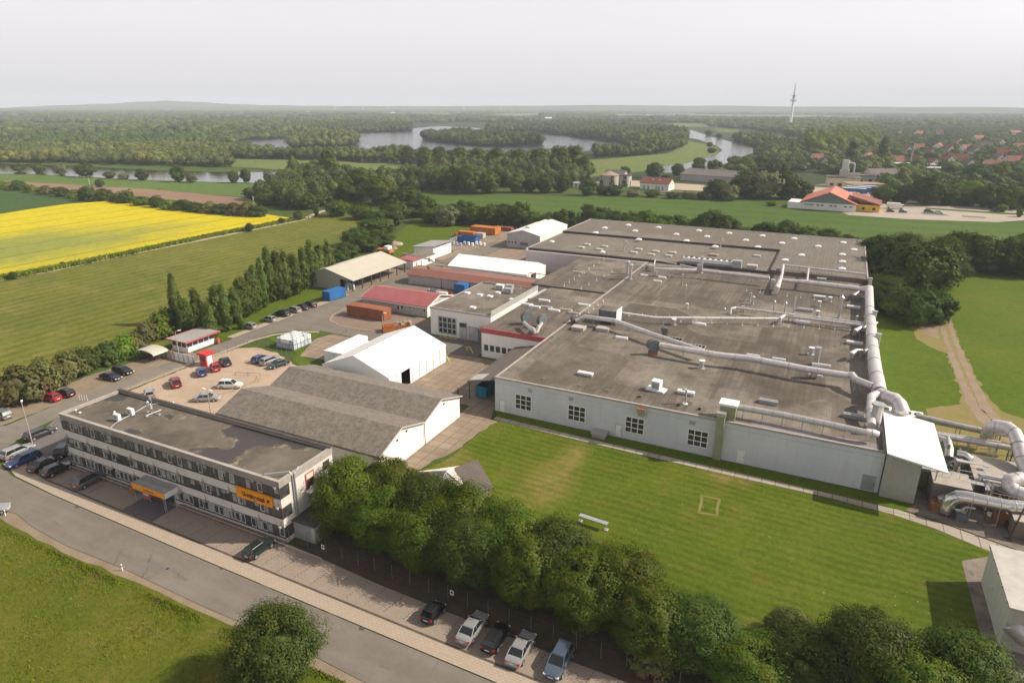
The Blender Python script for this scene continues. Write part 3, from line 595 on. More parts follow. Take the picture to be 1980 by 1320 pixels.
# ---------------------------------------------------------------- terrain, fields, water
def pg(pts): return [G(*p) for p in pts]
def roughen(poly, amp, step):
    out = []; n = len(poly)
    for i in range(n):
        a, b = Vector(poly[i]), Vector(poly[(i+1) % n]); L = (b-a).length; k = max(1, min(60, int(L/step))); t = (b-a)/max(L, 1e-6); nn = Vector((-t.y, t.x))
        for j in range(k):
            p = a.lerp(b, j/k); o = amp*(mnoise.noise(Vector((p.x/step*.45, p.y/step*.45, 3)))*1.6+mnoise.noise(Vector((p.x/step, p.y/step, 9))))*(1 if j else .4); out.append((p.x+nn.x*o, p.y+nn.y*o))
    return out
def sheet(name, poly, z, mat, kind='structure', label=None, cat=None):
    if mat in ('dirt', 'gravel', 'track', 'drytrack', 'islandgravel'): poly = roughen(poly, .28, .8)
    elif mat in ('path', 'soilfloor'): poly = roughen(poly, .3, 2)
    elif mat in ('riverside', 'crop3'): poly = roughen(poly, 2.5, 12)
    elif mat in ('meadow', 'crop2', 'soil', 'crop', 'lake', 'river', 'pond'): poly = roughen(poly, .8 if mat != 'lake' else 3, 5 if mat != 'lake' else 14)
    return MB().flat(poly, z).build(name, M[mat], kind=kind, label=label, cat=cat)
N = 96
MB().flat([(13000*math.cos(2*math.pi*i/N), 13000*math.sin(2*math.pi*i/N)) for i in range(N)], 0).build('ground', M['ground'], kind='structure')
MB().flat([(-900, -40), (400, -40), (400, 330), (-60, 470), (-420, 420), (-900, 500)], .03).build('grass_verge', M['verge'], kind='structure')
lake = [(480,280),(500,268),(560,263),(600,262),(640,256),(700,251),(790,249),(850,244),(1000,252),(1100,262),(1185,273),(1150,288),(1100,300),(1000,308),(900,316),(700,316),(620,306),(560,290),(470,284)]
river = [(1285,250),(1330,250),(1350,256),(1375,265),(1400,271),(1455,284),(1456,296),(1400,318),(1350,334),(1270,334),(1250,326),(1330,316),(1388,298),(1397,291),(1385,282),(1350,270),(1310,262),(1285,256)]
pond = [(-60,316),(60,318),(140,321),(230,326),(330,331),(460,333),(620,334),(660,338),(650,353),(500,354),(400,352),(300,349),(150,342),(60,337),(-60,336)]
river_meadow = [(1120,312),(1200,305),(1290,297),(1322,284),(1326,272),(1372,280),(1390,289),(1390,296),(1370,309),(1320,320),(1280,328),(1200,336),(1120,345)]
backmeadow = [(440,307),(610,311),(800,318),(830,334),(700,335),(610,333),(450,323)]
sheet('lake', pg(lake), .10, 'lake'); sheet('river', pg(river), .10, 'river'); sheet('pond', pg(pond), .10, 'pond')
sheet('river_meadow', pg(river_meadow), .06, 'riverside'); sheet('back_meadow', pg(backmeadow), .06, 'riverside')
sheet('crop_field', pg([(-80,334),(60,338),(200,346),(400,354),(520,357),(620,352),(660,357),(560,392),(500,384),(300,367),(0,349),(-80,344)]), .06, 'crop3')
sheet('ploughed_field', pg([(-80,344),(0,349),(300,367),(480,384),(500,396),(400,394),(200,373),(0,357),(-80,352)]), .08, 'soil')
sheet('wheat_field', pg([(-160,374),(60,374),(240,389),(210,396),(0,422),(-160,440)]), .06, 'crop2')
sheet('field_behind', pg([(760,372),(900,375),(1130,380),(1400,386),(1500,396),(1530,407),(1980,433),(2200,446),(2200,520),(1980,500),(1820,510),(1680,480),(1400,440),(1050,428),(850,396)]), .072, 'crop')
rp = [(-200,450),(-60,427),(0,418),(60,408),(130,398),(210,392),(260,393),(330,403),(400,410),(500,416),(560,425),(552,429),(520,434),(400,457),(240,488),(100,516),(0,533),(-200,569)]
MB().prism(pg(rp), .05, 1.0).build('rape_crop', M['rape'], kind='stuff', label='bright yellow rape crop in flower on the left', cat='crop')
meadow = [(-200,582),(0,545),(100,527),(240,497),(400,463),(520,438),(585,426),(632,412),(680,416),(740,436),(720,452),(680,470),(600,500),(520,560),(430,620),(330,665),(200,700),(60,760),(-200,860)]
sheet('meadow', pg(meadow), .07, 'meadow')
def ribbon(name, pts, wd, z, mat, jit=0.0, off=0.0):
    if jit or off:
        Q, W = [], []; wd = wd if isinstance(wd, list) else [wd]*len(pts); g = random.Random(len(pts)+int(off*10)+7)
        for i in range(len(pts)-1):
            a, b = Vector(pts[i]), Vector(pts[i+1]); t = (b-a).normalized(); nn = Vector((-t.y, t.x)); k = max(1, int((b-a).length/1.2))
            for j in range(k): p = a.lerp(b, j/k)+nn*(off+g.uniform(-.3, .3)*jit); Q.append((p.x, p.y)); W.append((wd[i]*(1-j/k)+wd[i+1]*j/k)*(1+g.uniform(-.5, .5)*jit))
        Q.append(tuple(Vector(pts[-1])+nn*off)); W.append(wd[-1])
        pts, wd = Q, W
    L, Rr = [], []
    P = [Vector((*p, 0)) for p in pts]
    for i, p in enumerate(P):
        d = (P[min(i+1, len(P)-1)]-P[max(i-1, 0)]).normalized(); n = Vector((-d.y, d.x, 0)); w_ = wd[i] if isinstance(wd, list) else wd
        L.append((p+n*w_/2)[:2]); Rr.append((p-n*w_/2)[:2])
    m = MB()
    for i in range(len(P)-1): m.add([(*L[i], z), (*Rr[i], z), (*Rr[i+1], z), (*L[i+1], z)], [(0, 1, 2, 3)])
    return m.build(name, M[mat], kind='structure')
ribbon('farm_path', pg([(-150,572),(0,542),(100,524),(240,494),(400,462),(520,438),(585,425),(612,413),(632,406)]), 3.2, .10, 'path')
sheet('yard_grass', pg([(740,480),(760,455),(800,428),(905,432),(925,437),(905,455),(840,480),(770,500)]), .08, 'lawn2')
sheet('side_lawn', [(11, 45), (11, 330), (60, 330), (300, 330), (300, 45)], .06, 'lawn2')
# worn tracks beside the hall
TRK = pg([(1822,600),(1832,640),(1850,690),(1872,740),(1895,790),(1935,832),(2000,872)])
ribbon('dry_verge', TRK, [2.8, 3.4, 3.8, 4.2, 5.5, 7, 9], .10, 'drytrack', .5)
for of in (-.95, .95): ribbon('wheel_rut', TRK, [.8, .95, 1.1, 1.3, 1.8, 2.4, 3], .105, 'track', .5, of)
sheet('dry_patch', pg([(1762,630),(1815,622),(1830,655),(1850,690),(1862,745),(1845,690),(1800,672),(1770,655)]), .08, 'drytrack')
sheet('gravel_pad', pg([(1772,630),(1812,628),(1815,655),(1795,650)]), .09, 'track')
sheet('dry_ground', pg([(1790,790),(1868,780),(1880,750),(1905,785),(1995,815),(2100,860),(2100,960),(1900,900),(1800,830)]), .08, 'drytrack')
# front: rough grass, road, pavement, parking
def jag(pts, amp, n=3):
    out = []; g = random.Random(5)
    for i in range(len(pts)-1):
        for k in range(n):
            t = k/n; out.append((pts[i][0]*(1-t)+pts[i+1][0]*t+(g.uniform(-amp, amp) if i or k else 0), pts[i][1]*(1-t)+pts[i+1][1]*t+(g.uniform(-amp, amp) if i or k else 0)))
    return out+[pts[-1]]
road_low = [(-320, 38.6), (-100, 38.9), (-93, 39.4), (-88, 38.6), (-80, 38.1), (-70, 38.4), (-55, 38.1), (-45, 38.3), (-34, 37.7), (-10, 37.5), (60, 36.5)]
sheet('rough_grass', [(-320, 38.4)]+jag([(-115, 37.8), (-95, 38.0), (-82, 37.2), (-70, 37.4), (-50, 37.2), (-34, 36.7)], .22, 5)+[(60, 35.5), (60, -30), (-320, -30)], .05, 'rough')
sheet('road_verge', [(-320, 38.7)]+jag([(-100, 39.1), (-92, 39.6), (-84, 38.5), (-70, 38.7), (-55, 38.4), (-34, 38.0)], .15, 5)+[(60, 37), (60, 34.5), (-34, 35.8)]+jag([(-50, 36.4), (-70, 36.5), (-82, 36.4), (-100, 37.2)], .3, 5)+[(-320, 37.5)], .045, 'dirt')
ROADZ = .09
MB().flat(road_low+[(60, 42.2), (-25.7, 43.1), (-62, 43.6), (-93, 44.3), (-104, 44.8), (-110, 46.2), (-114, 49.5), (-117, 56), (-118.2, 64), (-118.4, 90), (-118.6, 106), (-117.8, 111), (-114, 115.5), (-109, 117.4), (-84, 117.0), (-84, 123.0),
          (-107, 122.6), (-112.5, 125), (-114.8, 129), (-115.5, 134), (-115.6, 139), (-113.5, 141), (-113.5, 165), (-118.2, 172), (-118.4, 200), (-114.0, 214), (-113.6, 232), (-117.4, 240), (-121, 240), (-123.8, 200), (-123.4, 120), (-123.2, 62), (-122.4, 54), (-128, 48), (-150, 45.8), (-320, 45)], ROADZ).build('road', M['asphalt'], kind='structure')
for i, (q, L_, W_) in enumerate(((  (305,1095), 1.6, .7), ((335,1105), 1.1, .5), ((352,1118), .9, .5), ((108,1012), 1.0, .4), ((512,1135), .7, .4), ((745,1290), .6, .35), ((640,1180), 2.4, .8), ((245,1075), .8, .4))):
    x, y = G(*q); sheet('road_patch', roughen([(x-L_, y-W_/2), (x+L_, y-W_/2), (x+L_, y+W_/2), (x-L_, y+W_/2)], .15, .5), ROADZ+.004, 'asphalt2')
for q in ((430, 1098), (700, 1215), (150, 980)):
    x, y = G(*q); MB().flat([(x+.35*math.cos(t), y+.35*math.sin(t)) for t in [i*.4 for i in range(16)]], ROADZ+.004).build('drain_cover', M['darkcap'], kind='structure')
sheet('verge_dirt', [(-123.1, 51), (-123.2, 93), (-129, 93), (-130, 84), (-131.5, 75), (-131, 66), (-133, 60), (-140, 52), (-200, 49), (-200, 45.5), (-150, 45.7), (-128, 47.9)], .11, 'dirt')
sheet('pavement', [(60, 42.3), (-25.7, 43.2), (-62, 43.7), (-93, 44.4), (-103.5, 45), (-109, 46.6), (-112.6, 50), (-112, 51.5), (-107.5, 49), (-104, 47.2), (-98, 46.4), (-64, 45.8), (-27, 45.2), (60, 44.3)], .13, 'sidewalk')
kb = [(-112, 51.4), (-107.4, 48.95), (-104, 47.15), (-98, 46.35), (-64, 45.75), (-27, 45.15), (60, 44.25)]
ribbon('kerb', kb, .28, .15, 'kerbdark')
sheet('parking_area', [(60, 44.35), (-27, 45.25), (-64, 45.85), (-98, 46.45), (-104, 47.25), (-107.5, 49.1), (-110.5, 52), (-110.5, 62), (-99.5, 62), (-98.9, 50.6), (-55, 50.5), (-40, 49.4), (-17, 48.7), (60, 48.2)], .12, 'parking')
sheet('asphalt_apron', [(-112.5, 51.8), (-118, 60), (-118, 64), (-108, 63.5), (-99.6, 63.5), (-99.6, 50.9), (-107.3, 50.0)], .125, 'asphalt2')
sheet('entrance_paving', [(-81.2, 46.3), (-75, 46.2), (-75.2, 50.0), (-81.2, 50.0)], .14, 'entry')
dm = MB()
for i in range(24):
    xb = -70.7+i*2.54
    for k in range(8):
        t = k/7; dm.rbox(xb+t*.5, 46.2+t*(2.9 if xb > -55 else 2.9), .1445, .11, .17, .002, -.2)
for i in range(4):
    xb = -98+i*2.9
    for k in range(7): dm.rbox(xb, 46.9+k*.3, .1445, .14, .2, .002, 0)
dm.build('bay_marking', M['kerbdark'], kind='structure')
# planter strip in front of the office, and dirt under the trees
pl = MB().mat(0).box(-98.6, 49.9, .1, -81.4, 50.45, .42).box(-74.8, 49.9, .1, -55.6, 50.45, .42)
pl.build('planter_bed', M['brickedge'], label='low brick planter bed along the foot of the office front', cat='planter')
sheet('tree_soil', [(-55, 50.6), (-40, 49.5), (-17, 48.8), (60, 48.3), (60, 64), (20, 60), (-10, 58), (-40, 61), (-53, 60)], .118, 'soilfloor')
# lawn between hall and trees
sheet('lawn', [(-51.5, 69), (-48.4, 78), (-48.2, 93.0), (-30, 92.4), (-13, 92.1), (6, 91.9), (13, 91.4), (18, 90.2), (24, 87.5), (30, 84), (30, 40), (-10, 55), (-40, 58), (-52, 60)], .115, 'lawn')
for (a_, b_) in ((G(1356,958), G(1392,966)), (G(1392,966), G(1387,998)), (G(1387,998), G(1350,992)), (G(1350,992), G(1356,958))): ribbon('worn_outline', [a_, b_], .34, .119, 'wornlawn', .6)
sheet('grass_strip', [(-48.3, 94.1), (-49.9, 96.45), (14.3, 95.95), (13.0, 93.2), (8, 93.1), (-30, 93.5)], .12, 'lawn2')
sheet('slab_path', [(-48.6, 93.0), (-30, 92.4), (-13, 92.1), (6, 91.9), (13, 91.4), (18, 90.2), (24, 87.5), (30, 84), (33, 86), (27, 89.2), (20, 91.6), (14, 92.9), (6, 93.2), (-13, 93.4), (-30, 93.6), (-48.6, 94.2)], .13, 'padpath')
sheet('yard_paving', [(-55, 69.5), (-55, 96), (-90, 96), (-90, 117), (-66, 118.5), (-50.2, 118.5), (-50.2, 96.4), (-49.2, 93.2), (-49.9, 78), (-52.6, 69)], .125, 'slabs')
sheet('dirt_edge', jag([(-49.9, 92.9), (-47.5, 92.2), (-48.6, 88), (-48.4, 84), (-49.2, 80), (-50.6, 74)], .3, 3)+[(-52.3, 69), (-50.0, 78)], .119, 'dirt')
sheet('yard_asphalt', [(-90.2, 117.2), (-84, 117.1), (-84, 122.9), (-90, 123), (-90, 132), (-84, 132), (-66, 128), (-66, 118.7)], .128, 'asphalt2')
sheet('slab_area', [(-101, 101.8), (-90.2, 103), (-90.2, 116.8), (-104.5, 116.6), (-105.8, 112), (-103, 106)], .12, 'slabs')
sheet('yard_lawn', [(-118, 108), (-103, 103), (-101.2, 99.6), (-92, 94.8), (-92, 97.4), (-100, 102), (-104.6, 107), (-106.2, 112), (-108, 116.6), (-113, 114.4)], .10, 'lawn2')
sheet('gravel_car_park', [(-116.9, 66), (-117.6, 93), (-117.3, 99.5), (-114, 101.6), (-107, 101.2), (-96, 96.4), (-87.6, 93), (-87.6, 68), (-99.6, 63)], .115, 'gravel')
ribbon('pavement', [(-117.4, 60), (-117.9, 66), (-118.2, 90), (-118.0, 105), (-116.8, 110), (-113, 114.5), (-108.5, 116.6)], 1.0, .135, 'sidewalk')
sheet('gravel_island', [(-84, 123.1), (-107, 122.8), (-112.3, 125.1), (-114.6, 129), (-115.3, 134), (-115.3, 138.9), (-112, 139), (-90, 137), (-84, 130)], .125, 'islandgravel')
ribbon('kerb', [(-84, 123.0), (-107, 122.7), (-112.4, 125.05), (-114.7, 129), (-115.4, 134), (-115.45, 139)], .35, .15, 'sidewalk')
sheet('grass_bank', [(-124, 93), (-124.3, 130), (-124.3, 137), (-128, 147), (-143, 150), (-136, 125), (-128, 103), (-127, 93)], .10, 'lawn2')
sheet('bay_paving', [(-123.5, 104), (-123.5, 147), (-126.2, 147), (-125.6, 104)], .12, 'sidewalk')
sheet('shed_apron', [(-128, 147.2), (-123.6, 147.2), (-123.6, 182), (-124, 196), (-127, 196), (-140, 182), (-140, 150)], .11, 'dirt')
sheet('rear_yard', [(-117.5, 170), (-117.5, 198), (-113.5, 214), (-113.5, 229), (-92, 229), (-92, 198), (-70, 198), (-70, 168), (-96, 165)], .12, 'slabs')
sheet('rear_yard_road', [(-113.3, 141.2), (-91, 141.2), (-91, 154), (-66.8, 154), (-66.8, 166), (-96, 164), (-113.3, 164.8)], .118, 'islandgravel')
sheet('storage_paving', [(-123.8, 197), (-127, 198), (-127, 212), (-135, 220), (-141, 262), (-110, 268), (-100, 262), (-113.4, 240), (-119, 241), (-121.6, 236)], .12, 'slabs')
sheet('plant_concrete', [(16, 95.4), (14.8, 93.2), (20, 91.9), (27, 89.5), (33, 86.2), (60, 84), (60, 112), (16, 112)], .125, 'stained')
sheet('plant_surround', [(20.2, 84), (20.4, 62), (60, 60), (60, 84), (33, 85.5), (24, 87)], .122, 'stained')
M['greypave'] = surf('pale_asphalt', (.33, .285, .235), (.38, .33, .275), .05, .9, (.27, .24, .2), .3, .5)
sheet('market_car_park', pg([(1622,408),(1648,396),(1700,392),(1850,399),(2100,410),(2100,418),(1930,430),(1750,424),(1640,416)]), .12, 'greypave')
sheet('hedge_strip', pg([(1790,402),(1930,411),(2100,420),(2100,423),(1925,414),(1790,404.5)]), .13, 'verge')
sheet('bay_patch', pg([(1780,411),(1825,414),(1838,418),(1786,415)]), .13, 'asphalt2'); sheet('bay_patch', pg([(1858,417),(1905,420),(1908,423),(1862,420)]), .13, 'asphalt2')
sheet('depot_yard', pg([(1520,362),(1600,356),(1690,368),(1690,392),(1620,392),(1530,380)]), .12, 'path')
sheet('plant_yard', pg([(1130,352),(1240,362),(1320,368),(1420,372),(1420,362),(1330,356),(1200,348)]), .11, 'path')

# hills on the horizon
def ridge(name, prof, dist, depth, base=0.0):
    m = MB(); A = []; g = random.Random(3)
    n = 90; rows = []
    for i in range(n+1):
        px = prof[0][0]+(prof[-1][0]-prof[0][0])*i/n
        for k in range(len(prof)-1):
            if prof[k][0] <= px <= prof[k+1][0]: t = (px-prof[k][0])/(prof[k+1][0]-prof[k][0]); pyv = prof[k][1]*(1-t)+prof[k+1][1]*t
        d = RM.T @ np.array([(px-CX)/FPX, 0, 1.]); az = np.array([d[0], d[1]]); az /= np.linalg.norm(az)
        dd = RM.T @ np.array([(px-CX)/FPX, -(pyv-CY)/FPX, 1.]); hz = H+dd[2]/math.hypot(dd[0], dd[1])*dist
        hz = max(hz, 3)*(1+.03*math.sin(i*.9)+.02*g.uniform(-1, 1))
        rows.append([(az[0]*(dist+s*depth), az[1]*(dist+s*depth), base+hz*f) for s, f in ((-1, -.02), (-.6, .45), (-.25, .85), (0, 1), (.4, .7), (1, -.02))])
    vs = [p for r in rows for p in r]; fs = [(i*6+j, i*6+j+1, i*6+j+7, i*6+j+6) for i in range(n) for j in range(5)]
    return m.add(vs, fs).build(name, M['woodfar'], smooth=True, kind='structure')
ridge('hills', [(60,213),(130,208),(200,204.5),(300,201),(360,197),(400,195.5),(440,197),(520,202.5),(640,205),(800,205.5),(900,206)], 8200, 900)
ridge('hills', [(-300,212),(0,211),(200,210),(500,207.5),(700,206),(870,205.5),(1000,205),(1100,203.5),(1300,204.5),(1500,206),(1650,206.5),(1800,207),(1880,207.5),(1980,208.5),(2300,210)], 6900, 500)

# ---------------------------------------------------------------- woods in the distance
isA = [(560,288),(600,286),(650,284),(690,283),(690,268),(640,262),(570,264)]
isB = [(600,259),(700,257),(792,255),(794,246),(700,240),(600,244)]
isC = [(817,272),(870,278),(935,284),(1047,283),(1040,268),(930,262),(850,260),(826,262)]
shoreR = [(940,256),(1040,257),(1110,265),(1185,276),(1240,282),(1330,277),(1322,264),(1280,250),(1100,243),(950,244)]
spitL = [(-80,296),(250,292),(450,286),(470,272),(556,268),(540,258),(440,258),(300,262),(-80,262)]
treesS = [(1150,306),(1200,304),(1290,296),(1320,284),(1322,275),(1270,281),(1220,290),(1150,298)]
rowS = [(440,307),(610,309),(790,317),(1120,318),(1120,306),(900,308),(700,303),(600,298),(440,300)]
mid = [(800,350),(850,332),(1000,326),(1120,330),(1150,345),(1112,362),(900,366),(800,372),(700,385),(560,408),(480,385),(560,352),(640,345),(700,342)]
belt = [(-260,262),(500,268),(560,256),(640,246),(700,240),(900,237),(1280,237),(1400,247),(1550,262),(1700,246),(2200,250),(2200,227),(-260,227)]
farw = [(-260,230),(2240,230),(2240,216.5),(-260,216.5)]
fieldsF = [[(690,219),(860,219),(905,221.5),(860,227),(730,227)], [(950,221),(1050,219),(1056,231),(940,232)], [(1180,221),(1560,223),(1700,226),(1700,233),(1180,229)], [(545,227),(615,227),(630,235),(535,235)],
           [(40,238),(225,240),(225,250),(40,248)], [(400,230),(510,230),(510,240),(400,240)], [(240,222),(330,222),(330,227),(240,227)], [(1750,219),(1900,220),(1900,225),(1750,224)], [(640,237),(700,236),(710,242),(640,243)], [(0,226),(60,226),(60,231),(0,231)], [(1300,238),(1370,240),(1370,246),(1300,244)], [(1490,262),(1560,268),(1545,280),(1500,278)], [(380,222),(470,222),(470,226),(380,226)], [(1380,248),(1430,252),(1425,258),(1390,256)]]
for i, p in enumerate(fieldsF): sheet('far_field', pg(p), .3, 'crop3' if i % 2 else 'riverside')
HS_PX = [(1730,322),(1772,320),(1830,322),(1850,318),(1812,292),(1775,294),(1832,298),(1882,302),(1940,306),(1925,318),(1955,322),(1972,312),(1578,318),(1590,326),(1675,316),(1690,308),(1735,262),(1775,264),(1816,262),(1515,252),(1505,243),(1585,248),(1960,262),(1700,276),(1712,300),(1752,300),(1795,306),(1866,296),(1905,290),(1935,286),(1968,292),(1850,280),(1890,274),(1800,328),(1868,330),(1915,332),(1745,330),(1760,331),(1730,331),(1805,338),(1820,338),(1790,338),(1700,352)]
vill = [(1450,310),(1560,296),(1600,262),(1700,246),(2200,250),(2200,400),(1980,392),(1860,386),(1760,388),(1692,372),(1690,350),(1640,350),(1600,352),(1560,372),(1480,380),(1400,372),(1350,350),(1400,332)]
clearW = [lake, river, river_meadow]+fieldsF
wood('woodland', [isA], [], 9, 13, M['woodolive'], 'olive green wood on the small headland in the lake, left of centre', 170, 1.4, seed=1)
wood('woodland', [isB], [], 11, 13, M['woodfar'], 'low wood on the far shore jutting into the lake', 70, 2.0, seed=2)
wood('woodland', [isC], [], 10, 12.5, M['woodfar'], 'green wood on the long island in the middle of the lake', 160, 1.5, seed=3)
wood('woodland', [shoreR], [river, river_meadow], 11, 14, M['woodfar'], 'dark wood along the right shore of the lake', 80, 2.0, seed=4)
wood('woodland', [treesS], [river_meadow, river], 8, 12, M['woodfar'], 'tree belt between the lake and the curved river meadow', 110, 1.6, seed=5)
wood('woodland', [spitL, [(-260,296),(-80,296),(-80,262),(-260,262)]], [], 11, 11, M['woodfar'], 'mixed wood behind the olive willows on the left', 120, 1.7, seed=6, thin=-.3)
wood('willow_scrub', [[(-150,314),(130,316),(330,322),(445,324),(452,306),(500,303),(480,288),(250,290),(-150,292)]], [backmeadow], 8.5, 10, M['woodolive'], 'olive brown willow scrub along the far bank of the pond', 190, 1.15, seed=7, cat='scrub')
wood('woodland', [rowS], [[(800,309),(990,309),(990,300),(800,300)]], 8, 10, M['woodfar'], 'row of trees on the near shore of the lake', 150, 1.2, seed=8)
wood('woodland', [mid], [], 8.0, 12, M['woodfar'], 'dense wood between the pond and the silo buildings', 260, .95, seed=9)
wood('woodland', [belt], clearW, 21, 14, M['woodfar'], 'hazy band of woods beyond the lake', 50, 2.8, thin=-.22, seed=10)
wood('woodland', [farw], fieldsF, 62, 15, M['woodfar'], 'blue hazy forest along the horizon', 18, 8, seed=11, wr=.7, thin=-.2)
wood('woodland', [vill], [[(p[0]-12, p[1]-3), (p[0]+12, p[1]-3), (p[0]+12, p[1]+7), (p[0]-12, p[1]+7)] for p in HS_PX]+[river, [(1150,338),(1560,338),(1560,388),(1150,388)], [(1490,262),(1560,268),(1545,280),(1500,278)], [(1560,330),(1700,352),(1720,392),(1540,392)]], 11, 8.5, M['woodfar'], 'garden trees and woods around the village houses', 170, 1.2, seed=12, thin=-.33)
wood('woodland', [[(1555,302),(1610,306),(1690,290),(1690,262),(1640,256),(1560,278)]], [], 12, 17, M['leafL'], 'pale green wood behind the two tall poplars', 220, 1.4, seed=13)

wood('woodland', [[(1440,270),(1560,263),(1600,268),(1600,300),(1470,302),(1462,286),(1412,271)]], [river, [(1490,264),(1560,268),(1545,281),(1500,279)]], 11, 12, M['woodfar'], 'wood on the right river bank below the radio tower', 140, 1.5, seed=14)
# ---------------------------------------------------------------- single trees, shrubs and hedges
# front row along the car park fence
fr = [(-50.6,57.0,9.6,9.0),(-46.2,59.5,9.4,8.6),(-44.5,55.6,8.4,8.0),(-40.0,58.6,9.2,8.6),(-38.0,54.9,8.2,8.2),(-34.2,58.2,9.8,9.0),(-31.6,54.6,8.6,8.2),(-28.0,57.4,9.4,8.8),(-24.4,54.4,8.6,8.2),(-22.0,57.2,9.0,8.6),
      (-18.0,54.4,8.4,8.0),(-14.6,56.6,8.2,8.8),(-10.6,53.6,7.4,8.0),(-6.0,54.6,6.6,8.0),(-1.0,53.0,5.6,7.4),(4.0,55.2,6.6,7.6),(8.6,56.2,9.4,9.0),(12.4,53.2,9.2,8.6),(16.0,56.4,9.6,8.8),(20.5,53.0,8.6,8.6),(24.5,56.5,7.6,8.0)]
fk = ['nearL','nearA','nearA','nearB','nearA','nearA','nearB','nearA','nearA','nearB','nearA','nearA','nearA','nearB','nearA','nearB','nearB','nearA','nearB','nearB','nearA']
for i, (x, y, h, wd) in enumerate(fr):
    tree(fk[i], x, y, h, wd, f'{WORDN[i]} leafy tree from the office in the belt behind the car park fence', 'trees behind the car park fence')
for i, (x, y, h, wd) in enumerate([(-53.4,54.0,3.4,3.6),(-34,61.8,4.2,4.4),(-19.5,60.8,3.6,4.0),(-6.8,58.6,3.2,4.4),(2.4,61.0,3.8,5.0),(-9.5,51.8,3.2,4.6),(-2,50.6,3.0,4.5),(6,50.6,3.4,5),(13,50,3.4,5)]):
    tree('nearO' if i not in (5, 6) else 'bush', x, y, h, wd, f'{WORDN[i]} low yellowish shrub from the office among the fence trees', 'shrubs under the fence trees', 'shrub')
tree('nearB', *G(541, 1322), 8.1, 8.4, 'lone round dark green tree on the near side of the road', None)
# poplars along the meadow, left of the inner road
pop = [(346,628,13.8,2.9),(364,646,8.6,3.6),(385,640,9.6,4.6),(404,650,7.6,4.0),(424,628,9.4,4.8),(440,640,12.6,3.6),(410,655,8.5,3.0),(456,624,8.2,4.6),(472,612,10.4,4.8),(488,606,10.6,4.4),(498,600,13,4.2),(512,594,13.2,4.2),
       (526,584,14,4.4),(541,580,14,4.6),(556,578,13.0,4.6),(572,570,12.6,4.4),(590,560,12.4,4.8),(606,552,12.6,4.8),(622,546,11.8,4.8),(638,540,11.5,4.8)]
pop = [(a, b, c*(.92+.16*((i*7) % 5)/4), d*.84) for i, (a, b, c, d) in enumerate(pop)]
tree_line('poplar', pop, lambda n, i: f'{n} poplar from the left in the row beside the inner road', 'poplars beside the inner road')
tree('nearA', *G(473,606), 4.2, 4.4, 'small round tree on the grass bank in front of the poplars', None)
tree('nearL', *G(469,636), 3.2, 2.2, 'narrow little conifer-like shrub beside the first silver car', None, 'shrub')
hl = [(18,778,4.6,6.5),(48,774,6.2,8.2),(82,752,5.6,7),(112,742,4.0,5.5),(138,728,4.8,6.5),(166,712,4.4,6),(192,706,3.8,5.5),(214,700,4.4,6),(240,688,4.6,6),(262,676,3.8,5),(286,660,4.6,5.5),(312,652,5.6,6),(330,640,5.6,5.5)]
tree_line('bush', hl, lambda n, i: f'{n} bush from the left in the hedge below the big meadow', 'bushes below the big meadow', 'shrub')
# hedge between ploughed field and rape
hr = [(-20,362,5,9),(10,366,5,9),(36,368,6,9),(62,372,4.5,9),(90,376,5,9),(118,380,5.5,9),(146,383,4.6,9),(172,388,8,10),(202,391,7.2,10),(232,393,5.6,9),(248,396,7.6,9),(276,400,5.6,9),(306,404,6.6,9),(330,408,5.6,9),(356,410,6,9),(380,413,5.4,9),(404,415,6,9),(430,417,5.8,9),(456,419,6.4,9),(482,420,7.6,10),(500,422,6,9)]
tree_line(['bush','bush','mid'], hr, lambda n, i: f'{n} bush from the left in the hedge above the rape field', 'bushes above the rape field', 'shrub')
pb = [(38,332,6,9),(76,334,7.5,9),(120,338,8,9),(168,342,10,14),(212,345,5,8),(240,347,4.5,8),(276,349,8,9),(346,352,11,9),(372,353,7,8),(452,354,8,7),(476,353,9,7),(520,352,8.5,7),(540,351,5,4),(594,352,6,3.5)]
tree_line(['mid','mid','midO'], pb, lambda n, i: f'{n} tree from the left on the near bank of the pond', 'trees on the near bank of the pond')
tree('mid', *G(194,362), 5, 6, 'single small tree at the edge of the ploughed field', None)
tree_line('nearB', [(27,540,2.4,2.4),(122,515,1.6,1.6),(483,448,3.6,3.4),(545,432,2.6,3),(577,426,4.4,4.2),(612,418,4.6,2.4)], lambda n, i: f'{n} little tree from the left beside the farm path', 'little trees beside the farm path')
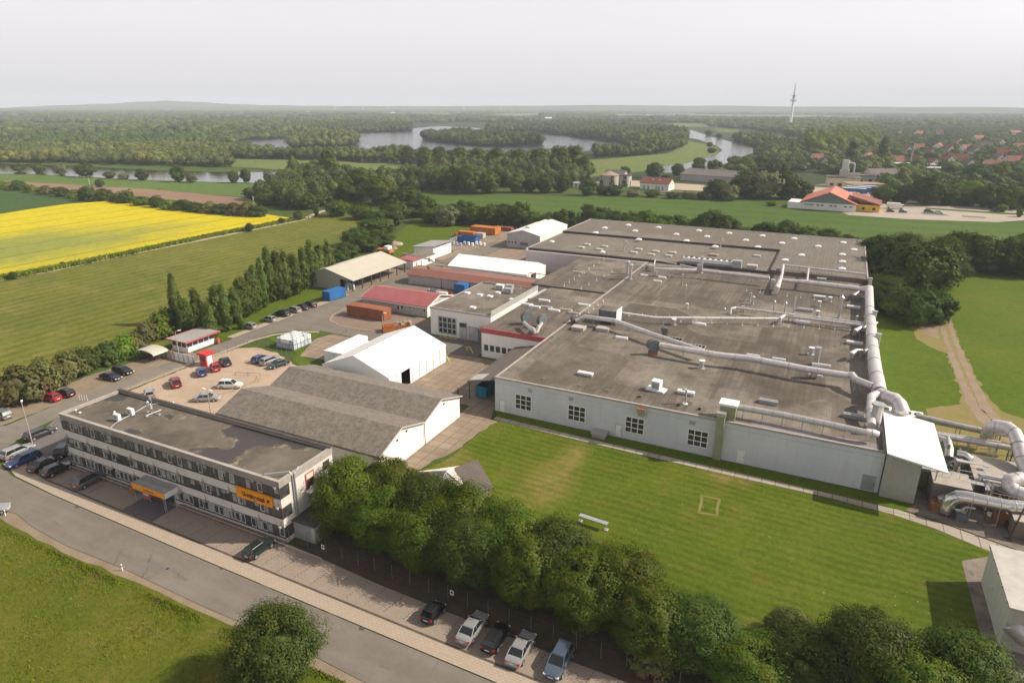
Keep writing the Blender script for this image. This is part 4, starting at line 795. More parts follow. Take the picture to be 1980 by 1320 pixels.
# clumps left of the yard and round the end of the path
cl = [(655,418,8,12),(700,424,7,11),(745,448,9,14),(765,430,10,13),(720,462,8,13),(690,475,6.5,11),(710,486,6,10),(672,498,5.5,9),(740,478,6,10),(655,512,5,8),(820,418,10,13),(700,388,17,20),(735,396,16,18),(675,390,13,16),(790,402,11,14),(560,402,7,11),(598,404,8,12),(520,396,8,12),(625,398,8,11),(545,386,9,12)]
tree_line(['mid','mid','mid'], cl, lambda n, i: f'{n} bushy tree from the left around the end of the farm path', 'bushy trees around the end of the farm path')
tree('midO', *G(865,437), 9.5, 10, 'pale olive willow in the tree row behind the orange containers', None)
tree_line(['tallpop'], [(640,352,21,15)], lambda n, i: 'tall broad poplar standing above the wood beside the pond', None)
bh = [(835,430,9,12),(800,420,8,12),(895,432,10,12),(920,434,9,11),(950,436,10,12),(975,437,9.5,11),(1005,438,10.5,11),(1028,440,7,9),(1062,443,7,9),(1090,444,8.5,10),(1112,447,6,9),(1140,446,11,12),(1165,449,10,12),(1190,452,9.5,11),(1220,454,10,12),(1250,456,11,12),
      (1280,459,9.5,11),(1310,460,9,11),(1345,462,8,10),(1375,464,11.5,13),(1400,467,10,11),(1440,470,6,10),(1480,470,8,11),(1520,472,9,12),(1560,476,8,12),(1600,482,7.5,10),(1635,486,6,9)]
tree_line(['mid','mid','mid'], bh, lambda n, i: f'{n} tree from the left in the hedgerow behind the factory hall', 'trees in the hedgerow behind the factory hall')
rc = [(1700,520,11,14),(1722,555,13,16),(1770,575,15,19),(1800,560,15,17),(1705,600,9,13),(1735,612,6,9),(1770,628,8,10),(1802,622,8,10),(1740,530,13,15),(1690,575,7,9)]
tree_line(['mid','mid','nearB'], rc, lambda n, i: f'{n} tree from the left in the clump right of the hall', 'trees in the clump right of the hall')
rf = [(1852,512,11,15),(1885,520,11,15),(1915,528,9.5,13),(1945,526,11,15),(1975,532,12,14),(1990,515,12,15)]
tree_line(['mid'], rf, lambda n, i: f'{n} bushy tree from the left in the far right copse', 'bushy trees in the far right copse')
# middle distance
tp = [(790,318,15,15),(820,322,16,15),(850,326,17,16),(890,330,18,16),(925,333,18,17),(960,338,19,18),(1000,338,18,17),(1040,340,19,17),(1080,338,20,18),(1112,336,20,16),(1128,345,15,13)]
tree_line(['tallpop'], tp, lambda n, i: f'{n} tall bushy poplar from the left before the lake', 'tall poplars before the lake')
md = [(800,366,13,14),(845,368,12,14),(880,372,15,16),(905,374,16,17),(945,374,14,14),(1000,372,12,12),(1025,372,11,11),(1055,373,11,12),(1085,372,11,11),(1135,378,10,11)]
tree_line(['mid'], md, lambda n, i: f'{n} round tree from the left along the edge of the wheat behind the yard', 'round trees along the green field')
md2 = [(1165,376,5,9),(1190,378,6,10),(1225,380,4,9),(1262,381,4.5,9),(1300,384,4,8),(1330,384,4.5,9),(1360,386,4.5,8),(1385,385,11,14),(1410,388,9,11),(1440,382,13,17),(1475,384,16,20),(1515,384,15,18),(1548,384,10,13),(1440,360,11,14)]
tree_line(['mid','mid','midO'], md2, lambda n, i: f'{n} tree from the left along the field edge by the silo yard', 'trees along the field edge by the silo yard')
md3 = [(1208,340,7,9),(1265,344,11,14),(1310,340,9,10),(1348,336,9,11),(1380,334,10,12),(1290,352,5,8)]
tree_line(['mid'], md3, lambda n, i: f'{n} tree from the left between silo and river', 'trees between silo and river')
tree('spire', *G(1643,322), 21, 9, 'left one of the two tall narrow poplars near the village', None)
tree('spire', *G(1702,320), 24, 10, 'right one of the two tall narrow poplars near the village', None)
rp_ = [(1705,392,10,12),(1740,392,8,12),(1790,396,15,16),(1838,396,11,15),(1870,396,13,17),(1910,402,12,15),(1950,404,13,16),(1990,404,11,15),(1760,352,10,14),(1885,360,14,18),(1925,352,14,16)]
tree_line(['mid','mid','nearL'], rp_, lambda n, i: f'{n} big tree from the left behind the shop car park', 'big trees behind the shop car park')
tree_line('nearL', [(1680,407,3.6,3),(1492,398,2.6,6),(1936,410,4,5),(1970,420,4.5,3)], lambda n, i: f'{n} small tree from the left near the shop and its car park', 'small trees near the shop')
tree_line('mid', [(1590,272,10,16),(1370,262,10,14),(1390,268,8,12),(1372,284,6,9),(1376,296,6,10),(1352,320,7,11),(1420,320,9,13),(1440,334,12,15),(1470,330,12,15),(1500,345,13,16)], lambda n, i: f'{n} tree from the left along the river banks', 'trees along the river banks')
# tufts of long grass (nobody could count them)
def tufts(name, n, sampler, size, mat, label):
    P = np.array([sampler() for _ in range(n)]); s = size*nr.uniform(.5, 1.4, n); a = nr.uniform(0, 6.28, n); d = np.stack([np.cos(a), np.sin(a), np.zeros(n)], 1)*s[:, None]*.35
    lean = nr.normal(size=(n, 3))*.25*s[:, None]; up = np.array([0, 0, 1.])*s[:, None]+lean*np.array([1, 1, 0])
    V = np.stack([P-d, P+d, P+d*.4+up, P-d*.4+up], 1).reshape(-1, 3); F = np.arange(4*n).reshape(n, 4)
    o = bpy.data.objects.new(name, mesh_np(name, V, F, mat)); COL.objects.link(o); tag(o, label, 'grass', kind='stuff')
M['blade'] = leafmat('grass_blade', (.15, .21, .03), (.19, .23, .04), (.22, .20, .07), .3)
def samp_front():
    while True:
        x = rnd.uniform(-110, -34); y = 36.9-abs(rnd.gauss(0, .5)) if rnd.random() < .35 else rnd.uniform(18, 37)
        if mnoise.noise(Vector((x*.16, y*.16, 0))) > rnd.uniform(-.5, .5): return (x, y, .05)
tufts('tall_grass', 16000, samp_front, .17, M['blade'], 'tufts of long grass on the rough meadow in front of the road')
def samp_edge():
    t = rnd.random(); q = [(0,541),(100,522),(240,493),(400,459),(520,436),(585,423)]; k = min(4, int(t*5)); f = t*5-k
    x, y = G(q[k][0]*(1-f)+q[k+1][0]*f, q[k][1]*(1-f)+q[k+1][1]*f); return (x+rnd.gauss(0, .9), y+rnd.gauss(0, .9), .05)
tufts('field_margin', 9000, samp_edge, 1.0, M['blade'], 'long grass margin between the rape and the farm path')

# ================================================================ BUILDINGS
def poly_hall(root, prof, a0, a1, axis, wallm, roofm, eave=.3, rname='roof', th=.18, trimm=None, walls=True):
    """prof: gable outline [(t,z) ...] from eave to eave; extruded along axis 'x' or 'y' from a0 to a1"""
    def P(t, z, a): return (a, t, z) if axis == 'x' else (t, a, z)
    if walls:
        full = [(prof[0][0], 0)]+list(prof)+[(prof[-1][0], 0)]
        m = MB(); m.fix = True; m.hull([P(t, z-.06 if z else z, a0) for t, z in full], [P(t, z-.06 if z else z, a1) for t, z in full]); m.build('wall', wallm, root)
    m = MB(); m.fix = True
    q = list(prof); d0 = Vector((q[0][0]-q[1][0], q[0][1]-q[1][1])).normalized()*eave; d1 = Vector((q[-1][0]-q[-2][0], q[-1][1]-q[-2][1])).normalized()*eave
    q[0] = (q[0][0]+d0.x, q[0][1]+d0.y); q[-1] = (q[-1][0]+d1.x, q[-1][1]+d1.y)
    ring = [(t, z+th) for t, z in q]+[(t, z) for t, z in reversed(q)]
    # each slope as its own slab so that concave profiles stay clean
    for i in range(len(q)-1):
        A = [P(q[i][0], q[i][1], a0-eave), P(q[i+1][0], q[i+1][1], a0-eave), P(q[i+1][0], q[i+1][1]+th, a0-eave), P(q[i][0], q[i][1]+th, a0-eave)]
        B = [P(q[i][0], q[i][1], a1+eave), P(q[i+1][0], q[i+1][1], a1+eave), P(q[i+1][0], q[i+1][1]+th, a1+eave), P(q[i][0], q[i][1]+th, a1+eave)]
        m.hull(A, B)
    r = m.build(rname, roofm, root)
    if trimm:
        for a in (a0-eave-.02, a1+eave+.02):
            m = MB()
            for i in range(len(q)-1): m.tube([P(q[i][0], q[i][1]+.06, a), P(q[i+1][0], q[i+1][1]+.06, a)], .13, 4)
            m.build('verge_board', trimm, root)
    return r
def win_y(root, x0, x1, z0, z1, y, nx, nz, fm, gm, fw=.07, out=-1, name='window', proud=.04):
    """window on a wall facing -Y (out=-1) or +Y"""
    m = MB(); a, b = (y+out*proud, y+out*.002)
    m.box(x0, a, z0, x1, b, z0+fw); m.box(x0, a, z1-fw, x1, b, z1); m.box(x0, a, z0+fw, x0+fw, b, z1-fw); m.box(x1-fw, a, z0+fw, x1, b, z1-fw)
    for i in range(1, nx): X = x0+(x1-x0)*i/nx; m.box(X-fw/2, a, z0+fw, X+fw/2, b, z1-fw)
    for j in range(1, nz): Z = z0+(z1-z0)*j/nz; m.box(x0+fw, a-out*.004, Z-fw/2, x1-fw, b, Z+fw/2)
    f = m.build(name, fm, root)
    MB().box(x0+fw*.5, y+out*.012, z0+fw*.5, x1-fw*.5, y+out*.004, z1-fw*.5).build('pane', gm, f); return f
def win_x(root, y0, y1, z0, z1, x, ny, nz, fm, gm, fw=.07, out=1, name='window', proud=.04):
    m = MB(); a, b = x+out*proud, x+out*.002
    m.box(a, y0, z0, b, y1, z0+fw); m.box(a, y0, z1-fw, b, y1, z1); m.box(a, y0, z0+fw, b, y0+fw, z1-fw); m.box(a, y1-fw, z0+fw, b, y1, z1-fw)
    for i in range(1, ny): Y = y0+(y1-y0)*i/ny; m.box(a, Y-fw/2, z0+fw, b, Y+fw/2, z1-fw)
    for j in range(1, nz): Z = z0+(z1-z0)*j/nz; m.box(a-out*.004, y0+fw, Z-fw/2, b, y1-fw, Z+fw/2)
    f = m.build(name, fm, root)
    MB().box(x+out*.012, y0+fw*.5, z0+fw*.5, x+out*.004, y1-fw*.5, z1-fw*.5).build('pane', gm, f); return f
def door_y(root, x0, x1, z0, z1, y, m1, m2, out=-1, handle=True):
    f = MB().box(x0-.08, y+out*.03, z0, x0, y+out*.003, z1+.08).box(x1, y+out*.03, z0, x1+.08, y+out*.003, z1+.08).box(x0, y+out*.03, z1, x1, y+out*.003, z1+.08)
    f.mat(1).box(x0, y+out*.02, z0, x1, y+out*.004, z1); d = f.build('door', [m2, m1], root)
    if handle: MB().box(x1-.2, y+out*.07, z0+1, x1-.1, y+out*.02, z0+1.12).build('handle', M['dark'], d)
    return d
def text(body, size, loc, rot, mat, parent, name='lettering', ext=.02, bold=0.0, align='LEFT'):
    cu = bpy.data.curves.new(name, 'FONT'); cu.body = body; cu.size = size; cu.extrude = ext; cu.offset = bold; cu.align_x = align
    t = bpy.data.objects.new(name, cu); COL.objects.link(t); t.matrix_world = Matrix.Translation(loc) @ rot
    bpy.context.view_layer.update(); me = bpy.data.meshes.new_from_object(t); me.transform(t.matrix_world); me.name = name
    bpy.data.objects.remove(t); o = bpy.data.objects.new(name, me); COL.objects.link(o); me.materials.clear(); me.materials.append(mat); put(o, parent); return o
RX90 = Matrix.Rotation(R(90), 4, 'X')

# ---- office block
OX0, OX1, OY0, OY1, OH = -98.9, -55.9, 50.6, 60.2, 8.9
off = empty('office_building', (0, 0, 0), 0, 'three-storey office block with flat wet roof, ribbon windows and an orange sign', 'office building')
MB().box(OX0, OY0, 0, OX1, OY1, 8.28).build('wall', M['offwall'], off)
p = MB(); t = .28
p.box(OX0-.06, OY0-.06, 8.0, OX1+.06, OY0+t, 8.9).box(OX0-.06, OY1-t, 8.0, OX1+.06, OY1+.06, 8.98).box(OX0-.06, OY0+t, 8.0, OX0+t, OY1-t, 8.9).box(OX1-t, OY0+t, 8.0, OX1+.06, OY1-t, 8.9)
p.build('parapet', M['offtop'], off)
cp = MB().box(OX0-.12, OY0-.14, 8.9, OX1+.12, OY0+t+.04, 8.96).box(OX0-.12, OY0+t+.04, 8.9, OX0+t+.04, OY1-t, 8.955).box(OX1-t-.04, OY0+t+.04, 8.9, OX1+.12, OY1-t, 8.955)
cp.build('coping', M['cap'], off); MB().box(OX0-.12, OY1-t-.12, 8.98, OX1+.12, OY1+.12, 9.1).build('coping', M['darkcap'], off)
rf = MB().box(OX0+t, OY0+t, 8.28, OX1-t, OY1-t, 8.55).build('roof', M['offroof'], off)
nb = 9; bw = (OX1-OX0)/nb; fl = [(.85, 2.35), (3.68, 5.12), (6.52, 8.0)]
for fi, (z0, z1) in enumerate(fl):
    MB().box(OX0-.03, OY0-.05, z0-.16, OX1+.03, OY0-.002, z0-.02).build('sill', M['darkcap'], off)
    for b in range(nb):
        if fi == 0 and b in (4,): continue
        x0 = OX0+b*bw+.04; x1 = x0+bw-.08
        f = MB(); npn = 5; fw = .07
        f.mat(0).box(x0, OY0-.045, z0, x1, OY0-.003, z0+.09).box(x0, OY0-.045, z1-.1, x1, OY0-.003, z1)
        for i in range(npn+1): X = x0+(x1-x0)*i/npn; wq = .20 if i in (0,) else .05; f.box(X-wq*.5, OY0-.05, z0+.09, X+wq*.5, OY0-.003, z1-.1)
        for i in range(npn):
            if rnd.random() < (.3 if fi else .7): X = x0+(x1-x0)*i/npn; ww = (x1-x0)/npn; f.mat(1).box(X+.07, OY0-.04, z0+.1, X+.12, OY0-.004, z1-.11).box(X+ww-.12, OY0-.04, z0+.1, X+ww-.07, OY0-.004, z1-.11).box(X+.12, OY0-.04, z0+.1, X+ww-.12, OY0-.004, z0+.16).box(X+.12, OY0-.04, z1-.17, X+ww-.12, OY0-.004, z1-.11).mat(0)
        w_ = f.build('window', [M['dframe'], M['wframe']], off)
        MB().box(x0+.02, OY0-.02, z0+.02, x1-.02, OY0-.012, z1-.02).build('pane', M['glass2'], w_)
        bl = MB(); k = 0
        for i in range(npn):
            if rnd.random() < .36:
                X = x0+(x1-x0)*i/npn; dr = rnd.choice([.35, .6, .95, 1.0]); hh = (z1-z0-.2)*dr
                wd_ = (x1-x0)/npn*rnd.choice([.35, .9, .9, .55]); MB().box(X+.06, OY0-.03, z1-.1-hh, X+.06+wd_-.1, OY0-.021, z1-.1).build('blind', M['blind'], w_)
        # lamp housings hung below each fascia joint
    for b in range(nb+1):
        X = min(OX1-.5, OX0+.6+b*bw); g = MB(); g.box(X-.16, OY0-.42, z1-.02, X+.16, OY0-.06, z1+.22).box(X-.03, OY0-.1, z1+.2, X+.03, OY0-.062, z1+.75).box(X-.1, OY0-.36, z1-.12, X+.1, OY0-.16, z1-.02)
        g.build('facade_lamp', M['concrete'], off)
# end wall windows (facing +X)
for (z0, z1) in fl: win_x(off, OY0+.02, OY0+1.55, z0-.1, z1, OX1, 1, 1, M['dframe'], M['glass2'], .14, 1)
for z0 in (6.3, 3.4): win_x(off, OY0+7.7, OY0+8.9, z0, z0+1.3, OX1, 1, 1, M['dframe'], M['glass2'], .12, 1)
bal = MB(); bal.mat(0).box(OX1+.003, OY0+4.3, 5.3, OX1+.06, OY0+5.9, 7.6).mat(1).box(OX1+.06, OY0+4.5, 6.75, OX1+.10, OY0+5.7, 7.45).mat(2).box(OX1+.06, OY0+4.5, 5.4, OX1+.075, OY0+5.7, 6.7)
bal.build('balcony_door', [M['redtrim'], M['creamwall'], M['dark']], off)
rl = MB().box(OX1+.003, OY0+4.1, 5.2, OX1+1.0, OY0+6.1, 5.3)
for q in range(6): rl.bar((OX1+.95, OY0+4.15+q*.38, 5.3), (OX1+.95, OY0+4.15+q*.38, 6.2), .025)
rl.bar((OX1+.95, OY0+4.1, 6.2), (OX1+.95, OY0+6.1, 6.2), .03); rl.build('balcony', M['white'], off)
dp = MB(); 
for yy in (2.1, 2.45): dp.tube([(OX1+.15, OY0+yy, .3), (OX1+.15, OY0+yy, 8.7)], .09, 8)
dp.tube([(OX1+.15, OY0+2.1, 8.75), (OX1-.3, OY0+2.1, 9.15), (OX1-2.6, OY0+.3, 9.15)], .09, 6).tube([(OX1+.15, OY0+2.45, 8.75), (OX1-.2, OY0+3.6, 9.1)], .08, 6); dp.build('downpipe', M['galv'], off)
# rooftop of the office
def OR(px, py): return G(px, py, 8.56)
def ac_unit(px, py, z, label, rz=0.0, s=1.0, grp=None):
    x, y = G(px, py, z); e = empty('air_conditioner', (x, y, z), rz, label, 'air conditioner', grp)
    MB().box(-.45*s, -.18*s, .15, .45*s, .18*s, .15+.75*s).build('housing', M['white'], e)
    MB().tube([(-.12*s, -.19*s, .15+.38*s), (-.12*s, -.21*s, .15+.38*s)], .27*s, 16).build('fan_grille', M['galv'], e)
    for sx in (-1, 1): MB().box(sx*.32*s-.04, -.25*s, 0, sx*.32*s+.04, .25*s, .148).build('foot', M['galv'], e)
    return e
ac_unit(228, 813, 8.56, 'left one of two white cooling units on the office roof', 0, 1.25, 'white cooling units on the office roof')
ac_unit(254, 802, 8.56, 'right one of two white cooling units on the office roof', 0, 1.25, 'white cooling units on the office roof')
am = empty('antenna_mast', (*OR(297, 799), 8.56), 0, 'small mast with round dish and cross foot on the office roof', 'antenna')
MB().cyl(0, 0, .1, 2.5, .05, 8).build('pole', M['galv'], am); MB().tube([(-1.2, .1, .1), (1.2, -.1, .1)], .06, 6).tube([(.1, 1.1, .1), (-.1, -1.1, .1)], .06, 6).build('cross_foot', M['galv'], am)
MB().tube([(0, -.1, 2.5), (0, -.02, 2.5)], [.34, .1], 14).build('dish', M['white'], am); MB().tube([(-.18, -.08, .8), (-.18, -.08, 1.6)], .13, 8).build('radio_box', M['white'], am)
for i in range(4): a = i*1.57+.05; MB().rbox(1.15*math.cos(a), 1.15*math.sin(a), 0, .35, .35, .1, a).build('ballast', M['concrete'], am)
cn = [OR(213, 829), OR(228, 816), OR(254, 803), OR(283, 786), OR(297, 783), OR(312, 780)]
tag(MB().tube([(x, y, 8.7) for x, y in cn], .07, 6).build('roof_conduit', M['galv']), 'grey conduit running past the two cooling units on the office roof', 'conduit')
for i, (px, py, hh, rr, lb) in enumerate([(336, 784, .7, .14, 'short vent pipe near the dark rear parapet of the office roof'), (147, 796, .45, .2, 'small white vent at the left end of the office roof'), (155, 800, .35, .22, 'grey vent cap at the left end of the office roof'), (222, 800, .5, .18, 'little white vent cone behind the cooling units'), (286, 782, .6, .2, 'white vent cone by the bend of the conduit')]):
    x, y = OR(px, py); e = empty('roof_vent', (x, y, 8.55), 0, lb, 'roof vent')
    MB().cyl(0, 0, 0, hh*.7, rr*.5, 8).build('pipe', M['galv'], e); MB().cyl(0, 0, hh*.7+.002, hh, rr, 10, rr*.3).build('cap', M['white'], e)
# entrance canopy with orange fascia
cn_ = empty('entrance_canopy', (0, 0, 0), 0, 'grey flat entrance canopy with orange fascia on thin posts', 'canopy')
cx0, cx1, cyf = -81.3, -74.9, 48.4
MB().box(cx0, cyf, 3.0, cx1, 50.5, 3.12).box(cx0-.05, cyf-.02, 3.12, cx0+2.2, 50.5, 3.17).box(cx0+4.3, cyf-.02, 3.12, cx1+.05, 50.5, 3.17).build('roof', M['greyroof'], cn_)
fa = MB().box(cx0-.02, cyf-.09, 2.35, cx1+.02, cyf-.025, 3.14).build('fascia', M['orangepaint'], cn_)
text('Continental', .42, (cx0+2.3, cyf-.10, 2.6), RX90, M['dark'], fa, ext=.006)
MB().box(cx1+.022, cyf, 2.3, cx1+.07, 50.5, 3.12).build('side_panel', M['white'], cn_)
for X in (cx0+.1, cx1-.1, cx1-.45): MB().cyl(X, cyf+.05, .14, 2.99, .05, 6).build('post', M['galv'], cn_)
MB().cyl(cx1-.1, 49.9, .14, 2.99, .05, 6).build('post', M['galv'], cn_)
MB().box(-80.0, 50.3, .14, -76.2, 50.55, 2.35).build('entrance_glazing', M['glass2'], off)
rs = empty('notice_board', (0, 0, 0), 0, 'dark red panel with white stripes under the entrance canopy', 'sign')
MB().box(-80.7, 49.2, .3, -79.4, 49.3, 1.9).build('panel', M['redtrim'], rs); MB().box(-80.55, 49.18, 1.0, -79.55, 49.196, 1.1).box(-80.55, 49.18, 1.18, -79.55, 49.196, 1.3).build('stripe', M['white'], rs)
for X in (-80.75, -79.4): MB().box(X, 49.2, .13, X+.06, 49.28, 2.0).build('post', M['galv'], rs)
tag(MB().box(-83.9, 49.3, .25, -82.9, 49.36, 1.3).box(-83.8, 49.31, .12, -83.72, 49.35, .25).box(-83.05, 49.31, .12, -82.97, 49.35, .25).build('sign_panel', M['rust']), 'small rust red panel standing before the planter, left of the canopy', 'sign')
# big orange sign
sx0, sz0 = onY(457, 951, OY0-.25); sx1, sz1 = onY(524, 957, OY0-.25)
sg = MB().box(sx0, OY0-.30, 5.0, sx1, OY0-.08, 6.52).build('sign', M['orangepaint'], off)
SW = sx1-sx0; text('ntinental', SW*.142, (sx0+SW*.305, OY0-.305, 5.46), RX90, M['dark'], sg, ext=.008, bold=.032)
em = MB(); yq = OY0-.305
def arc(cx_, cz, r, a0, a1, w_, n=16):
    for i in range(n):
        t0, t1 = R(a0+(a1-a0)*i/n), R(a0+(a1-a0)*(i+1)/n)
        em.add([(cx_+math.cos(t)*(r-s*w_), yq-.01, cz+math.sin(t)*(r-s*w_)) for t, s in ((t0, 0), (t1, 0), (t1, 1), (t0, 1))], [(0, 1, 2, 3)])
arc(sx0+SW*.225, 5.78, SW*.052, 35, 325, .12); arc(sx0+SW*.262, 5.70, SW*.034, 0, 360, .11)
# small rearing horse emblem right of the word
hx, hz = sx0+SW*.865, 5.4
em.add([(hx+u*.7, yq-.01, hz+v*.7) for u, v in ((0, 0), (.12, .02), (.2, .35), (.45, .42), (.62, .2), (.7, .25), (.58, .58), (.75, .72), (.72, .85), (.5, .78), (.38, 1.05), (.25, 1.1), (.3, .9), (.1, .62), (-.1, .5), (-.02, .4))], [tuple(range(16))])
em.build('emblem', M['dark'], sg)

# ---- factory hall
HX0, HX1, HY0 = -50.0, 11.5, 96.5
hall = empty('factory_hall', (0, 0, 0), 0, 'huge flat-roofed factory hall with pale blue front wall and grey felt roofs', 'factory hall')
MB().box(HX0, HY0, 0, HX1, 199.6, 6.34).build('wall', M['hallwall'], hall)
MB().box(-90.9, 198.3, 0, -50.01, 262.6, 6.6).box(-50.01, 199.62, 0, 11.0, 262.6, 6.6).build('wall', M['greywall'], hall)
roof1 = MB().box(HX0+.35, HY0+.35, 6.342, HX1-.3, 199.6, 6.6).build('roof', M['felt'], hall)
roof2 = MB().box(-90.5, 199.9, 6.602, -14.0, 231.5, 7.2).build('roof', M['felt2'], hall)
roof3 = MB().box(-90.5, 231.502, 6.602, 10.7, 262.2, 7.8).box(-13.99, 199.9, 6.602, 10.7, 231.5, 7.8).build('roof', M['felt2'], hall)
pp = MB().mat(0).box(HX0-.05, HY0-.05, 6.34, HX1+.05, HY0+.35, 6.68).box(HX0-.05, HY0+.35, 6.34, HX0+.35, 199.6, 6.68).box(HX1-.3, HY0+.35, 6.34, HX1+.05, 199.6, 6.68)
pp.box(-90.95, 198.2, 6.602, -90.5, 262.7, 7.35).box(10.7, 199.62, 6.602, 11.1, 262.7, 7.95).box(-90.5, 262.2, 6.602, 10.7, 262.7, 7.95).box(-90.95, 231.5, 7.35, -90.5, 262.7, 7.95)
pp.build('parapet', M['cap'], hall)
pp = MB().box(-90.5, 199.62, 6.602, -14.2, 199.9, 7.38).box(-90.5, 231.2, 7.2, -14.2, 231.5, 7.95).box(-14.25, 199.62, 6.602, -13.99, 231.5, 7.95)
pp.build('roof_step', M['darkcap'], hall)
# lower-left sub blocks of the roof
MB().box(-71, 159, 0, -50.01, 198.28, 6.2).build('wall', M['greywall'], hall)
MB().box(-70.8, 159.2, 6.202, -50.01, 198.2, 6.6).build('roof', M['felt'], hall)
MB().box(-71.05, 158.9, 6.2, -70.8, 198.28, 6.7).box(-70.8, 158.9, 6.2, -50.01, 159.2, 6.7).build('parapet', M['darkcap'], hall)
MB().box(-67, 148, 0, -50.01, 158.88, 5.9).build('wall', M['greywall'], hall)
MB().box(-65.4, 148.2, 5.902, -50.01, 158.88, 6.35).build('roof', M['felt'], hall); MB().box(-65.4, 148.0, 5.902, -50.01, 148.2, 6.45).build('parapet', M['darkcap'], hall)
# walls above the grey upper band: front band line
MB().box(HX0-.012, HY0-.018, 5.62, HX1+.012, HY0-.002, 5.66).build('wall_joint', M['cap'], hall)
def hallwin(a, b, c, d, s=3.882, ox=900, oy=700):
    x0, z1 = onY(ox+a/s, oy+b/s, HY0); x1, z0 = onY(ox+c/s, oy+d/s, HY0); return x0, x1, z0, z1
for a in ((372, 228, 497, 360), (768, 312, 902, 452), (1197, 402, 1343, 548), (1660, 497, 1825, 652)):
    x0, x1, z0, z1 = hallwin(*a); xc = (x0+x1)/2; win_y(hall, xc-1.6, xc+1.6, 1.35, 4.2, HY0, 3, 3, M['wframe'], M['glass'], .13)
for a in ((470, 180, 501, 206), (778, 238, 812, 264), (1683, 426, 1725, 455)):
    x0, x1, z0, z1 = hallwin(*a); MB().box(x0, HY0-.06, 5.0, x1, HY0-.003, 5.55).build('wall_vent', M['galv'], hall)
for a in ((258, 275, 300, 362), (1130, 462, 1176, 556)):
    x0, x1, z0, z1 = hallwin(*a); door_y(hall, x0, x0+1.0, .15, 2.3, HY0, M['white'], M['galv'])
x0, z0 = onY(1350+283/3.882, 730+640/3.882, HY0); door_y(hall, x0, x0+1.1, .15, 2.3, HY0, M['white'], M['creamwall'])
x0, z0 = onY(1350+1215/3.882, 730+850/3.882, HY0); door_y(hall, x0, x0+1.6, .15, 2.5, HY0, M['galv'], M['galv'])
# chimney-like wall fan box and conduit
x0, x1, z0, z1 = hallwin(1300, 322, 1355, 385)
fb = empty('wall_fan_box', (0, 0, 0), 0, 'yellowish fan box hung on the hall front below the roof edge', 'ventilation box')
MB().box(x0, HY0-.75, 5.55, x1, HY0-.004, 6.15).build('housing', M['greenduct'], fb); MB().box(x0-.1, HY0-.85, 6.15, x1+.05, HY0-.05, 6.25).build('lid', M['rust'], fb); MB().box(x0+.15, HY0-.7, 5.0, x1-.1, HY0-.08, 5.5).build('outlet', M['greenduct'], fb)
# concrete shaft at the wall foot
x, y = G(1164, 838); sh = empty('concrete_shaft', (x, HY0-1.5, 0), 0, 'low concrete light shaft with slab lid at the foot of the hall front', 'concrete shaft')
MB().box(-1.1, -.6, .1, 1.1, 1.3, .75).build('base', M['concrete'], sh); MB().box(-1.3, -.8, .752, 1.3, 1.45, .9).build('lid', M['concrete'], sh)

# skylights (parts of the roofs)
def dome(root, x, y, z, s=1.5, m='skydome'):
    g = MB(); g.box(x-s/2, y-s/2, z, x+s/2, y+s/2, z+.25)
    A = [(x+u*s*.46, y+v*s*.46, z+.252) for u, v in ((-1,-1),(1,-1),(1,1),(-1,1))]; B = [(x+u*s*.22, y+v*s*.22, z+.55) for u, v in ((-1,-1),(1,-1),(1,1),(-1,1))]
    g.hull(A, B); g.build('skylight', M[m], root)
z3 = lambda a, b: (1300+a/4.89, 430+b/4.89)
z2 = lambda a, b: (960+a/4.89, 420+b/4.89)
z4 = lambda a, b: (1040+a/4.89, 580+b/4.89)
z5 = lambda a, b: (1380+a/4.89, 600+b/4.89)
for p in [z3(*q) for q in ((37,116),(250,82),(328,137),(132,178),(537,106),(695,172),(852,130),(808,236),(1037,200),(1152,157),(1380,230),(1222,313),(1617,195),(1718,262),(1608,308),(1608,375),(1066,360),(1606,442),(405,232))]+[z2(*q) for q in ((1245,78),(1022,105),(935,150),(1530,100),(1310,133),(1345,213))]:
    dome(roof3, *G(*p, 7.8), 7.8, 1.9)
for p in [z2(*q) for q in ((855,262),(800,290),(1020,280),(970,310),(1343,308),(1298,338),(1505,328),(1463,357),(1665,340),(1625,370))]+[z3(800,322)]:
    x, y = G(*p, 7.2); MB().box(x-1.1, y-.9, 7.2, x+1.1, y+.9, 7.55).box(x-.95, y-.75, 7.552, x+.95, y+.75, 7.66).build('skylight', M['skygrey'], roof2)
for p in (z2(523, 234), z2(1003, 334)): dome(roof2, *G(*p, 7.2), 7.2, 1.5)
def barrel(root, px, py, z, L=2.9, wd=.85, m='skydome'):
    x, y = G(px, py, z); g = MB(); g.box(x-L/2, y-wd/2, z, x+L/2, y+wd/2, z+.2)
    pr = [(-wd*.46, .202), (-wd*.36, .40), (0, .50), (wd*.36, .40), (wd*.46, .202)]
    g.hull([(x-L*.49, y+a, z+b) for a, b in pr], [(x+L*.49, y+a, z+b) for a, b in pr]); g.build('skylight', M[m], root)
for p in [(452,792),(290,829),(360,850),(543,884),(828,834)]: barrel(roof1, *z2(*p), 6.6)
for p in [(472,856),(658,882),(733,914),(765,524)]: barrel(roof1, *z2(*p), 6.6, m='skygrey')
for p in [z2(1397,554), z2(1565,574), z2(1523,610)]: barrel(roof1, *p, 6.6, 2.2, .7)
for p in [z2(1185,1146), z2(1905,1010), z3(260,965)]: barrel(roof1, *p, 6.6, 2.6, .9)
for p in [z5(370,435), z5(615,470), z5(1040,528), z5(960,624)]: barrel(roof1, *p, 6.6, 2.4, .5)
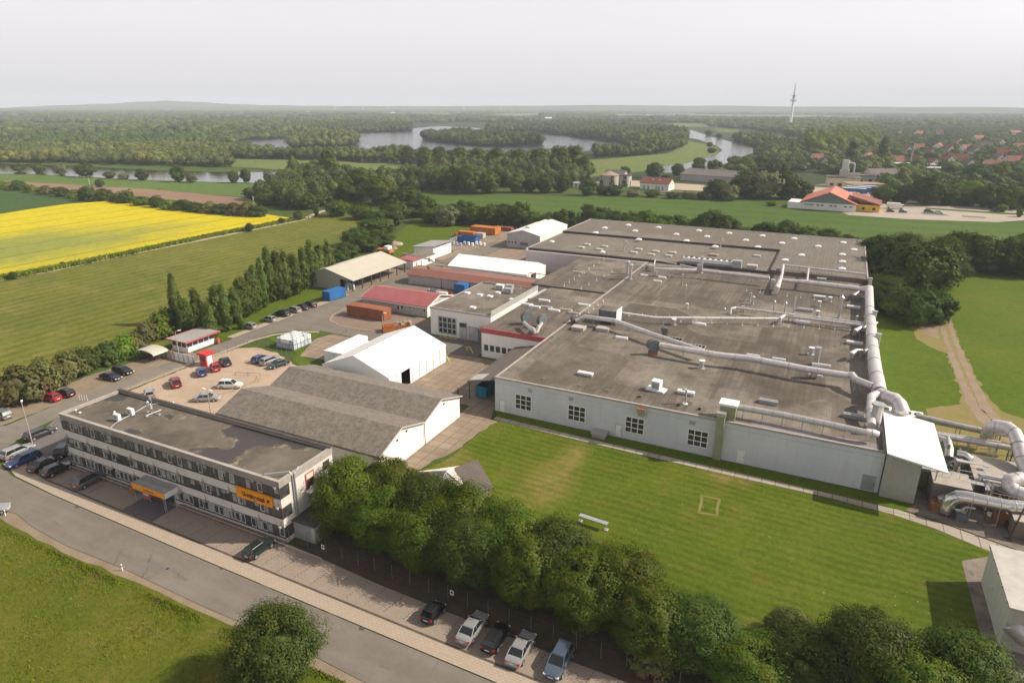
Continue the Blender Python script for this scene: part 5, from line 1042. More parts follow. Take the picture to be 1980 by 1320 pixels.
for p in [z2(778,1060), z2(1010,1068)]:
    x, y = G(*p, 6.6); MB().box(x-1.35, y-1.0, 6.6, x+1.35, y+1.0, 7.2).box(x-1.45, y-1.1, 7.2, x+1.45, y+1.1, 7.32).build('skylight', M['skygrey'], roof1)
for p in [z4(1295,372), z4(1512,440), z2(1690,1150), z2(1905,1225)]:
    x, y = G(*p, 6.6); g = MB()
    for k in range(5): g.box(x-1.4+k*.7-.06, y-.9, 6.6, x-1.4+k*.7+.06, y+.9, 6.72)
    g.box(x-1.46, y-.98, 6.6, x+1.46, y-.9, 6.73).box(x-1.46, y+.9, 6.6, x+1.46, y+.98, 6.73); g.mat(1).box(x-1.4, y-.89, 6.6, x+1.4, y+.89, 6.66); g.build('skylight', [M['skygrey'], M['blind']], roof1)
def louver(px, py, L, label, m='galv', n=2):
    x, y = G(px, py, 6.6); e = empty('roof_louver', (x, y, 6.6), 0, label, 'roof louver')
    MB().box(-L/2, -.55*n/2, 0, L/2, .55*n/2, .35).build('base', M['galv'], e)
    for k in range(n): MB().box(-L/2-.05, -.55*n/2+k*.58, .36+.0*k, L/2+.05, -.55*n/2+k*.58+.36, .66).build('flap', M[m], e)
for q, L, lb, m, n in [(z4(450,712),2.7,'white two-bladed roof louver at the left of the near roof','white',2),(z4(1400,890),2.7,'white two-bladed roof louver beside the goose-neck pipe','white',2),(z5(515,878),2.8,'grey slatted roof louver near the front duct','galv',2),
    (z5(1345,1020),3.6,'large grey roof louver beside the front stack','galv',2),(z5(1330,322),2.9,'white roof louver between the two feed stacks','white',2),(z5(840,128),2.8,'white roof louver below the twin pipes','white',2),
    (z3(1390,715),2.7,'white roof louver left of the triple flue','white',2),(z3(1710,812),2.8,'white roof louver right of the triple flue','white',2),(z3(1258,838),3.2,'flat grey roof louver in the rear part of the roof','galv',3),(z3(1410,545),2.4,'slim white roof louver behind the large cross duct','white',1)]:
    louver(*q, L, lb, m, n)
# vents and flues standing on the roof: (foot pixel, top pixel row, radius, label)
def flue(px, py, ytop, r, label, cap='cone', zr=6.6, mat='silver', group=None, lean=0):
    h = HT(px, py, ytop, zr); x, y = G(px, py, zr); e = empty('roof_flue', (x, y, zr), 0, label, 'roof flue', group)
    MB().cyl(0, 0, 0, h*.97, r, 10).build('pipe', M[mat], e)
    if cap == 'cone': MB().cyl(0, 0, h*.9, h*.96, r*1.7, 12).cyl(0, 0, h*.97, h*1.04+.1, r*1.7, 12, r*.3).build('cap', M['silver'], e)
    elif cap == 'flat': MB().cyl(0, 0, h*.975, h*1.02+.04, r*1.35, 12).build('cap', M['white'], e)
    elif cap == 'rim': MB().cyl(0, 0, h*.93, h, r*1.25, 12).build('rim', M['galv'], e)
    MB().box(-r*1.5, -r*1.5, 0, r*1.5, r*1.5, .12).build('flange', M['galv'], e)
FL = [(z3(120,690),551,.13,'thin capped flue left of centre on the rear main roof','cone'),(z3(90,592),530.5,.11,'thin capped flue just in front of the long cross duct','cone'),(z3(138,812),587,.28,'short square vent alone in the middle roof','flat'),
 (z3(755,778),573,.3,'fat blue-grey flue in the middle of the roof','cone'),(z3(733,742),566,.26,'white fat flue behind the blue-grey one','rim'),(z3(955,842),582,.17,'slim capped flue right of the twin fat flues','cone'),(z3(1060,852),585,.2,'dark-capped flue in front of the roof T-junction','cone'),
 (z3(1140,868),575,.2,'tall leaning-looking dark-tipped flue on the pipe crossing','rim'),(z3(1570,905),573,.32,'triple-capped silver flue near the right roof edge','cone'),(z3(490,868),596,.16,'small capped flue left of the pipe start','cone'),
 (z3(1370,885),601,.36,'stubby dark-topped vent behind the twin pipes','flat'),(z3(1385,795),582.5,.34,'stubby vent next to the grey roof louver','flat'),(z3(1488,750),574.5,.36,'stubby vent right of the white louver','flat'),(z3(1740,935),611,.2,'small vent at the right edge of the roof','flat'),
 (z2(1263,588),511,.42,'front one of two fat silver flues side by side','cone'),(z2(1238,535),505,.4,'rear one of two fat silver flues side by side','cone'),(z2(1003,846),582,.16,'thin flue behind the dark blower house','cone'),(z2(1745,640),531,.15,'thin flue in front of the cross duct start','cone'),
 (z5(918,418),672,.42,'fat white-capped vent beside the tall rectangular flue','flat'),(z5(965,515),671,.48,'tall fat grey flue rising through the long duct','rim'),(z4(1545,645),697,.42,'white-capped vent in front of the long diagonal duct','flat'),
 (z2(1675,1012),616.5,.36,'stubby vent under the thin straight pipe','flat'),(z4(1285,238),617.5,.3,'small grey vent near the thin straight pipe','flat'),(z3(1855,640),537,.42,'rear stack of the right edge duct','rim'),(z5(1498,155),601,.45,'second stack from the rear on the right edge duct','rim'),
 (z5(1530,378),644.5,.48,'third stack from the rear on the right edge duct','rim'),(z5(1515,1115),780,.75,'big front stack at the corner of the hall roof','rim'),(z3(268,480),496,.45,'fat flue rising from the cross duct','rim'),(z3(195,330),483,.18,'thin dark flue behind the long chiller','rim'),(z3(318,305),477,.14,'thin rusty flue by the rear roof step','rim')]
for q, yt, r, lb, cp_ in FL: flue(*q, yt, r, lb, cp_)
for i, q in enumerate([(190,300),(150,365),(120,420),(60,505),(75,755),(400,820),(665,862)]):      # little overflow spouts along the roof edge
    x, y = G(*z4(*[(150,355),(140,412),(30,505),(65,757),(398,820),(662,866),(0,0)][i] if i < 6 else (975, 920)), 6.6)
    tag(MB().tube([(x-.45, y, 6.9), (x+.15, y, 6.95)], .09, 6).cyl(x-.4, y, 6.55, 6.9, .05, 6).build('roof_spout', M['galv']), f'{WORDN[i]} tiny roof spout from the rear along the hall roof edge', 'roof spout', 'tiny roof spouts along the hall roof edge')
for i, q in enumerate([(960,918),(1330,998),(1530,1035)]):
    x, y = G(*z4(*q), 6.6); tag(MB().cyl(x, y, 6.6, 6.85, .22, 10).cyl(x, y, 6.85, 6.9, .27, 10).build('roof_drain', M['dark']), f'{WORDN[i]} black drain hood from the left near the front roof edge', 'roof drain', 'black drain hoods near the front roof edge')
for a_, b_, n_ in ((z2(640,650), z2(1060,372), 10), (z2(800,680), z2(1090,520), 5), (z3(80,940), z3(1680,1020), 12), (z4(860,150), z4(1370,180), 5), (z2(870,905), z2(1005,800), 4), (z3(700,250+400), z3(1600,760), 8)):
    for i in range(n_):
        t = i/(n_-1); x, y = G(a_[0]*(1-t)+b_[0]*t, a_[1]*(1-t)+b_[1]*t, 6.6); MB().cyl(x, y, 6.6, 7.5, .045, 6).box(x-.15, y-.15, 6.602, x+.15, y+.15, 6.72).build('roof_rod', M['white'], roof1)
# goose-neck
x, y = G(*z4(1392, 982), 6.6); gn = empty('gooseneck_pipe', (x, y, 6.6), 0, 'white goose-neck pipe on a round foot near the front roof edge', 'vent pipe')
MB().tube([(0, 0, .1), (0, 0, 2.3), (-.12, -.1, 2.6), (-.4, -.25, 2.65), (-.55, -.35, 2.45)], .15, 10).build('pipe', M['silver'], gn, True); MB().cyl(0, 0, 0, .12, .42, 14).build('foot', M['white'], gn)
# air unit on a plinth
x, y = G(*z4(1120, 850), 6.6); au = empty('rooftop_unit', (x, y, 6.6), R(-8), 'white cubic cooling unit on a wide plinth near the front roof edge', 'cooling unit')
MB().box(-1.6, -.9, 0, 1.6, .9, .3).build('plinth', M['white'], au); MB().box(-.75, -.65, .302, .75, .65, 1.7).build('housing', M['white'], au)
MB().box(-.6, -.68, .45, .6, -.652, 1.5).build('grille', M['galv'], au); MB().box(-.8, -.7, 1.702, .8, .7, 1.8).build('lid', M['white'], au)
# blower house
x, y = G(*z2(1065, 985), 6.6); bh_ = empty('blower_house', (x, y, 6.6), 0, 'dark grey blower cabin with white end shield on the roof', 'blower cabin')
MB().box(-2.0, -1.7, .5, 2.0, 1.7, 2.9).build('casing', M['fan'], bh_); MB().box(-2.1, -1.8, 2.902, 2.1, 1.8, 3.0).build('lid', M['felt'], bh_)
MB().box(2.1, -1.9, .2, 2.2, 2.0, 3.3).build('shield', M['white'], bh_); MB().box(1.2, -2.4, 0, 1.4, -1.9, 1.1).build('bracket', M['rust'], bh_)
for X in (-1.6, 1.6): MB().box(X-.1, -1.5, 0, X+.1, 1.5, .5).build('leg', M['galv'], bh_)
# ---- ducts
DZ = 8.7
def dpts(L, z): return [(*G(px, py, (q if q else z)), (q if q else z)) for px, py, q in [(a+(None,))[:3] if len(a) == 2 else a for a in L]]
def duct(L, r, label, z=DZ, mat='paleduct', supports=(), seg=14, flanges=0, zr=6.6, extra=None):
    e = empty('ventilation_duct', (0, 0, 0), 0, label, 'ventilation duct'); P = dpts(L, z)
    rl_ = r if isinstance(r, list) else [r]*len(P)
    MB().tube(P, rl_, seg).build('pipe', M[mat], e, True)
    T = sum((Vector(P[i+1])-Vector(P[i])).length for i in range(len(P)-1)); n = flanges or max(1, int(T/5))
    fm = MB(); d = 0; step = T/(n+1); nxt = step; sp = []
    for i in range(len(P)-1):
        a, b = Vector(P[i]), Vector(P[i+1]); l = (b-a).length; u = (b-a)/l; r = max(rl_[i], rl_[i+1])
        while nxt < d+l: c = a+u*(nxt-d); fm.tube([c-u*.05, c+u*.05], r*1.06, seg); sp.append((c, u)); nxt += step
        d += l
    fm.build('flange', M['galv'], e, True)
    for c, u in sp[::2]:
        if c.z-r > zr+.25 and n:
            s = Vector((-u.y, u.x, 0)); s = s.normalized() if s.length > .01 else Vector((1, 0, 0)); m = MB()
            for k in (-1, 1): m.bar(c+s*k*r*.8-Vector((0, 0, r*.5)), (c+s*k*(r*.8+.15)).to_tuple()[:2]+(zr,), .045)
            m.bar(c+s*r*.8-Vector((0, 0, r*1.02)), c-s*r*.8-Vector((0, 0, r*1.02)), .045); m.build('support', M['galv'], e)
    return e
duct([(*z3(1750,628),), (*z3(1860,640), 8.6), (*z3(1865,820), 8.6), z5(1490,160), z5(1492,250), z5(1510,400), z5(1530,560), z5(1555,690), z5(1570,780)], [.5,.95,.95,1.0,1.0,1.02,1.05,1.08,1.08], 'very thick pale duct running along the right edge of the hall roof', 8.6, seg=20, flanges=9)
duct([(*z5(1570,790), 8.6), (*z5(1640,825), 8.7), (*z5(1710,845), 8.7), (*z5(1755,890), 8.5), (*z5(1770,940), 7.9), (*z5(1765,1010), 6.5)], 1.05, 'curved end of the thick pale duct dropping behind the white canopy roof', 8.6, seg=20, flanges=4, zr=0)
duct([(*z5(1540,790), 8.9), (*z5(1490,815), 8.9), (*z5(1485,930), 8.7), (*z5(1490,1090), 8.0)], .62, 'pale pipe dropping from the thick duct toward the front corner stack', 8.8, seg=16)
duct([z4(1150,425), z4(1700,520), z5(350,455), z5(900,560), z5(1265,615)], [.55,.6,.6,.6,.6], 'long pale diagonal duct crossing the near half of the roof', 8.7, seg=16)
duct([z5(1265,612), (*z5(1310,615), 8.8), (*z5(1340,650), 8.7), z5(1370,665), z5(1510,720)], .58, 'kinked joint piece linking the long diagonal duct to the thick edge duct', 8.7, seg=16)
duct([(*z2(745,980), 7.3), (*z2(790,965), 7.6), z2(835,940), z2(1110,975), z2(1480,1108), z2(1956,1265)], [.42,.46,.46,.48,.48,.48], 'pale duct from the roof fan running down to join the long diagonal duct', 8.5, seg=14)
duct([z2(1185,902), z2(1510,948), z3(1005,908)], .24, 'thin straight white pipe across the middle of the roof', 8.0, mat='white', flanges=10, seg=8)
duct([(*z3(1015,950), 6.9), z3(1020,905), z3(1060,880), z3(1110,885)], .3, 'short bent pipe at the end of the thin white pipe', 8.0)
duct([z3(1100,885), z3(1840,978)], .32, 'front one of two parallel pipes leading to the right edge duct', 8.0, flanges=6)
duct([(*z3(548,870), 6.7), z3(555,812), z3(600,805), z3(1060,862), z3(1840,955)], .25, 'long thin pipe running behind the twin, rear of two parallel pipes', 8.0, flanges=8, seg=8)
duct([z2(1500,485), z2(1640,495), z3(230,455)], [.3,.5,.5], 'left section of the large rear cross duct with tapered end', 8.7)
duct([z3(280,455), z3(920,528)], .5, 'middle section of the large rear cross duct', 8.8)
duct([z3(1020,545), z3(1260,565), z3(1755,625)], [.45,.6,.62], 'right section of the large rear cross duct', 8.8)
duct([z3(1055,402), z3(1290,430), z3(1830,490)], .3, 'slim rear pipe running to the right roof corner', 9.0, zr=7.8)
duct([z3(1050,402), z3(1040,480), z3(1025,530), (*z3(990,620), 8.4), (*z3(975,670), 7)], [.34,.34,.45,.5,.45], 'short crosswise pipe crossing the large rear cross duct', 8.9)
duct([z3(1290,430), z3(1275,555)], .24, 'small link pipe between slim rear pipe and cross duct', 8.9)
duct([z3(75,400), z3(225,435)], .25, 'slanting feeder pipe left of the cross duct flue', 8.9)
duct([z2(1490,450), z2(1500,405), z2(1560,412), z2(1700,440)], .2, 'bent twin pipe at the left start of the cross duct', 8.4)
duct([z5(195,908), z5(640,985), z5(1150,1090), z5(1450,1155)], .5, 'bright round duct along the front roof edge', 8.2, mat='silver', flanges=12)
duct([z5(1440,1150), (*z5(1510,1160), 8.2), (*z5(1540,1170), 8.0)], .56, 'bulky elbow joining the front duct to the corner stack', 8.2)
for i, (a, b, lb) in enumerate([((1325,235),(1345,190),'rearmost small bent pipe feeding the right edge duct'), ((1280,465),(1305,405),'nearest small bent pipe feeding the right edge duct')]):
    duct([(*z5(*a), 6.7), z5(*b), z5(b[0]+45, b[1]-30), z5(b[0]+120, b[1]-25), z5(b[0]+200, b[1]-75)], [.3,.3,.28,.24,.24], lb, 8.2)
duct([(*z3(1715,725), 6.7), z3(1720,685), z3(1760,655), z3(1865,600)], .24, 'bent feeder pipe under the rear stack', 8.2)
duct([z5(1420,165), z5(1500,110)], .22, 'slanted feeder pipe of the second stack', 8.9)
duct([z5(1430,385), z5(1530,325)], .22, 'slanted feeder pipe of the third stack', 8.9)
# square fan casings on ducts
def casing(q, lx, ly, lz, zb, label, mat='fan', rz=0.0, name='fan_casing'):
    x, y = G(*q, 6.6); e = empty(name, (x, y, 6.6), rz, label, 'fan casing')
    MB().box(-lx/2, -ly/2, zb, lx/2, ly/2, zb+lz).build('casing', M[mat], e)
    for sx in (-1, 1): MB().box(sx*lx*.4-.06, -ly*.4, 0, sx*lx*.4+.06, ly*.4, zb-.002).build('leg', M['rust'], e)
    return e
def scroll(q, r, wd, label, rz=0.0, zb=.6, mat='fan'):
    x, y = G(*q, 6.6); e = empty('scroll_fan', (x, y, 6.6), rz, label, 'fan')
    pts = [(math.cos(t)*r*(1+.12*math.sin(t)), zb+r+math.sin(t)*r*(1+.12*math.cos(t))) for t in [2*math.pi*i/18 for i in range(18)]]
    m = MB(); m.fix = True; m.hull([(a, -wd/2, b) for a, b in pts], [(a, wd/2, b) for a, b in pts]); m.build('casing', M[mat], e, False)
    m = MB(); m.fix = True; m.hull([(a*1.03, wd/2+.01, (b-zb-r)*1.03+zb+r) for a, b in pts], [(a*1.03, wd/2+.08, (b-zb-r)*1.03+zb+r) for a, b in pts]); m.build('rim', M['rust'], e)
    MB().box(-r*.7, -wd*.4, 0, r*.7, wd*.4, zb+.2).build('stand', M['rust'], e); return e
scroll(z4(1085,515), 1.25, 1.1, 'dark fan at the start of the long diagonal duct', R(30)); scroll(z4(1195,330), .7, .8, 'small dark fan behind the diagonal duct', R(20), .3)
scroll(z2(735,1000), .8, .8, 'dark fan beside the two big skylights', R(60), .1)
for i, (q, a, lb) in enumerate([(z2(285,1010), R(60), 'left dark fan wheel with round silver duct on the red-banded wing'), (z2(430,1040), R(75), 'right dark fan wheel with round silver duct on the red-banded wing')]): scroll(q, 1.35, .7, lb, a, .3)
for i, (L, lb) in enumerate([([z2(262,995), z2(300,1035), z2(345,1062), (*z2(362,1098), 7.0)], 'left bent silver pipe of the twin fans'), ([z2(425,1005), z2(395,1045), (*z2(378,1092), 7.0)], 'right bent silver pipe of the twin fans')]):
    duct(L, .42, lb, 7.9, mat='silver', flanges=3)
casing(z5(940,640), 1.0, 1.0, 1.9, .9, 'blue-grey fan box on the long diagonal duct', 'galv'); casing(z3(660,850), .7, .6, .8, .8, 'small silver box on the thin rear pipe', 'silver')
casing(z3(1118,940), 1.1, .9, .9, 1.0, 'silver box where the thin white pipe meets the twin pipes', 'silver'); casing(z3(245,480), .9, 1.1, 1.5, 1.2, 'silver box at the foot of the cross duct flue', 'silver')
casing(z3(940,640), 1.0, 1.0, 2.6, .3, 'silver box under the cross duct joint', 'silver'); casing(z2(1465,510), 1.8, 1.0, 1.0, .8, 'white box at the left end of the cross duct', 'silver')
casing(z2(1500,560), .9, .7, 1.4, .3, 'slim silver intake below the cross duct start', 'silver'); casing(z3(1780,690), 1.5, 1.0, 1.2, .5, 'grey fan box below the rear stack', 'galv')
casing(z5(1420,210), 1.2, 1.0, 1.0, .4, 'grey fan box below the second stack', 'galv'); casing(z5(1450,430), 1.2, 1.0, 1.0, .4, 'grey fan box below the third stack', 'galv')
casing(z3(605,450), 2.6, 2.0, 2.6, .3, 'large grey-blue cabinet with white lid behind the cross duct', 'galv'); casing(z3(750,460), 2.8, 2.2, 1.6, .3, 'brownish cooler with two round fans behind the cross duct', 'skygrey')
casing(z3(390,330), 2.6, 2.6, .9, .2, 'brown stepped platform beside the rear roof step', 'timber')
# long white chiller
x, y = G(*z3(330, 395), 7.2); ch = empty('roof_chiller', (x, y, 7.2), 0, 'long white chiller bank with fan openings in the rear of the roof', 'chiller')
MB().box(-7.2, -.9, .5, 7.2, .9, 1.6).build('housing', M['white'], ch); MB().box(-7.4, -1.1, 0, 7.4, 1.1, .3).build('frame', M['galv'], ch)
for i in range(9): MB().cyl(-6.4+i*1.6, 0, 1.602, 1.75, .5, 12).build('fan', M['dark'], ch)
for i in range(5): MB().box(-7+i*3.5-.08, -.8, .3, -7+i*3.5+.08, .8, .5).build('leg', M['galv'], ch)
# silver bent vent on the rear roof
for q, lb, zr in ((z3(450,262),'silver branched vent on the rear roof step',7.8), (z2(1200,320),'small bent silver vent on the middle roof',7.2)):
    x, y = G(*q, zr); e = empty('branched_vent', (x, y, zr), 0, lb, 'vent pipe'); MB().tube([(0, 0, 0), (0, 0, 1.4), (.5, 0, 2.4), (.5, 0, 3.4)], .28, 10).build('pipe', M['silver'], e, True); MB().tube([(.5, 0, 2.5), (1.3, 0, 2.9)], .2, 8).cyl(.5, 0, 3.4, 3.6, .42, 10).build('branch', M['silver'], e)
# front hood with the green wall duct
x0, _ = onY(1350+113/3.882, 730+580/3.882, HY0); x1, _ = onY(1350+170/3.882, 730+585/3.882, HY0)
gd = empty('wall_duct', (0, 0, 0), 0, 'olive green rectangular duct climbing the hall front to a white-topped hood', 'wall duct')
MB().box(x0, HY0-.9, .25, x1, HY0-.003, 7.6).build('shaft', M['greenduct'], gd); MB().box(x0-.1, HY0-1.0, 7.6, x1+.1, HY0+.4, 8.2).build('elbow', M['silver'], gd)
MB().box(x0+.1, HY0+.5, 6.65, x1+1.3, HY0+2.5, 8.9).build('hood', M['greenduct'], gd); MB().box(x0-.1, HY0+.4, 8.9, x1+1.5, HY0+2.7, 9.25).build('hood_top', M['white'], gd)
wb = MB().box(-6.6, HY0+.36, 6.602, 10.6, HY0+2.2, 6.62).build('bitumen_sheet', surf('weathered_sheet', (.20, .17, .17), (.27, .24, .25), .5, .6, (.14, .10, .08), 1.2, .6), hall)

# ---- ribbed canopy building on the right corner
cb = empty('duct_shelter', (0, 0, 0), 0, 'ribbed pale metal shelter with sloping white roof at the right corner of the hall', 'shelter')
MB().box(11.62, 95.6, 0, 15.9, 95.9, 6.6).box(11.62, 95.9, 0, 11.9, 109.5, 7.0).box(15.6, 95.9, 3.0, 15.9, 108, 6.4).build('wall', M['metalwall'], cb)
m = MB(); m.fix = True; m.hull([(11.4, 94.3, 7.35), (18.6, 93.6, 6.55), (18.6, 93.6, 6.75), (11.4, 94.3, 7.55)], [(11.4, 110, 7.35), (18.4, 109.6, 6.55), (18.4, 109.6, 6.75), (11.4, 110, 7.55)]); m.build('roof', M['white'], cb)
for yy in (97, 103, 109): MB().cyl(18.0, yy, .1, 6.55, .09, 8).build('post', M['galv'], cb)
MB().bar((15.9, 95.8, 5.2), (18.2, 94.2, 6.5), .06).build('brace', M['galv'], cb)
# exhaust plant
def zr(a, b): return (1780+a/4.4, 780+b/4.4)
pb_ = [((17.8,96.3,22.2,100.6),3.4,'pale concrete-topped filter box beside the ribbed shelter'), ((23.2,99.6,30.0,108.6),3.0,'long flat-roofed filter house in the exhaust plant'), ((26.5,92.4,31.5,95.2),2.4,'low pale box beneath the bright exhaust duct'), ((16.6,100.8,19.6,104.6),3.0,'dark filter box under the shelter roof')]
for (a, b, c, d), h, lb in pb_:
    fbm = M['stained'] if True else 0
    e = empty('filter_box', ((a+c)/2, (b+d)/2, .12), 0, lb, 'filter box'); lx, ly = (c-a)/2, (d-b)/2
    MB().box(-lx, -ly, .1, lx, ly, h).build('casing', M['stained'], e); MB().box(-lx-.08, -ly-.08, h+.002, lx+.08, ly+.08, h+.12).build('lid', M['concrete'] if 'dark' not in lb else M['galv'], e)
    for sx in (-1, 1):
        for sy in (-1, 1): MB().box(sx*lx*.85-.12, sy*ly*.85-.12, 0, sx*lx*.85+.12, sy*ly*.85+.12, .098).build('foot', M['rust'], e)
def wpx(x, y, z): p = PR(x, y, z); return (p[0], p[1], z)
ex, ey = G(*zr(215, 905), .8); e2 = G(*zr(740, 868), 3.3); ux, uy = e2[0]-ex, e2[1]-ey; ul = math.hypot(ux, uy); ux /= ul; uy /= ul
duct([wpx(ex, ey, .5), wpx(ex, ey, 1.9), wpx(ex+ux*.35, ey+uy*.35, 2.7), wpx(ex+ux*1.0, ey+uy*1.0, 3.2), wpx(ex+ux*1.9, ey+uy*1.9, 3.35), wpx(ex+ux*5, ey+uy*5, 3.3), (*zr(740,868), 3.3), (*zr(900,880), 3.3)], .82, 'bright steel elbow duct at the front of the exhaust plant', 3, mat='shiny', seg=18, flanges=6, zr=.12)
duct([(*zr(200,790), 2.2), (*zr(210,850), 1.2), (*zr(240,890), .8)], .8, 'dull grey stub duct behind the bright elbow', 2, mat='silver', zr=.12, flanges=1)
duct([(*zr(560,280), 2.0), (*zr(590,220), 5.2), (*zr(640,190), 6.4), (*zr(740,205), 6.8), (*zr(800,250), 6.6), (*zr(840,350), 5.8), (*zr(880,500), 4.4), (*zr(930,600), 3.6)], [.95,.95,.95,.95,.9,.95,1.0,1.0], 'huge arched pale duct at the rear of the exhaust plant', 5, seg=18, flanges=6, zr=.12)
duct([(*zr(930,640), 5.0), (*zr(840,640), 5.0), (*zr(770,655), 4.8), (*zr(755,700), 4.2), (*zr(800,750), 3.8), (*zr(900,780), 3.8)], .95, 'pale U-shaped duct at the right edge of the picture', 5, seg=18, flanges=5, zr=.12)
duct([(*zr(-40,100), 3.4), (*zr(320,185), 3.4), (*zr(560,235), 3.4), (*zr(900,290), 3.4)], .42, 'rear long horizontal pipe leaving the shelter', 3.4, mat='silver', flanges=6, zr=.12)
duct([(*zr(-40,130), 2.6), (*zr(550,250), 2.6)], .26, 'slim pipe below the rear long pipe', 2.6, mat='silver', flanges=4, zr=.12)
duct([(*zr(60,235), 3.6), (*zr(680,330), 3.6)], .22, 'middle slim horizontal pipe of the exhaust plant', 3.6, mat='silver', flanges=4, zr=.12)
duct([(*zr(60,255), 3.6), (*zr(780,380), 3.6)], .45, 'front long horizontal pipe of the exhaust plant', 3.6, mat='silver', flanges=5, zr=.12)
duct([(*zr(150,300), 3.4), (*zr(230,330), 3.4), (*zr(245,390), 3.2), (*zr(240,460), 2.4)], .6, 'stubby bent pipe beneath the shelter roof', 3.4, mat='silver', flanges=2, zr=.12)
duct([(*zr(310,425), 3.8), (*zr(370,435), 3.9), (*zr(410,460), 3.6), (*zr(395,540), 2.2), (*zr(380,600), .6)], .55, 'short elbow pipe with a red ring in the exhaust plant', 3.8, mat='shiny', flanges=3, zr=.12)
duct([(*zr(400,740), 3.0), (*zr(390,680), 3.0), (*zr(420,655), 3.0), (*zr(720,735), 3.0), (*zr(780,800), 2.0), (*zr(870,1040), .8)], .2, 'outer thin looped steam pipe over the filter box', 3, mat='silver', zr=.12)
duct([(*zr(450,720), 2.8), (*zr(440,690), 2.8), (*zr(560,700), 2.8), (*zr(740,770), 2.8)], .14, 'inner thin looped steam pipe over the filter box', 2.8, mat='silver', zr=.12)
duct([(*zr(330,565), 3.2), (*zr(720,635), 3.2)], .08, 'hand-rail thin pipe in front of the filter house', 3.2, mat='galv', zr=.12)
duct([(*zr(330,560), 3.2), (*zr(325,620), 2.4), (*zr(345,640), 2.2)], .1, 'thin white drop pipe beside the filter box', 3.0, mat='white', zr=.12)
gp = random.Random(21)
for i in range(12):
    x0 = gp.uniform(18.5, 33); y0 = gp.uniform(93.5, 112); e = empty('pump_unit', (x0, y0, .13), gp.uniform(-.2, .2), f'{WORDN[i]} dark pump unit on the floor of the exhaust plant', 'pump', 'dark pump units in the exhaust plant')
    a_, b_, c_ = gp.uniform(.5, 1.1), gp.uniform(.4, .9), gp.uniform(.8, 1.8); MB().box(-a_, -b_, 0, a_, b_, c_).build('casing', M[['fan', 'rust', 'darkcap'][i % 3]], e); MB().tube([(0, 0, c_), (0, 0, c_+.5), (.4, 0, c_+.9), (1.4, 0, c_+.9)], .16, 8).build('pipe', M[['silver', 'galv'][i % 2]], e, True)
    MB().cyl(a_*.4, -b_*.2, c_+.002, c_+.25, .22, 10).build('motor', M['galv'], e)
for k_ in range(3):
    x0, y0, L_ = ((19, 99.2, 5), (24, 95.6, 6), (29, 99, 5))[k_]; e = empty('catwalk', (x0, y0, 3.3), 0, f'{WORDN[k_]} steel catwalk with handrail from the left in the exhaust plant', 'catwalk'); MB().box(0, -.4, 0, L_, .4, .08).build('grating', M['galv'], e)
    for i in range(int(L_)+1): MB().bar((i, -.4, .08), (i, -.4, 1.1), .03).build('rail_post', M['yellow'] if k_ == 1 else M['galv'], e)
    MB().bar((0, -.4, 1.1), (L_, -.4, 1.1), .03).build('handrail', M['galv'], e)
    for i in (.2, L_-.2): MB().bar((i, 0, -3.15), (i, 0, 0), .06).build('leg', M['darkcap'], e)
for i in range(26):
    x0 = 19.0+i*.6; y0 = gp.uniform(96, 110); z0 = gp.uniform(1.2, 4.2); L_ = gp.uniform(2, 5); r_ = gp.choice([.1, .14, .2, .3]); ax = i % 3
    P_ = [(x0, y0, .3), (x0, y0, z0), (x0+(L_ if ax else .2), y0+(0 if ax else L_), z0), (x0+(L_ if ax else .2), y0+(0 if ax else L_), z0-gp.uniform(.4, 1.1))]
    e = empty('plant_pipe', (0, 0, 0), 0, f'{WORDN[i]} bent pipe from the left in the tangle of the exhaust plant', 'pipe', 'bent pipes in the exhaust plant'); MB().tube(P_, r_, 10).build('pipe', M[['silver', 'shiny', 'paleduct', 'galv'][i % 4]], e, True)
    for k in (1, 2): MB().tube([Vector(P_[k])-Vector((0, 0, .06)), Vector(P_[k])+Vector((0, 0, .06))], r_*1.5, 10).build('collar', M['rust' if i % 3 == 0 else 'galv'], e)
fr_ = empty('steel_frame', (0, 0, 0), 0, 'dark steel support frame between the arched duct and the filter house', 'steel frame')
x, y = G(*zr(730, 600)); 
for i in range(3):
    for j in range(2): MB().bar((x+i*1.4, y+j*2, .12), (x+i*1.4, y+j*2, 4.4), .09).build('column', M['darkcap'], fr_)
m = MB(); 
for j in range(2): m.bar((x, y+j*2, 4.3), (x+2.8, y+j*2, 4.3), .08).bar((x, y+j*2, 2.2), (x+2.8, y+j*2, 2.2), .07).bar((x, y+j*2, .3), (x+1.4, y+j*2, 4.2), .05).bar((x+2.8, y+j*2, .3), (x+1.4, y+j*2, 4.2), .05)
m.build('beam', M['darkcap'], fr_)
fr2 = empty('steel_frame', (0, 0, 0), 0, 'rusty lattice frame left of the arched duct', 'steel frame'); x, y = G(*zr(640, 420))
for i in range(2):
    for j in range(2): MB().bar((x+i*2.2, y+j*2.4, .12), (x+i*2.2, y+j*2.4, 3.6), .08).build('column', M['rust'], fr2)
MB().bar((x, y, 3.5), (x+2.2, y, 3.5), .07).bar((x, y+2.4, 3.5), (x+2.2, y+2.4, 3.5), .07).bar((x, y, 2), (x+2.2, y, 2), .06).bar((x, y, 1), (x+2.2, y, 1), .06).build('beam', M['rust'], fr2)
x, y = G(*zr(745, 1160)); tag(MB().bar((x, y, .12), (x+1.0, y+1.2, 4.4), .11).rbox(x, y, .12, .6, .6, .1, 0).build('leaning_post', M['darkcap']), 'dark leaning support post at the edge of the slab path', 'post')
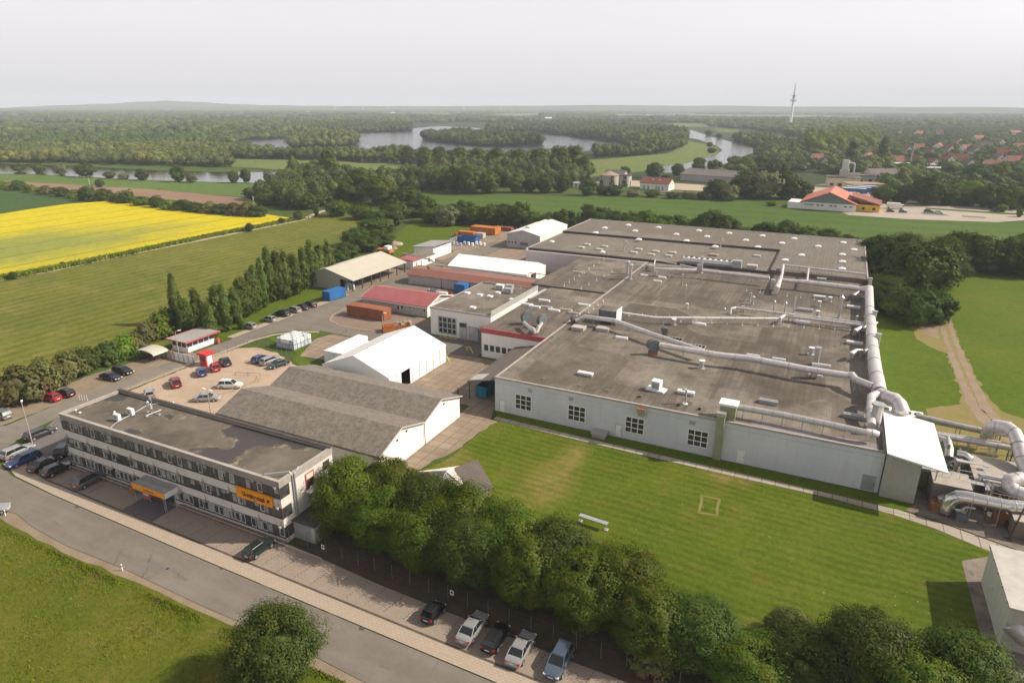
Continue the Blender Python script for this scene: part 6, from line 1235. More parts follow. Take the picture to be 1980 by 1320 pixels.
# cooling fans behind the shelter
for i, (q, lb) in enumerate([((1722, 792), 'left white condenser with round fans behind the shelter roof'), ((1765, 800), 'right white condenser with round fans behind the shelter roof')]):
    x, y = G(*q, 3.0); e = empty('condenser', (x, y, .12), 0, lb, 'condenser'); MB().box(-1.6, -1.4, 1.8, 1.6, 1.4, 2.9).build('housing', M['white'], e)
    for k in (-.8, .8): MB().cyl(k, 0, 2.902, 3.05, .6, 14).build('fan', M['dark'], e)
    for k in (-1.4, 1.4): MB().box(k-.1, -1.2, 0, k+.1, 1.2, 1.8).build('leg', M['galv'], e)
# white box bottom right
wbx = empty('filter_house', (0, 0, 0), 0, 'tall pale filter house at the lower right edge of the picture', 'filter house')
MB().box(21.7, 69.6, 0, 34, 80.6, 5.0).build('casing', M['greyroof'] if False else plaster('pale_olive_panel', (.50, .50, .42), (.56, .55, .47), (.36, .36, .28), .3, .5), wbx)
MB().box(21.55, 69.45, 5.002, 34.1, 80.75, 5.2).build('roof', M['skygrey'], wbx)
for i in range(5): MB().box(21.45, 70.4+i*2.4, 5.0, 21.54, 70.6+i*2.4, 5.3).build('bracket', M['galv'], wbx)
for i in range(3): MB().tube([(21.66, 75.5+i*.5, 3.2-i*.35), (21.5, 75.5+i*.5, 3.2-i*.35)], .07, 8).build('port', M['white'], wbx)
duct([(24.5, 0, 0)] if False else [(*(1990, 1190), 3.4), (*(1972, 1195), 3.2), (*(1960, 1215), 2.6), (*(1985, 1240), 1.6)], .7, 'pale drum pipe at the foot of the pale filter house', 3, mat='paleduct', flanges=1, zr=.12)

# ---- wing with the tall workshop window, red-banded wing, awning
wk = empty('workshop_block', (0, 0, 0), 0, 'white flat-roofed workshop block with tall window strip and roller gate', 'workshop')
MB().box(-83.4, 127.6, 0, -67.1, 154.2, 6.5).build('wall', M['whitewall'], wk)
MB().box(-83.3, 127.8, 6.502, -67.3, 154.1, 6.75).build('roof', M['felt'], wk)
MB().box(-83.5, 127.5, 6.5, -67.0, 127.8, 6.9).box(-83.5, 127.8, 6.5, -83.3, 154.3, 6.85).box(-83.3, 154.1, 6.5, -67.3, 154.3, 6.95).build('parapet', M['cap'], wk)
MB().box(-67.35, 127.8, 6.5, -67.05, 154.3, 7.75).build('parapet', M['metalwall'], wk)
win_y(wk, -81.3, -76.2, .7, 5.0, 127.6, 4, 3, M['galv'], M['glass'], .3)
door_y(wk, -72.9, -70.0, .1, 3.4, 127.6, M['galv'], M['darkcap'], handle=False)
MB().box(-75.3, 127.3, .1, -73.4, 127.59, 4.2).build('door_housing', M['galv'], wk)
MB().box(-75.2, 127.25, 3.2, -73.5, 127.29, 4.1).build('door_window', M['glass'], wk)
tag(MB().box(-69.6, 125.9, .12, -67.9, 127.4, 4.0).build('gas_cabinet', M['fan']), 'tall dark blue-grey cabinet standing beside the workshop gate', 'cabinet')
ra = MB()
for X in (-79.6, -78.2, -76.6, -75.2): ra.bar((X, 125.6, .13), (X, 125.6, 1.15), .05)
for z in (.6, 1.1): ra.bar((-79.6, 125.6, z), (-75.2, 125.6, z), .06)
tag(ra.build('guard_rail', M['yellow']), 'yellow guard rail below the tall workshop window', 'guard rail')
for i, (q, lb) in enumerate([((911, 680), 'bent yellow rail between workshop and red-banded wing'), ((866, 697), 'bent yellow rail at the corner of the big tent')]):
    x, y = G(*q); tag(MB().tube([(x-1.2, y, .13), (x-1.1, y, 1.0), (x, y-.3, 1.1), (x+.9, y-.8, .13)], .09, 6).bar((x-1.1, y, .6), (x+.4, y-.5, .6), .06).build('bent_rail', M['yellow']), lb, 'guard rail')
for q, lb in ((z2(35,680),'white boxy unit at the rear left of the workshop roof'),(z2(110,715),'grey-blue unit in front of the other two on the workshop roof'),(z2(120,680),'small square cooling unit between the two on the workshop roof')):
    x, y = G(*q, 6.75); e = empty('rooftop_unit', (x, y, 6.75), 0, lb, 'cooling unit'); MB().box(-1.1, -.7, .15, 1.1, .7, 1.25).build('housing', M['white'] if 'white' in lb else M['galv'], e); MB().box(-.9, -.73, .3, .9, -.703, 1.1).build('grille', M['galv'], e); MB().box(-1, -.6, 0, -.8, .6, .149).build('foot', M['galv'], e); MB().box(.8, -.6, 0, 1, .6, .149).build('foot', M['galv'], e)
wr = CHILD['workshop_block'][1]
for q in ((-75,468),(10,720),(-125,430),(150,785),(-20,468)): 
    pass
for a, b in ((600, 840), (722, 848), (815, 362+490), (900, 815), (1030, 884)):
    pass
for q in [(602,330),(722,348),(817,362),(895,328),(1028,393),(655,468)]:
    x, y = G(780+q[0]/4.89, 500+q[1]/4.89, 6.75); MB().box(x-.7, y-.6, 6.752, x+.7, y+.6, 7.05).box(x-.6, y-.5, 7.052, x+.6, y+.5, 7.15).build('skylight', M['skydome'], wr)
for q, yt, lb in (((758,478), 580, 'thin dark pipe in the middle of the workshop roof'), ((1108,335), 554, 'thin white pipe at the rear right of the workshop roof'), ((928,468), 586, 'tiny thin pipe near the workshop parapet')):
    flue(780+q[0]/4.89, 500+q[1]/4.89, yt, .12, lb, 'rim', 6.75)
rb_ = empty('red_banded_wing', (0, 0, 0), 0, 'white wing with dark red roof band and a row of low windows', 'factory wing')
MB().box(-65.2, 119.6, 0, -50.01, 147.9, 5.6).build('wall', M['whitewall'], rb_); MB().box(-65.3, 119.5, 5.6, -50.0, 119.9, 6.72).box(-65.3, 119.9, 5.6, -65.1, 148.0, 6.5).build('roof_band', M['redtrim'], rb_)
MB().box(-65.1, 119.9, 5.602, -50.01, 147.9, 6.6).build('roof', M['felt'], rb_)
for i in range(7): x0 = -64.7+i*1.45; win_y(rb_, x0, x0+1.25, 1.5, 3.1, 119.6, 1, 1, M['wframe'], M['glass'], .1)
aw = empty('lean_to', (0, 0, 0), 0, 'dark corrugated lean-to roof along the left side of the hall', 'lean-to')
m = MB(); m.fix = True; m.hull([(-57.0, 98.8, 3.45), (-50.1, 98.8, 5.0), (-50.1, 98.8, 5.18), (-57.0, 98.8, 3.63)], [(-57.0, 119.4, 3.45), (-50.1, 119.4, 5.0), (-50.1, 119.4, 5.18), (-57.0, 119.4, 3.63)]); m.build('roof', M['asbestos2'], aw)
for yy in (99.0, 105.6, 112.2, 118.9): MB().cyl(-56.7, yy, .12, 3.5, .1, 8).build('post', M['darkcap'], aw)
m = MB(); m.fix = True; m.hull([(-56.9, 99.3, 3.68), (-54.2, 99.3, 4.29), (-54.2, 99.3, 4.31), (-56.9, 99.3, 3.70)], [(-56.9, 102.4, 3.68), (-54.2, 102.4, 4.29), (-54.2, 102.4, 4.31), (-56.9, 102.4, 3.70)]); m.build('roof_light', M['skygrey'], aw)
def container(x0, y0, lx, ly, h, mat, label, rz=0.0, open_top=False, z=.13, name='container', cat='container', group=None, ribs='x'):
    e = empty(name, (x0+lx/2, y0+ly/2, z), rz, label, cat, group); X, Y = lx/2, ly/2
    m = MB()
    if open_top:
        m.box(-X, -Y, .1, X, Y, .25).box(-X, -Y, .25, X, -Y+.08, h).box(-X, Y-.08, .25, X, Y, h).box(-X, -Y+.08, .25, -X+.08, Y-.08, h).box(X-.08, -Y+.08, .25, X, Y-.08, h)
    else: m.box(-X, -Y, .1, X, Y, h)
    m.build('body', M[mat], e)
    n = max(3, int(lx/.55)); r = MB()
    for i in range(n+1):
        xx = -X+.04+(lx-.08)*i/n; r.box(xx-.05, -Y-.05, .12, xx+.05, -Y-.002, h-.05).box(xx-.05, Y+.002, .12, xx+.05, Y+.05, h-.05)
    n = max(2, int(ly/.55))
    for i in range(n+1):
        yy = -Y+.06+(ly-.12)*i/n; r.box(X+.002, yy-.05, .12, X+.05, yy+.05, h-.05).box(-X-.05, yy-.05, .12, -X-.002, yy+.05, h-.05)
    r.box(-X-.06, -Y-.06, h-.048, X+.06, -Y-.003, h+.04).box(-X-.06, Y+.003, h-.048, X+.06, Y+.06, h+.04)
    r.build('rib', M[mat], e); MB().box(-X+.1, -Y+.1, 0, -X+.3, Y-.1, .098).box(X-.3, -Y+.1, 0, X-.1, Y-.1, .098).build('skid', M['darkcap'], e)
    if not open_top and h > 2: MB().box(X+.052, -Y+.2, .3, X+.08, Y-.2, h-.2).build('door', M[mat], e)
    return e
container(-55.9, 100.0, 2.2, 4.6, 2.3, 'teal', 'teal blue waste skip under the corner of the lean-to', name='waste_skip', cat='skip', open_top=True)

# ---- twin-gabled asbestos shed
ts = empty('twin_gable_shed', (0, 0, 0), 0, 'long white shed with two low mossy fibre-cement gables', 'storage shed')
poly_hall(ts, [(68.1, 4.0), (73.6, 6.0), (79.9, 4.15), (85.0, 6.0), (91.4, 4.0)], -86.8, -54.4, 'x', M['whitewall'], M['asbestos'], .35, trimm=M['cap'])
MB().tube([(-54.2, 79.9, .2), (-54.2, 79.9, 4.0)], .06, 6).build('downpipe', M['darkcap'], ts); MB().tube([(-54.2, 68.2, .2), (-54.2, 68.2, 3.8)], .06, 6).build('downpipe', M['darkcap'], ts)
MB().tube([(-87.1, 67.7, 3.9), (-54.0, 67.7, 3.9)], .1, 6).build('gutter', M['darkcap'], ts)
for (y, z) in ((75, 4.6), (86, 4.6), (72.5, 4.2)): MB().box(-54.38, y, z, -54.34, y+.45, z+.3).build('wall_vent', M['dark'], ts)
win_y(ts, -58.6, -57.2, 1.2, 2.6, 68.1, 1, 1, M['galv'], M['greyroof'], .1)
MB().box(-54.39, 88.5, .1, -54.34, 89.6, 2.2).build('door', M['tentside'], ts)
# ---- big white tent
tn = empty('storage_tent', (0, 0, 0), 0, 'large white storage tent with open side door in the middle of the yard', 'storage tent')
tx0, tx1, ty0, ty1, te, ta = -86.4, -70.6, 92.9, 113.4, 3.9, 7.0; txm = (tx0+tx1)/2
m = MB(); m.fix = True; m.hull([(tx0, ty0, te), (txm, ty0, ta), (tx1, ty0, te)], [(tx0, ty1, te), (txm, ty1, ta), (tx1, ty1, te)]); 
roof_t = MB(); roof_t.fix = True
for s, (a, b) in enumerate((((tx0-.15, te-.06), (txm, ta)), ((txm, ta), (tx1+.15, te-.06)))):
    roof_t.hull([(a[0], ty0-.1, a[1]), (b[0], ty0-.1, b[1]), (b[0], ty0-.1, b[1]+.06), (a[0], ty0-.1, a[1]+.06)], [(a[0], ty1+.1, a[1]), (b[0], ty1+.1, b[1]), (b[0], ty1+.1, b[1]+.06), (a[0], ty1+.1, a[1]+.06)])
roof_t.build('roof', M['tent'], tn)
sm_ = MB(); nbt = 8
for i in range(nbt+1):
    yy = ty0+(ty1-ty0)*i/nbt; sm_.tube([(tx0-.15, yy, te+.02), (txm, yy, ta+.09), (tx1+.15, yy, te+.02)], .05, 4)
sm_.build('roof_seam', M['tentside'], tn)
for nm, yy in (('gable', ty0), ('gable', ty1)):
    m = MB(); m.fix = True; m.hull([(tx0, yy-.04, 0), (tx1, yy-.04, 0), (tx1, yy-.04, te), (txm, yy-.04, ta), (tx0, yy-.04, te)], [(tx0, yy+.04, 0), (tx1, yy+.04, 0), (tx1, yy+.04, te), (txm, yy+.04, ta), (tx0, yy+.04, te)]); m.build(nm, M['tentside'], tn)
dy0, dy1 = 96.9, 99.9
MB().box(tx1-.05, ty0+.05, .1, tx1+.03, dy0, te).build('side_wall', M['tentside'], tn); MB().box(tx1-.05, dy1, .1, tx1+.03, ty1-.05, te).build('side_wall', M['tentside'], tn)
MB().box(tx1-.05, dy0, 3.5, tx1+.03, dy1, te).build('side_wall', M['tentside'], tn); MB().box(tx0-.03, ty0+.05, .1, tx0+.05, ty1-.05, te).build('side_wall', M['tentside'], tn)
for i in range(nbt+1):
    yy = ty0+(ty1-ty0)*i/nbt
    if not dy0-.1 < yy < dy1+.1: MB().box(tx1+.032, yy-.06, .12, tx1+.09, yy+.06, te-.1).build('post', M['galv'], tn)
MB().box(tx0+.3, ty0+.3, .13, tx1-.3, ty1-.3, .15).build('floor_sheet', M['darkcap'], tn)
for (yb, hb) in ((98.5, 1.5),): tag(MB().box(-75.5, 97.5, .16, -73, 100.5, 1.3).box(-75.2, 97.8, 1.3, -73.5, 100, 1.9).build('pallet_stack', M['timber']), 'stack of goods just inside the open tent door', 'pallet stack')
for i, (x0, lb) in enumerate(((-93.5, 'long white container box along the left side of the big tent'), (-90.7, 'short white container box hard against the big tent'))):
    container(x0, 101.3, 2.6, 11.6 if i == 0 else 9.0, 2.75, 'white', lb, name='storage_container', group='white container boxes beside the big tent')
# ---- long buildings behind
rbld = empty('red_roof_workshop', (0, 0, 0), 0, 'low grey building with bright crimson sheet roof and small oval windows', 'workshop')
poly_hall(rbld, [(138.3, 2.95), (144.2, 4.6), (150.4, 2.95)], -112.0, -91.4, 'x', M['greywall'], M['redroof'], .5, trimm=M['white'])
MB().box(-91.396, 138.4, 0, -91.36, 150.3, 2.9).build('end_wall', M['whitewall'], rbld); MB().tube([(-112.4, 137.75, 2.72), (-90.9, 137.75, 2.72)], .1, 6).build('gutter', M['white'], rbld)
for i, X in enumerate((-110.6, -108.2, -105.9, -103.4, -101.9, -97.6, -96.4, -95.2, -93.9)): win_y(rbld, X-.22, X+.22, 1.45, 2.3, 138.3, 1, 1, M['wframe'], M['glass'], .08)
win_y(rbld, -100.9, -100.0, .9, 2.2, 138.3, 1, 1, M['wframe'], M['glass'], .08); win_y(rbld, -99.6, -98.8, 1.2, 2.3, 138.3, 1, 1, M['wframe'], M['glass'], .08); win_y(rbld, -92.6, -91.9, 1.3, 2.3, 138.3, 1, 1, M['wframe'], M['glass'], .08)
MB().tube([(-91.5, 138.2, .1), (-91.5, 138.2, 2.8)], .06, 6).build('downpipe', M['galv'], rbld); MB().tube([(-100.7, 138.2, .1), (-100.7, 138.2, 2.8)], .06, 6).build('downpipe', M['galv'], rbld)
lbd = empty('long_storage_building', (0, 0, 0), 0, 'long low grey storage building with faded rusty red roof', 'storage building')
poly_hall(lbd, [(165.3, 3.0), (167.6, 4.4), (171.6, 4.4), (173.8, 3.3)], -115.6, -72.6, 'x', M['greywall'], M['rustroof'], .35)
for X in (-103.7, -97.6, -90): MB().box(X, 165.18, 0, X+.14, 165.29, 2.9).build('wall_post', M['darkcap'], lbd)
container(-97.2, 161.9, 3.4, 3.1, 2.75, 'blue', 'blue container half hidden behind the workshop parapet')
osd = empty('open_storage_hall', (0, 0, 0), 0, 'open-sided storage hall with wide beige roof on posts', 'open hall')
poly_hall(osd, [(-142.6, 3.6), (-134.2, 6.1), (-124.3, 3.5)], 149.6, 176.6, 'y', M['whitewall'], M['beigeroof'], .3, walls=False)
m = MB(); m.fix = True; m.hull([(-142.6, 149.6, 0), (-129.3, 149.6, 0), (-129.3, 149.6, 4.75), (-134.2, 149.6, 6.05), (-142.6, 149.6, 3.55)], [(-142.6, 149.8, 0), (-129.3, 149.8, 0), (-129.3, 149.8, 4.75), (-134.2, 149.8, 6.05), (-142.6, 149.8, 3.55)]); m.build('gable', M['metalwall'], osd)
m = MB(); m.fix = True; m.hull([(-129.3, 149.6, 3.4), (-124.5, 149.6, 3.4), (-124.5, 149.6, 3.5), (-129.3, 149.6, 4.75)], [(-129.3, 149.8, 3.4), (-124.5, 149.8, 3.4), (-124.5, 149.8, 3.5), (-129.3, 149.8, 4.75)]); m.build('gable', M['metalwall'], osd)
MB().box(-142.7, 149.8, 0, -142.5, 176.5, 3.5).build('rear_wall', M['greywall'], osd); MB().box(-142.5, 176.4, 0, -131, 176.6, 4.0).build('end_wall', M['greywall'], osd)
for i in range(7): yy = 149.75+i*4.45; MB().box(-124.75, yy-.14, .1, -124.5, yy+.14, 3.5).build('post', M['darkcap'], osd)
for i in range(6):
    yy = 151.5+i*3.6; tag(MB().cyl(-131.5, yy, .12, 1.7, .9, 14).tube([(-131.5, yy, 1.7), (-131.5, yy, 2.3)], [.9, .5], 14).build('storage_drum', M['galv' if i % 2 else 'fan']), f'{WORDN[i]} round drum from the front under the open hall roof', 'drum', 'round drums under the open hall roof')
for i, (x, y) in enumerate(((-127.6, 150.8), (-126.4, 151.8), (-128.4, 152.6))): tag(MB().rbox(x, y, .12, 1.0, 1.0, 1.2, .3*i).rbox(x, y, 1.33, .8, .8, .6, .2).build('wrapped_pallet', M['bluewhite']), f'{WORDN[i]} plastic-wrapped pallet at the front corner of the open hall', 'pallet', 'wrapped pallets in the open hall corner')
tb = empty('storage_tent', (0, 0, 0), 0, 'second long white tent behind the rusty red-roofed building', 'storage tent')
a0, a1, b0, b1 = -108.6, -80.8, 177.4, 191.8; bm_ = (b0+b1)/2
for (p, q) in (((b0-.1, 3.9), (bm_, 6.3)), ((bm_, 6.3), (b1+.1, 3.9))):
    m = MB(); m.fix = True; m.hull([(a0, p[0], p[1]), (a0, q[0], q[1]), (a0, q[0], q[1]+.06), (a0, p[0], p[1]+.06)], [(a1, p[0], p[1]), (a1, q[0], q[1]), (a1, q[0], q[1]+.06), (a1, p[0], p[1]+.06)]); m.build('roof', M['tent'], tb)
m = MB()
for i in range(7): X = a0+(a1-a0)*i/6; m.tube([(X, b0-.1, 3.98), (X, bm_, 6.38), (X, b1+.1, 3.98)], .05, 4)
m.build('roof_seam', M['tentside'], tb)
for X in (a0, a1): m = MB(); m.fix = True; m.hull([(X-.04, b0, 0), (X-.04, b1, 0), (X-.04, b1, 3.9), (X-.04, bm_, 6.3), (X-.04, b0, 3.9)], [(X+.04, b0, 0), (X+.04, b1, 0), (X+.04, b1, 3.9), (X+.04, bm_, 6.3), (X+.04, b0, 3.9)]); m.build('gable', M['tentside'], tb)
for yy in (b0, b1): MB().box(a0+.05, yy-.04, .1, a1-.05, yy+.04, 3.9).build('side_wall', M['tentside'], tb)
MB().box(a1+.05, 180, .1, a1+.08, 184, 3.4).build('door', M['dark'], tb)
for i in range(4): MB().box(a1+.042, b0+.4+i*4.5, .1, a1+.09, b0+.55+i*4.5, 3.8).build('post', M['galv'], tb)
# pipe bridge
duct([(778, 489, 4.6), (835, 503, 4.8), (837, 505, 6.0), (840, 512, 6.0), (950, 525, 4.6), (1048, 541, 4.6)], .22, 'long grey pipe bridge running past the white tent to the hall', 4.6, mat='galv', flanges=12, seg=8, zr=.1)
tag(MB().box(-116.6, 178.6, 4.2, -75, 179.0, 4.35).build('pipe_tray', M['rust']), 'rusty cable tray along the front of the second tent', 'cable tray')
wsd = empty('white_garage', (0, 0, 0), 0, 'white double garage with grey lean-to roof beside the green field', 'garage')
MB().box(-135.6, 198.4, 0, -127.4, 210.8, 3.7).build('wall', M['whitewall'], wsd); m = MB(); m.fix = True; m.hull([(-136.3, 197.9, 3.72), (-126.9, 197.9, 4.5), (-126.9, 197.9, 4.65), (-136.3, 197.9, 3.87)], [(-136.3, 211.3, 3.72), (-126.9, 211.3, 4.5), (-126.9, 211.3, 4.65), (-136.3, 211.3, 3.87)]); m.build('roof', M['greyroof'], wsd)
m = MB(); m.fix = True; m.hull([(-135.6, 198.4, 3.7), (-127.4, 198.4, 3.7), (-127.4, 198.4, 4.4), (-135.6, 198.4, 3.78)], [(-135.6, 198.5, 3.7), (-127.4, 198.5, 3.7), (-127.4, 198.5, 4.4), (-135.6, 198.5, 3.78)]); m.build('gable', M['whitewall'], wsd)
for y0 in (198.9, 205.0): MB().box(-127.36, y0, .1, -127.3, y0+5.5, 3.6).build('garage_door', M['whitewall'], wsd)
gh_ = empty('small_gable_hall', (0, 0, 0), 0, 'grey gabled hall with curved roof light left behind the factory hall', 'industrial hall')
poly_hall(gh_, [(-113.6, 5.3), (-106.6, 7.0), (-99.6, 5.3)], 230.0, 258.5, 'y', M['greywall'], M['white'], .2)
MB().box(-99.58, 230.1, 0, -99.5, 258.4, 5.2).build('side_wall', M['whitewall'], gh_)
MB().tube([(-106.6, 234, 6.75), (-106.6, 252, 6.75)], 1.3, 16).build('roof_light', surf('yellowed_skylight', (.66, .64, .46), (.7, .68, .5), .3, .5), gh_)
for X in (-112.9, -111.5, -110.1): win_y(gh_, X, X+.6, 1.6, 2.5, 230.0, 1, 1, M['galv'], M['glass'], .06)
gd_ = door_y(gh_, -107.9, -104.6, .1, 3.6, 230.0, M['greywall'], M['galv'], handle=False)
for i in range(4): MB().box(-107.7+i*.82, 229.95, 1.1, -107.15+i*.82, 229.978, 2.3).build('door_window', M['glass'], gd_)
lsd = empty('low_red_shed', (0, 0, 0), 0, 'low white shed with half red, half grey flat roof behind the open hall', 'shed')
x0, y0 = G(792, 514); x1, y1 = G(818, 505)
MB().box(-131.2, 181.0, 0, -124.4, 194.5, 2.9).build('wall', M['whitewall'], lsd); MB().box(-131.5, 180.7, 2.902, -124.1, 188, 3.1).build('roof', M['redroof'], lsd); MB().box(-131.5, 188.002, 2.902, -124.1, 194.8, 3.12).build('roof', M['felt'], lsd)
win_x(lsd, 190.2, 191.4, .9, 2.4, -124.4, 1, 1, M['wframe'], M['glass'], .08)
for y0 in (182.5, 185.5): MB().box(-124.37, y0, .1, -124.33, y0+.9, 2.3).build('door', M['galv'], lsd)
gard = empty('orange_digger', (*G(745, 492), .05), 0, 'orange loader partly hidden behind the open hall roof', 'loader')
MB().box(-3, -1.4, .8, 3, 1.4, 2.1).build('body', M['rustorange'], gard); MB().box(.4, -1.2, 2.1, 2.2, 1.2, 3.3).build('cab', M['white'], gard)
for sx in (-1.9, 1.9):
    for sy in (-1.3, 1.3): MB().tube([(sx, sy-.25, .75), (sx, sy+.25, .75)], .75, 14).build('wheel', M['rubber'], gard)
# skips, containers and stores in the yard
container(-126.3, 138.6, 2.9, 6.2, 2.65, 'blue', 'bright blue covered container beside the inner road, near the open hall', R(-6))
container(-111.0, 130.3, 11.6, 3.4, 2.85, 'brown', 'long rusty brown container on the dark gravel island')
container(-95.6, 124.6, 6.6, 2.6, 1.5, 'rustorange', 'open orange skip with scrap on the gravel island', R(43), open_top=True, name='waste_skip', cat='skip')
for i, (x, y, a) in enumerate(((-93.2, 127.2, 43), (-91.2, 129.3, 20), (-92.0, 128.2, 70))): tag(MB().rbox(x, y, .4, 1.5, .9, 1.0+.15*i, R(a)).rbox(x+.3, y+.2, 1.45+.15*i, .7, .4, .25, R(a+30)).build('scrap_piece', [M['galv'], M['skygrey'], M['greenduct']][i]), ['grey scrap block lying in the open orange skip', 'pale scrap slab at the far end of the orange skip', 'olive scrap block in the middle of the orange skip'][i], 'scrap')
x, y = G(711, 611); tag(MB().rbox(x, y, .13, 2.4, .25, 1.5, R(6)).build('leaning_board', M['timber']), 'wooden crate board leaning on the rusty brown container', 'board')
x, y = G(776, 628); tag(MB().rbox(x, y, .13, 1.6, 1.0, .35, R(30)).rbox(x+1, y+.6, .13, 1.2, .5, .5, R(60)).build('board_pile', M['white']), 'pile of white boards beside the orange skip', 'board pile')
container(-103.8, 157.4, 3.2, 1.9, 1.3, 'galv', 'grey tipping skip in front of the long storage building', open_top=True, name='waste_skip', cat='skip')
container(-99.0, 155.6, 3.8, 2.0, 1.15, 'redpaint', 'red skip loaded with white sacks near the crimson roof', R(8), open_top=True, name='waste_skip', cat='skip')
tag(MB().rbox(-97.8, 156.8, .5, 2.4, 1.1, 1.0, R(10)).build('white_sack', M['white']), 'white sack lying on the red skip', 'sack')
def far_box(px, py, lx, ly, h, mat, label, rz=0, ot=False):
    x, y = G(px, py); container(x-lx/2, y-ly/2, lx, ly, h, mat, label, R(rz), open_top=ot)
far_box(938, 452, 12, 5.0, 3.0, 'rustorange', 'long orange container in the far corner of the yard'); far_box(958, 452, 2.6, 5.4, 2.8, 'rustorange', 'orange container end right of the long orange one')
far_box(906, 470, 8.0, 3.2, 2.6, 'blue', 'blue open container near the garage with white sacks on top', 0, True); far_box(903, 458, 7.6, 3.0, 2.2, 'rustorange', 'yellow-orange low container behind the blue open one'); far_box(929, 461, 3.6, 2.6, 2.2, 'skygrey', 'grey wire-mesh container right of the blue open one')
far_box(882, 458, 1.4, 1.4, 1.6, 'rustorange', 'small orange crate left of the yellow-orange container'); far_box(975, 446, 8, 2.6, 1.6, 'brown', 'dark brown low container behind the small gabled hall')
for i in range(9):
    px, py = (876+i*7.5, 473+(i % 3)*1.4); x, y = G(px, py); tag(MB().cyl(x, y, .13, 1.3, .55, 10).cyl(x, y, 1.302, 1.4, .2, 8).build('barrel', M['bluewhite' if i < 4 else 'white']), f'{WORDN[i]} pale barrel from the left in front of the blue open container', 'barrel', 'pale barrels in front of the blue open container')
for i in range(5):
    x, y = G(871+i*3.5, 474-i*1.3); tag(MB().cyl(x, y, .13, 2.6, .45, 8).build('gas_bottle', M['galv']), f'{WORDN[i]} tall grey gas bottle from the left beside the garage', 'gas bottle', 'tall grey gas bottles beside the garage')
def heap(px, py, r, h, mat, label):
    iv, jf = ico(3); x, y = G(px, py); m = MB(); m.add([(x+v[0]*r*(1+.15*mnoise.noise(Vector(v)*3)), y+v[1]*r, .05+max(-.02, v[2])*h*(1+.35*mnoise.noise(Vector(v)*2.2))) for v in iv], [tuple(f) for f in jf]); tag(m.build('rubble_heap', M[mat]), label, 'heap')
heap(751, 474, 3.6, 2.4, 'islandgravel', 'grey-brown gravel heap behind the low red shed'); heap(768, 473, 2.4, 1.0, 'path', 'small sandy heap right of the gravel heap'); heap(757, 481, 2.4, 1.0, 'dirt', 'low rubble heap in front of the gravel heap')
# stacked liquid tanks
def ibc(x, y, z, label, mat):
    e = empty('liquid_tank', (x, y, z), 0, label, 'liquid tank', 'stacked liquid tanks on the lawn')
    MB().box(-.6, -.5, .16, .6, .5, 1.08).build('tank', M[mat], e); MB().cyl(0, 0, 1.082, 1.14, .14, 8).build('cap', M['dark'], e)
    MB().box(-.62, -.52, 0, .62, .52, .14).build('pallet', M['galv'], e)
    c = MB()
    for z in (.4, .75, 1.06):
        for a, b in (((-.62, -.52), (.62, -.52)), ((.62, -.52), (.62, .52)), ((-.62, .52), (.62, .52)), ((-.62, -.52), (-.62, .52))): c.bar((*a, z), (*b, z), .018)
    c.build('cage', M['galv'], e); return e
ix, iy = G(543, 671)
k = 0; lv = ('lower', 'upper')
for l in range(2):
    for r_ in range(5):
        for c in range(4):
            ibc(ix+c*1.3, iy+r_*1.15, .12+l*1.16, f'{lv[l]} level tank, {WORDN[r_]} row from the front, {WORDN[c]} from the left', 'white' if (l and (c+r_) % 3 != 0) else 'bluewhite')
# ---- gate area
gt = empty('gatehouse', (0, 0, 0), 0, 'small white gatehouse with red-edged grey roof beside the inner road', 'gatehouse')
MB().box(-129.2, 92.2, .1, -124.4, 99.6, 1.35).build('base_wall', M['white'], gt); MB().box(-129.1, 92.3, 1.352, -124.5, 99.5, 2.72).build('glazing', M['glass2'], gt)
for i in range(6): yy = 92.2+i*1.46; MB().box(-124.48, yy, .1, -124.36, yy+.1, 2.75).build('post', M['redtrim' if i in (0, 5) else 'white'], gt)
for i in range(4): xx = -129.2+i*1.56; MB().box(xx, 92.12, 1.352, xx+.1, 92.24, 2.75).build('post', M['white'], gt)
m = MB(); m.box(-129.9, 91.4, 2.76, -123.5, 100.6, 2.95); m.build('roof', M['greyroof'], gt)
MB().box(-130.0, 91.3, 2.7, -123.4, 91.4, 3.02).box(-123.5, 91.4, 2.7, -123.38, 100.7, 3.02).box(-130.0, 100.6, 2.7, -123.5, 100.7, 3.02).box(-130.0, 91.4, 2.7, -129.9, 100.6, 3.02).build('fascia', M['redtrim'], gt)
MB().box(-124.385, 92.2, .1, -124.36, 99.6, .22).build('plinth', M['redtrim'], gt)
kx, ky = G(401, 706); ki = empty('red_kiosk', (kx, ky, .12), 0, 'small red kiosk with red flat roof by the sliding gate', 'kiosk')
MB().box(-.9, -.9, 0, .9, .9, 2.5).build('cabin', M['redpaint'], ki); MB().box(-1.3, -1.2, 2.502, 1.3, 1.3, 2.85).build('roof', M['redpaint'], ki); MB().box(.902, -.6, .1, .94, .7, 2.2).build('door', M['white'], ki); MB().box(-.5, -.95, 1.2, .5, -.902, 2.0).build('window', M['glass'], ki); MB().box(-.95, -.7, 1.4, -.902, -.3, 1.8).build('notice', M['white'], ki)
sgt = empty('sliding_gate', (0, 0, 0), 0, 'white slatted sliding gate across the inner road', 'gate'); a, b = G(344, 700), G(400, 712)
MB().box(-123.6, 88.2, .3, -117.6, 88.28, 1.9).build('panel', M['white'], sgt)
for i in range(5): MB().box(-123.6+i*1.45, 88.1, .12, -123.48+i*1.45, 88.19, 2.0).build('post', M['galv'], sgt)
MB().cyl(-123.9, 88.2, .12, 2.6, .1, 8).build('gate_post', M['redtrim'], sgt)
bw_ = empty('board_wall', (0, 0, 0), 0, 'weathered white board fence left of the gatehouse', 'board fence')
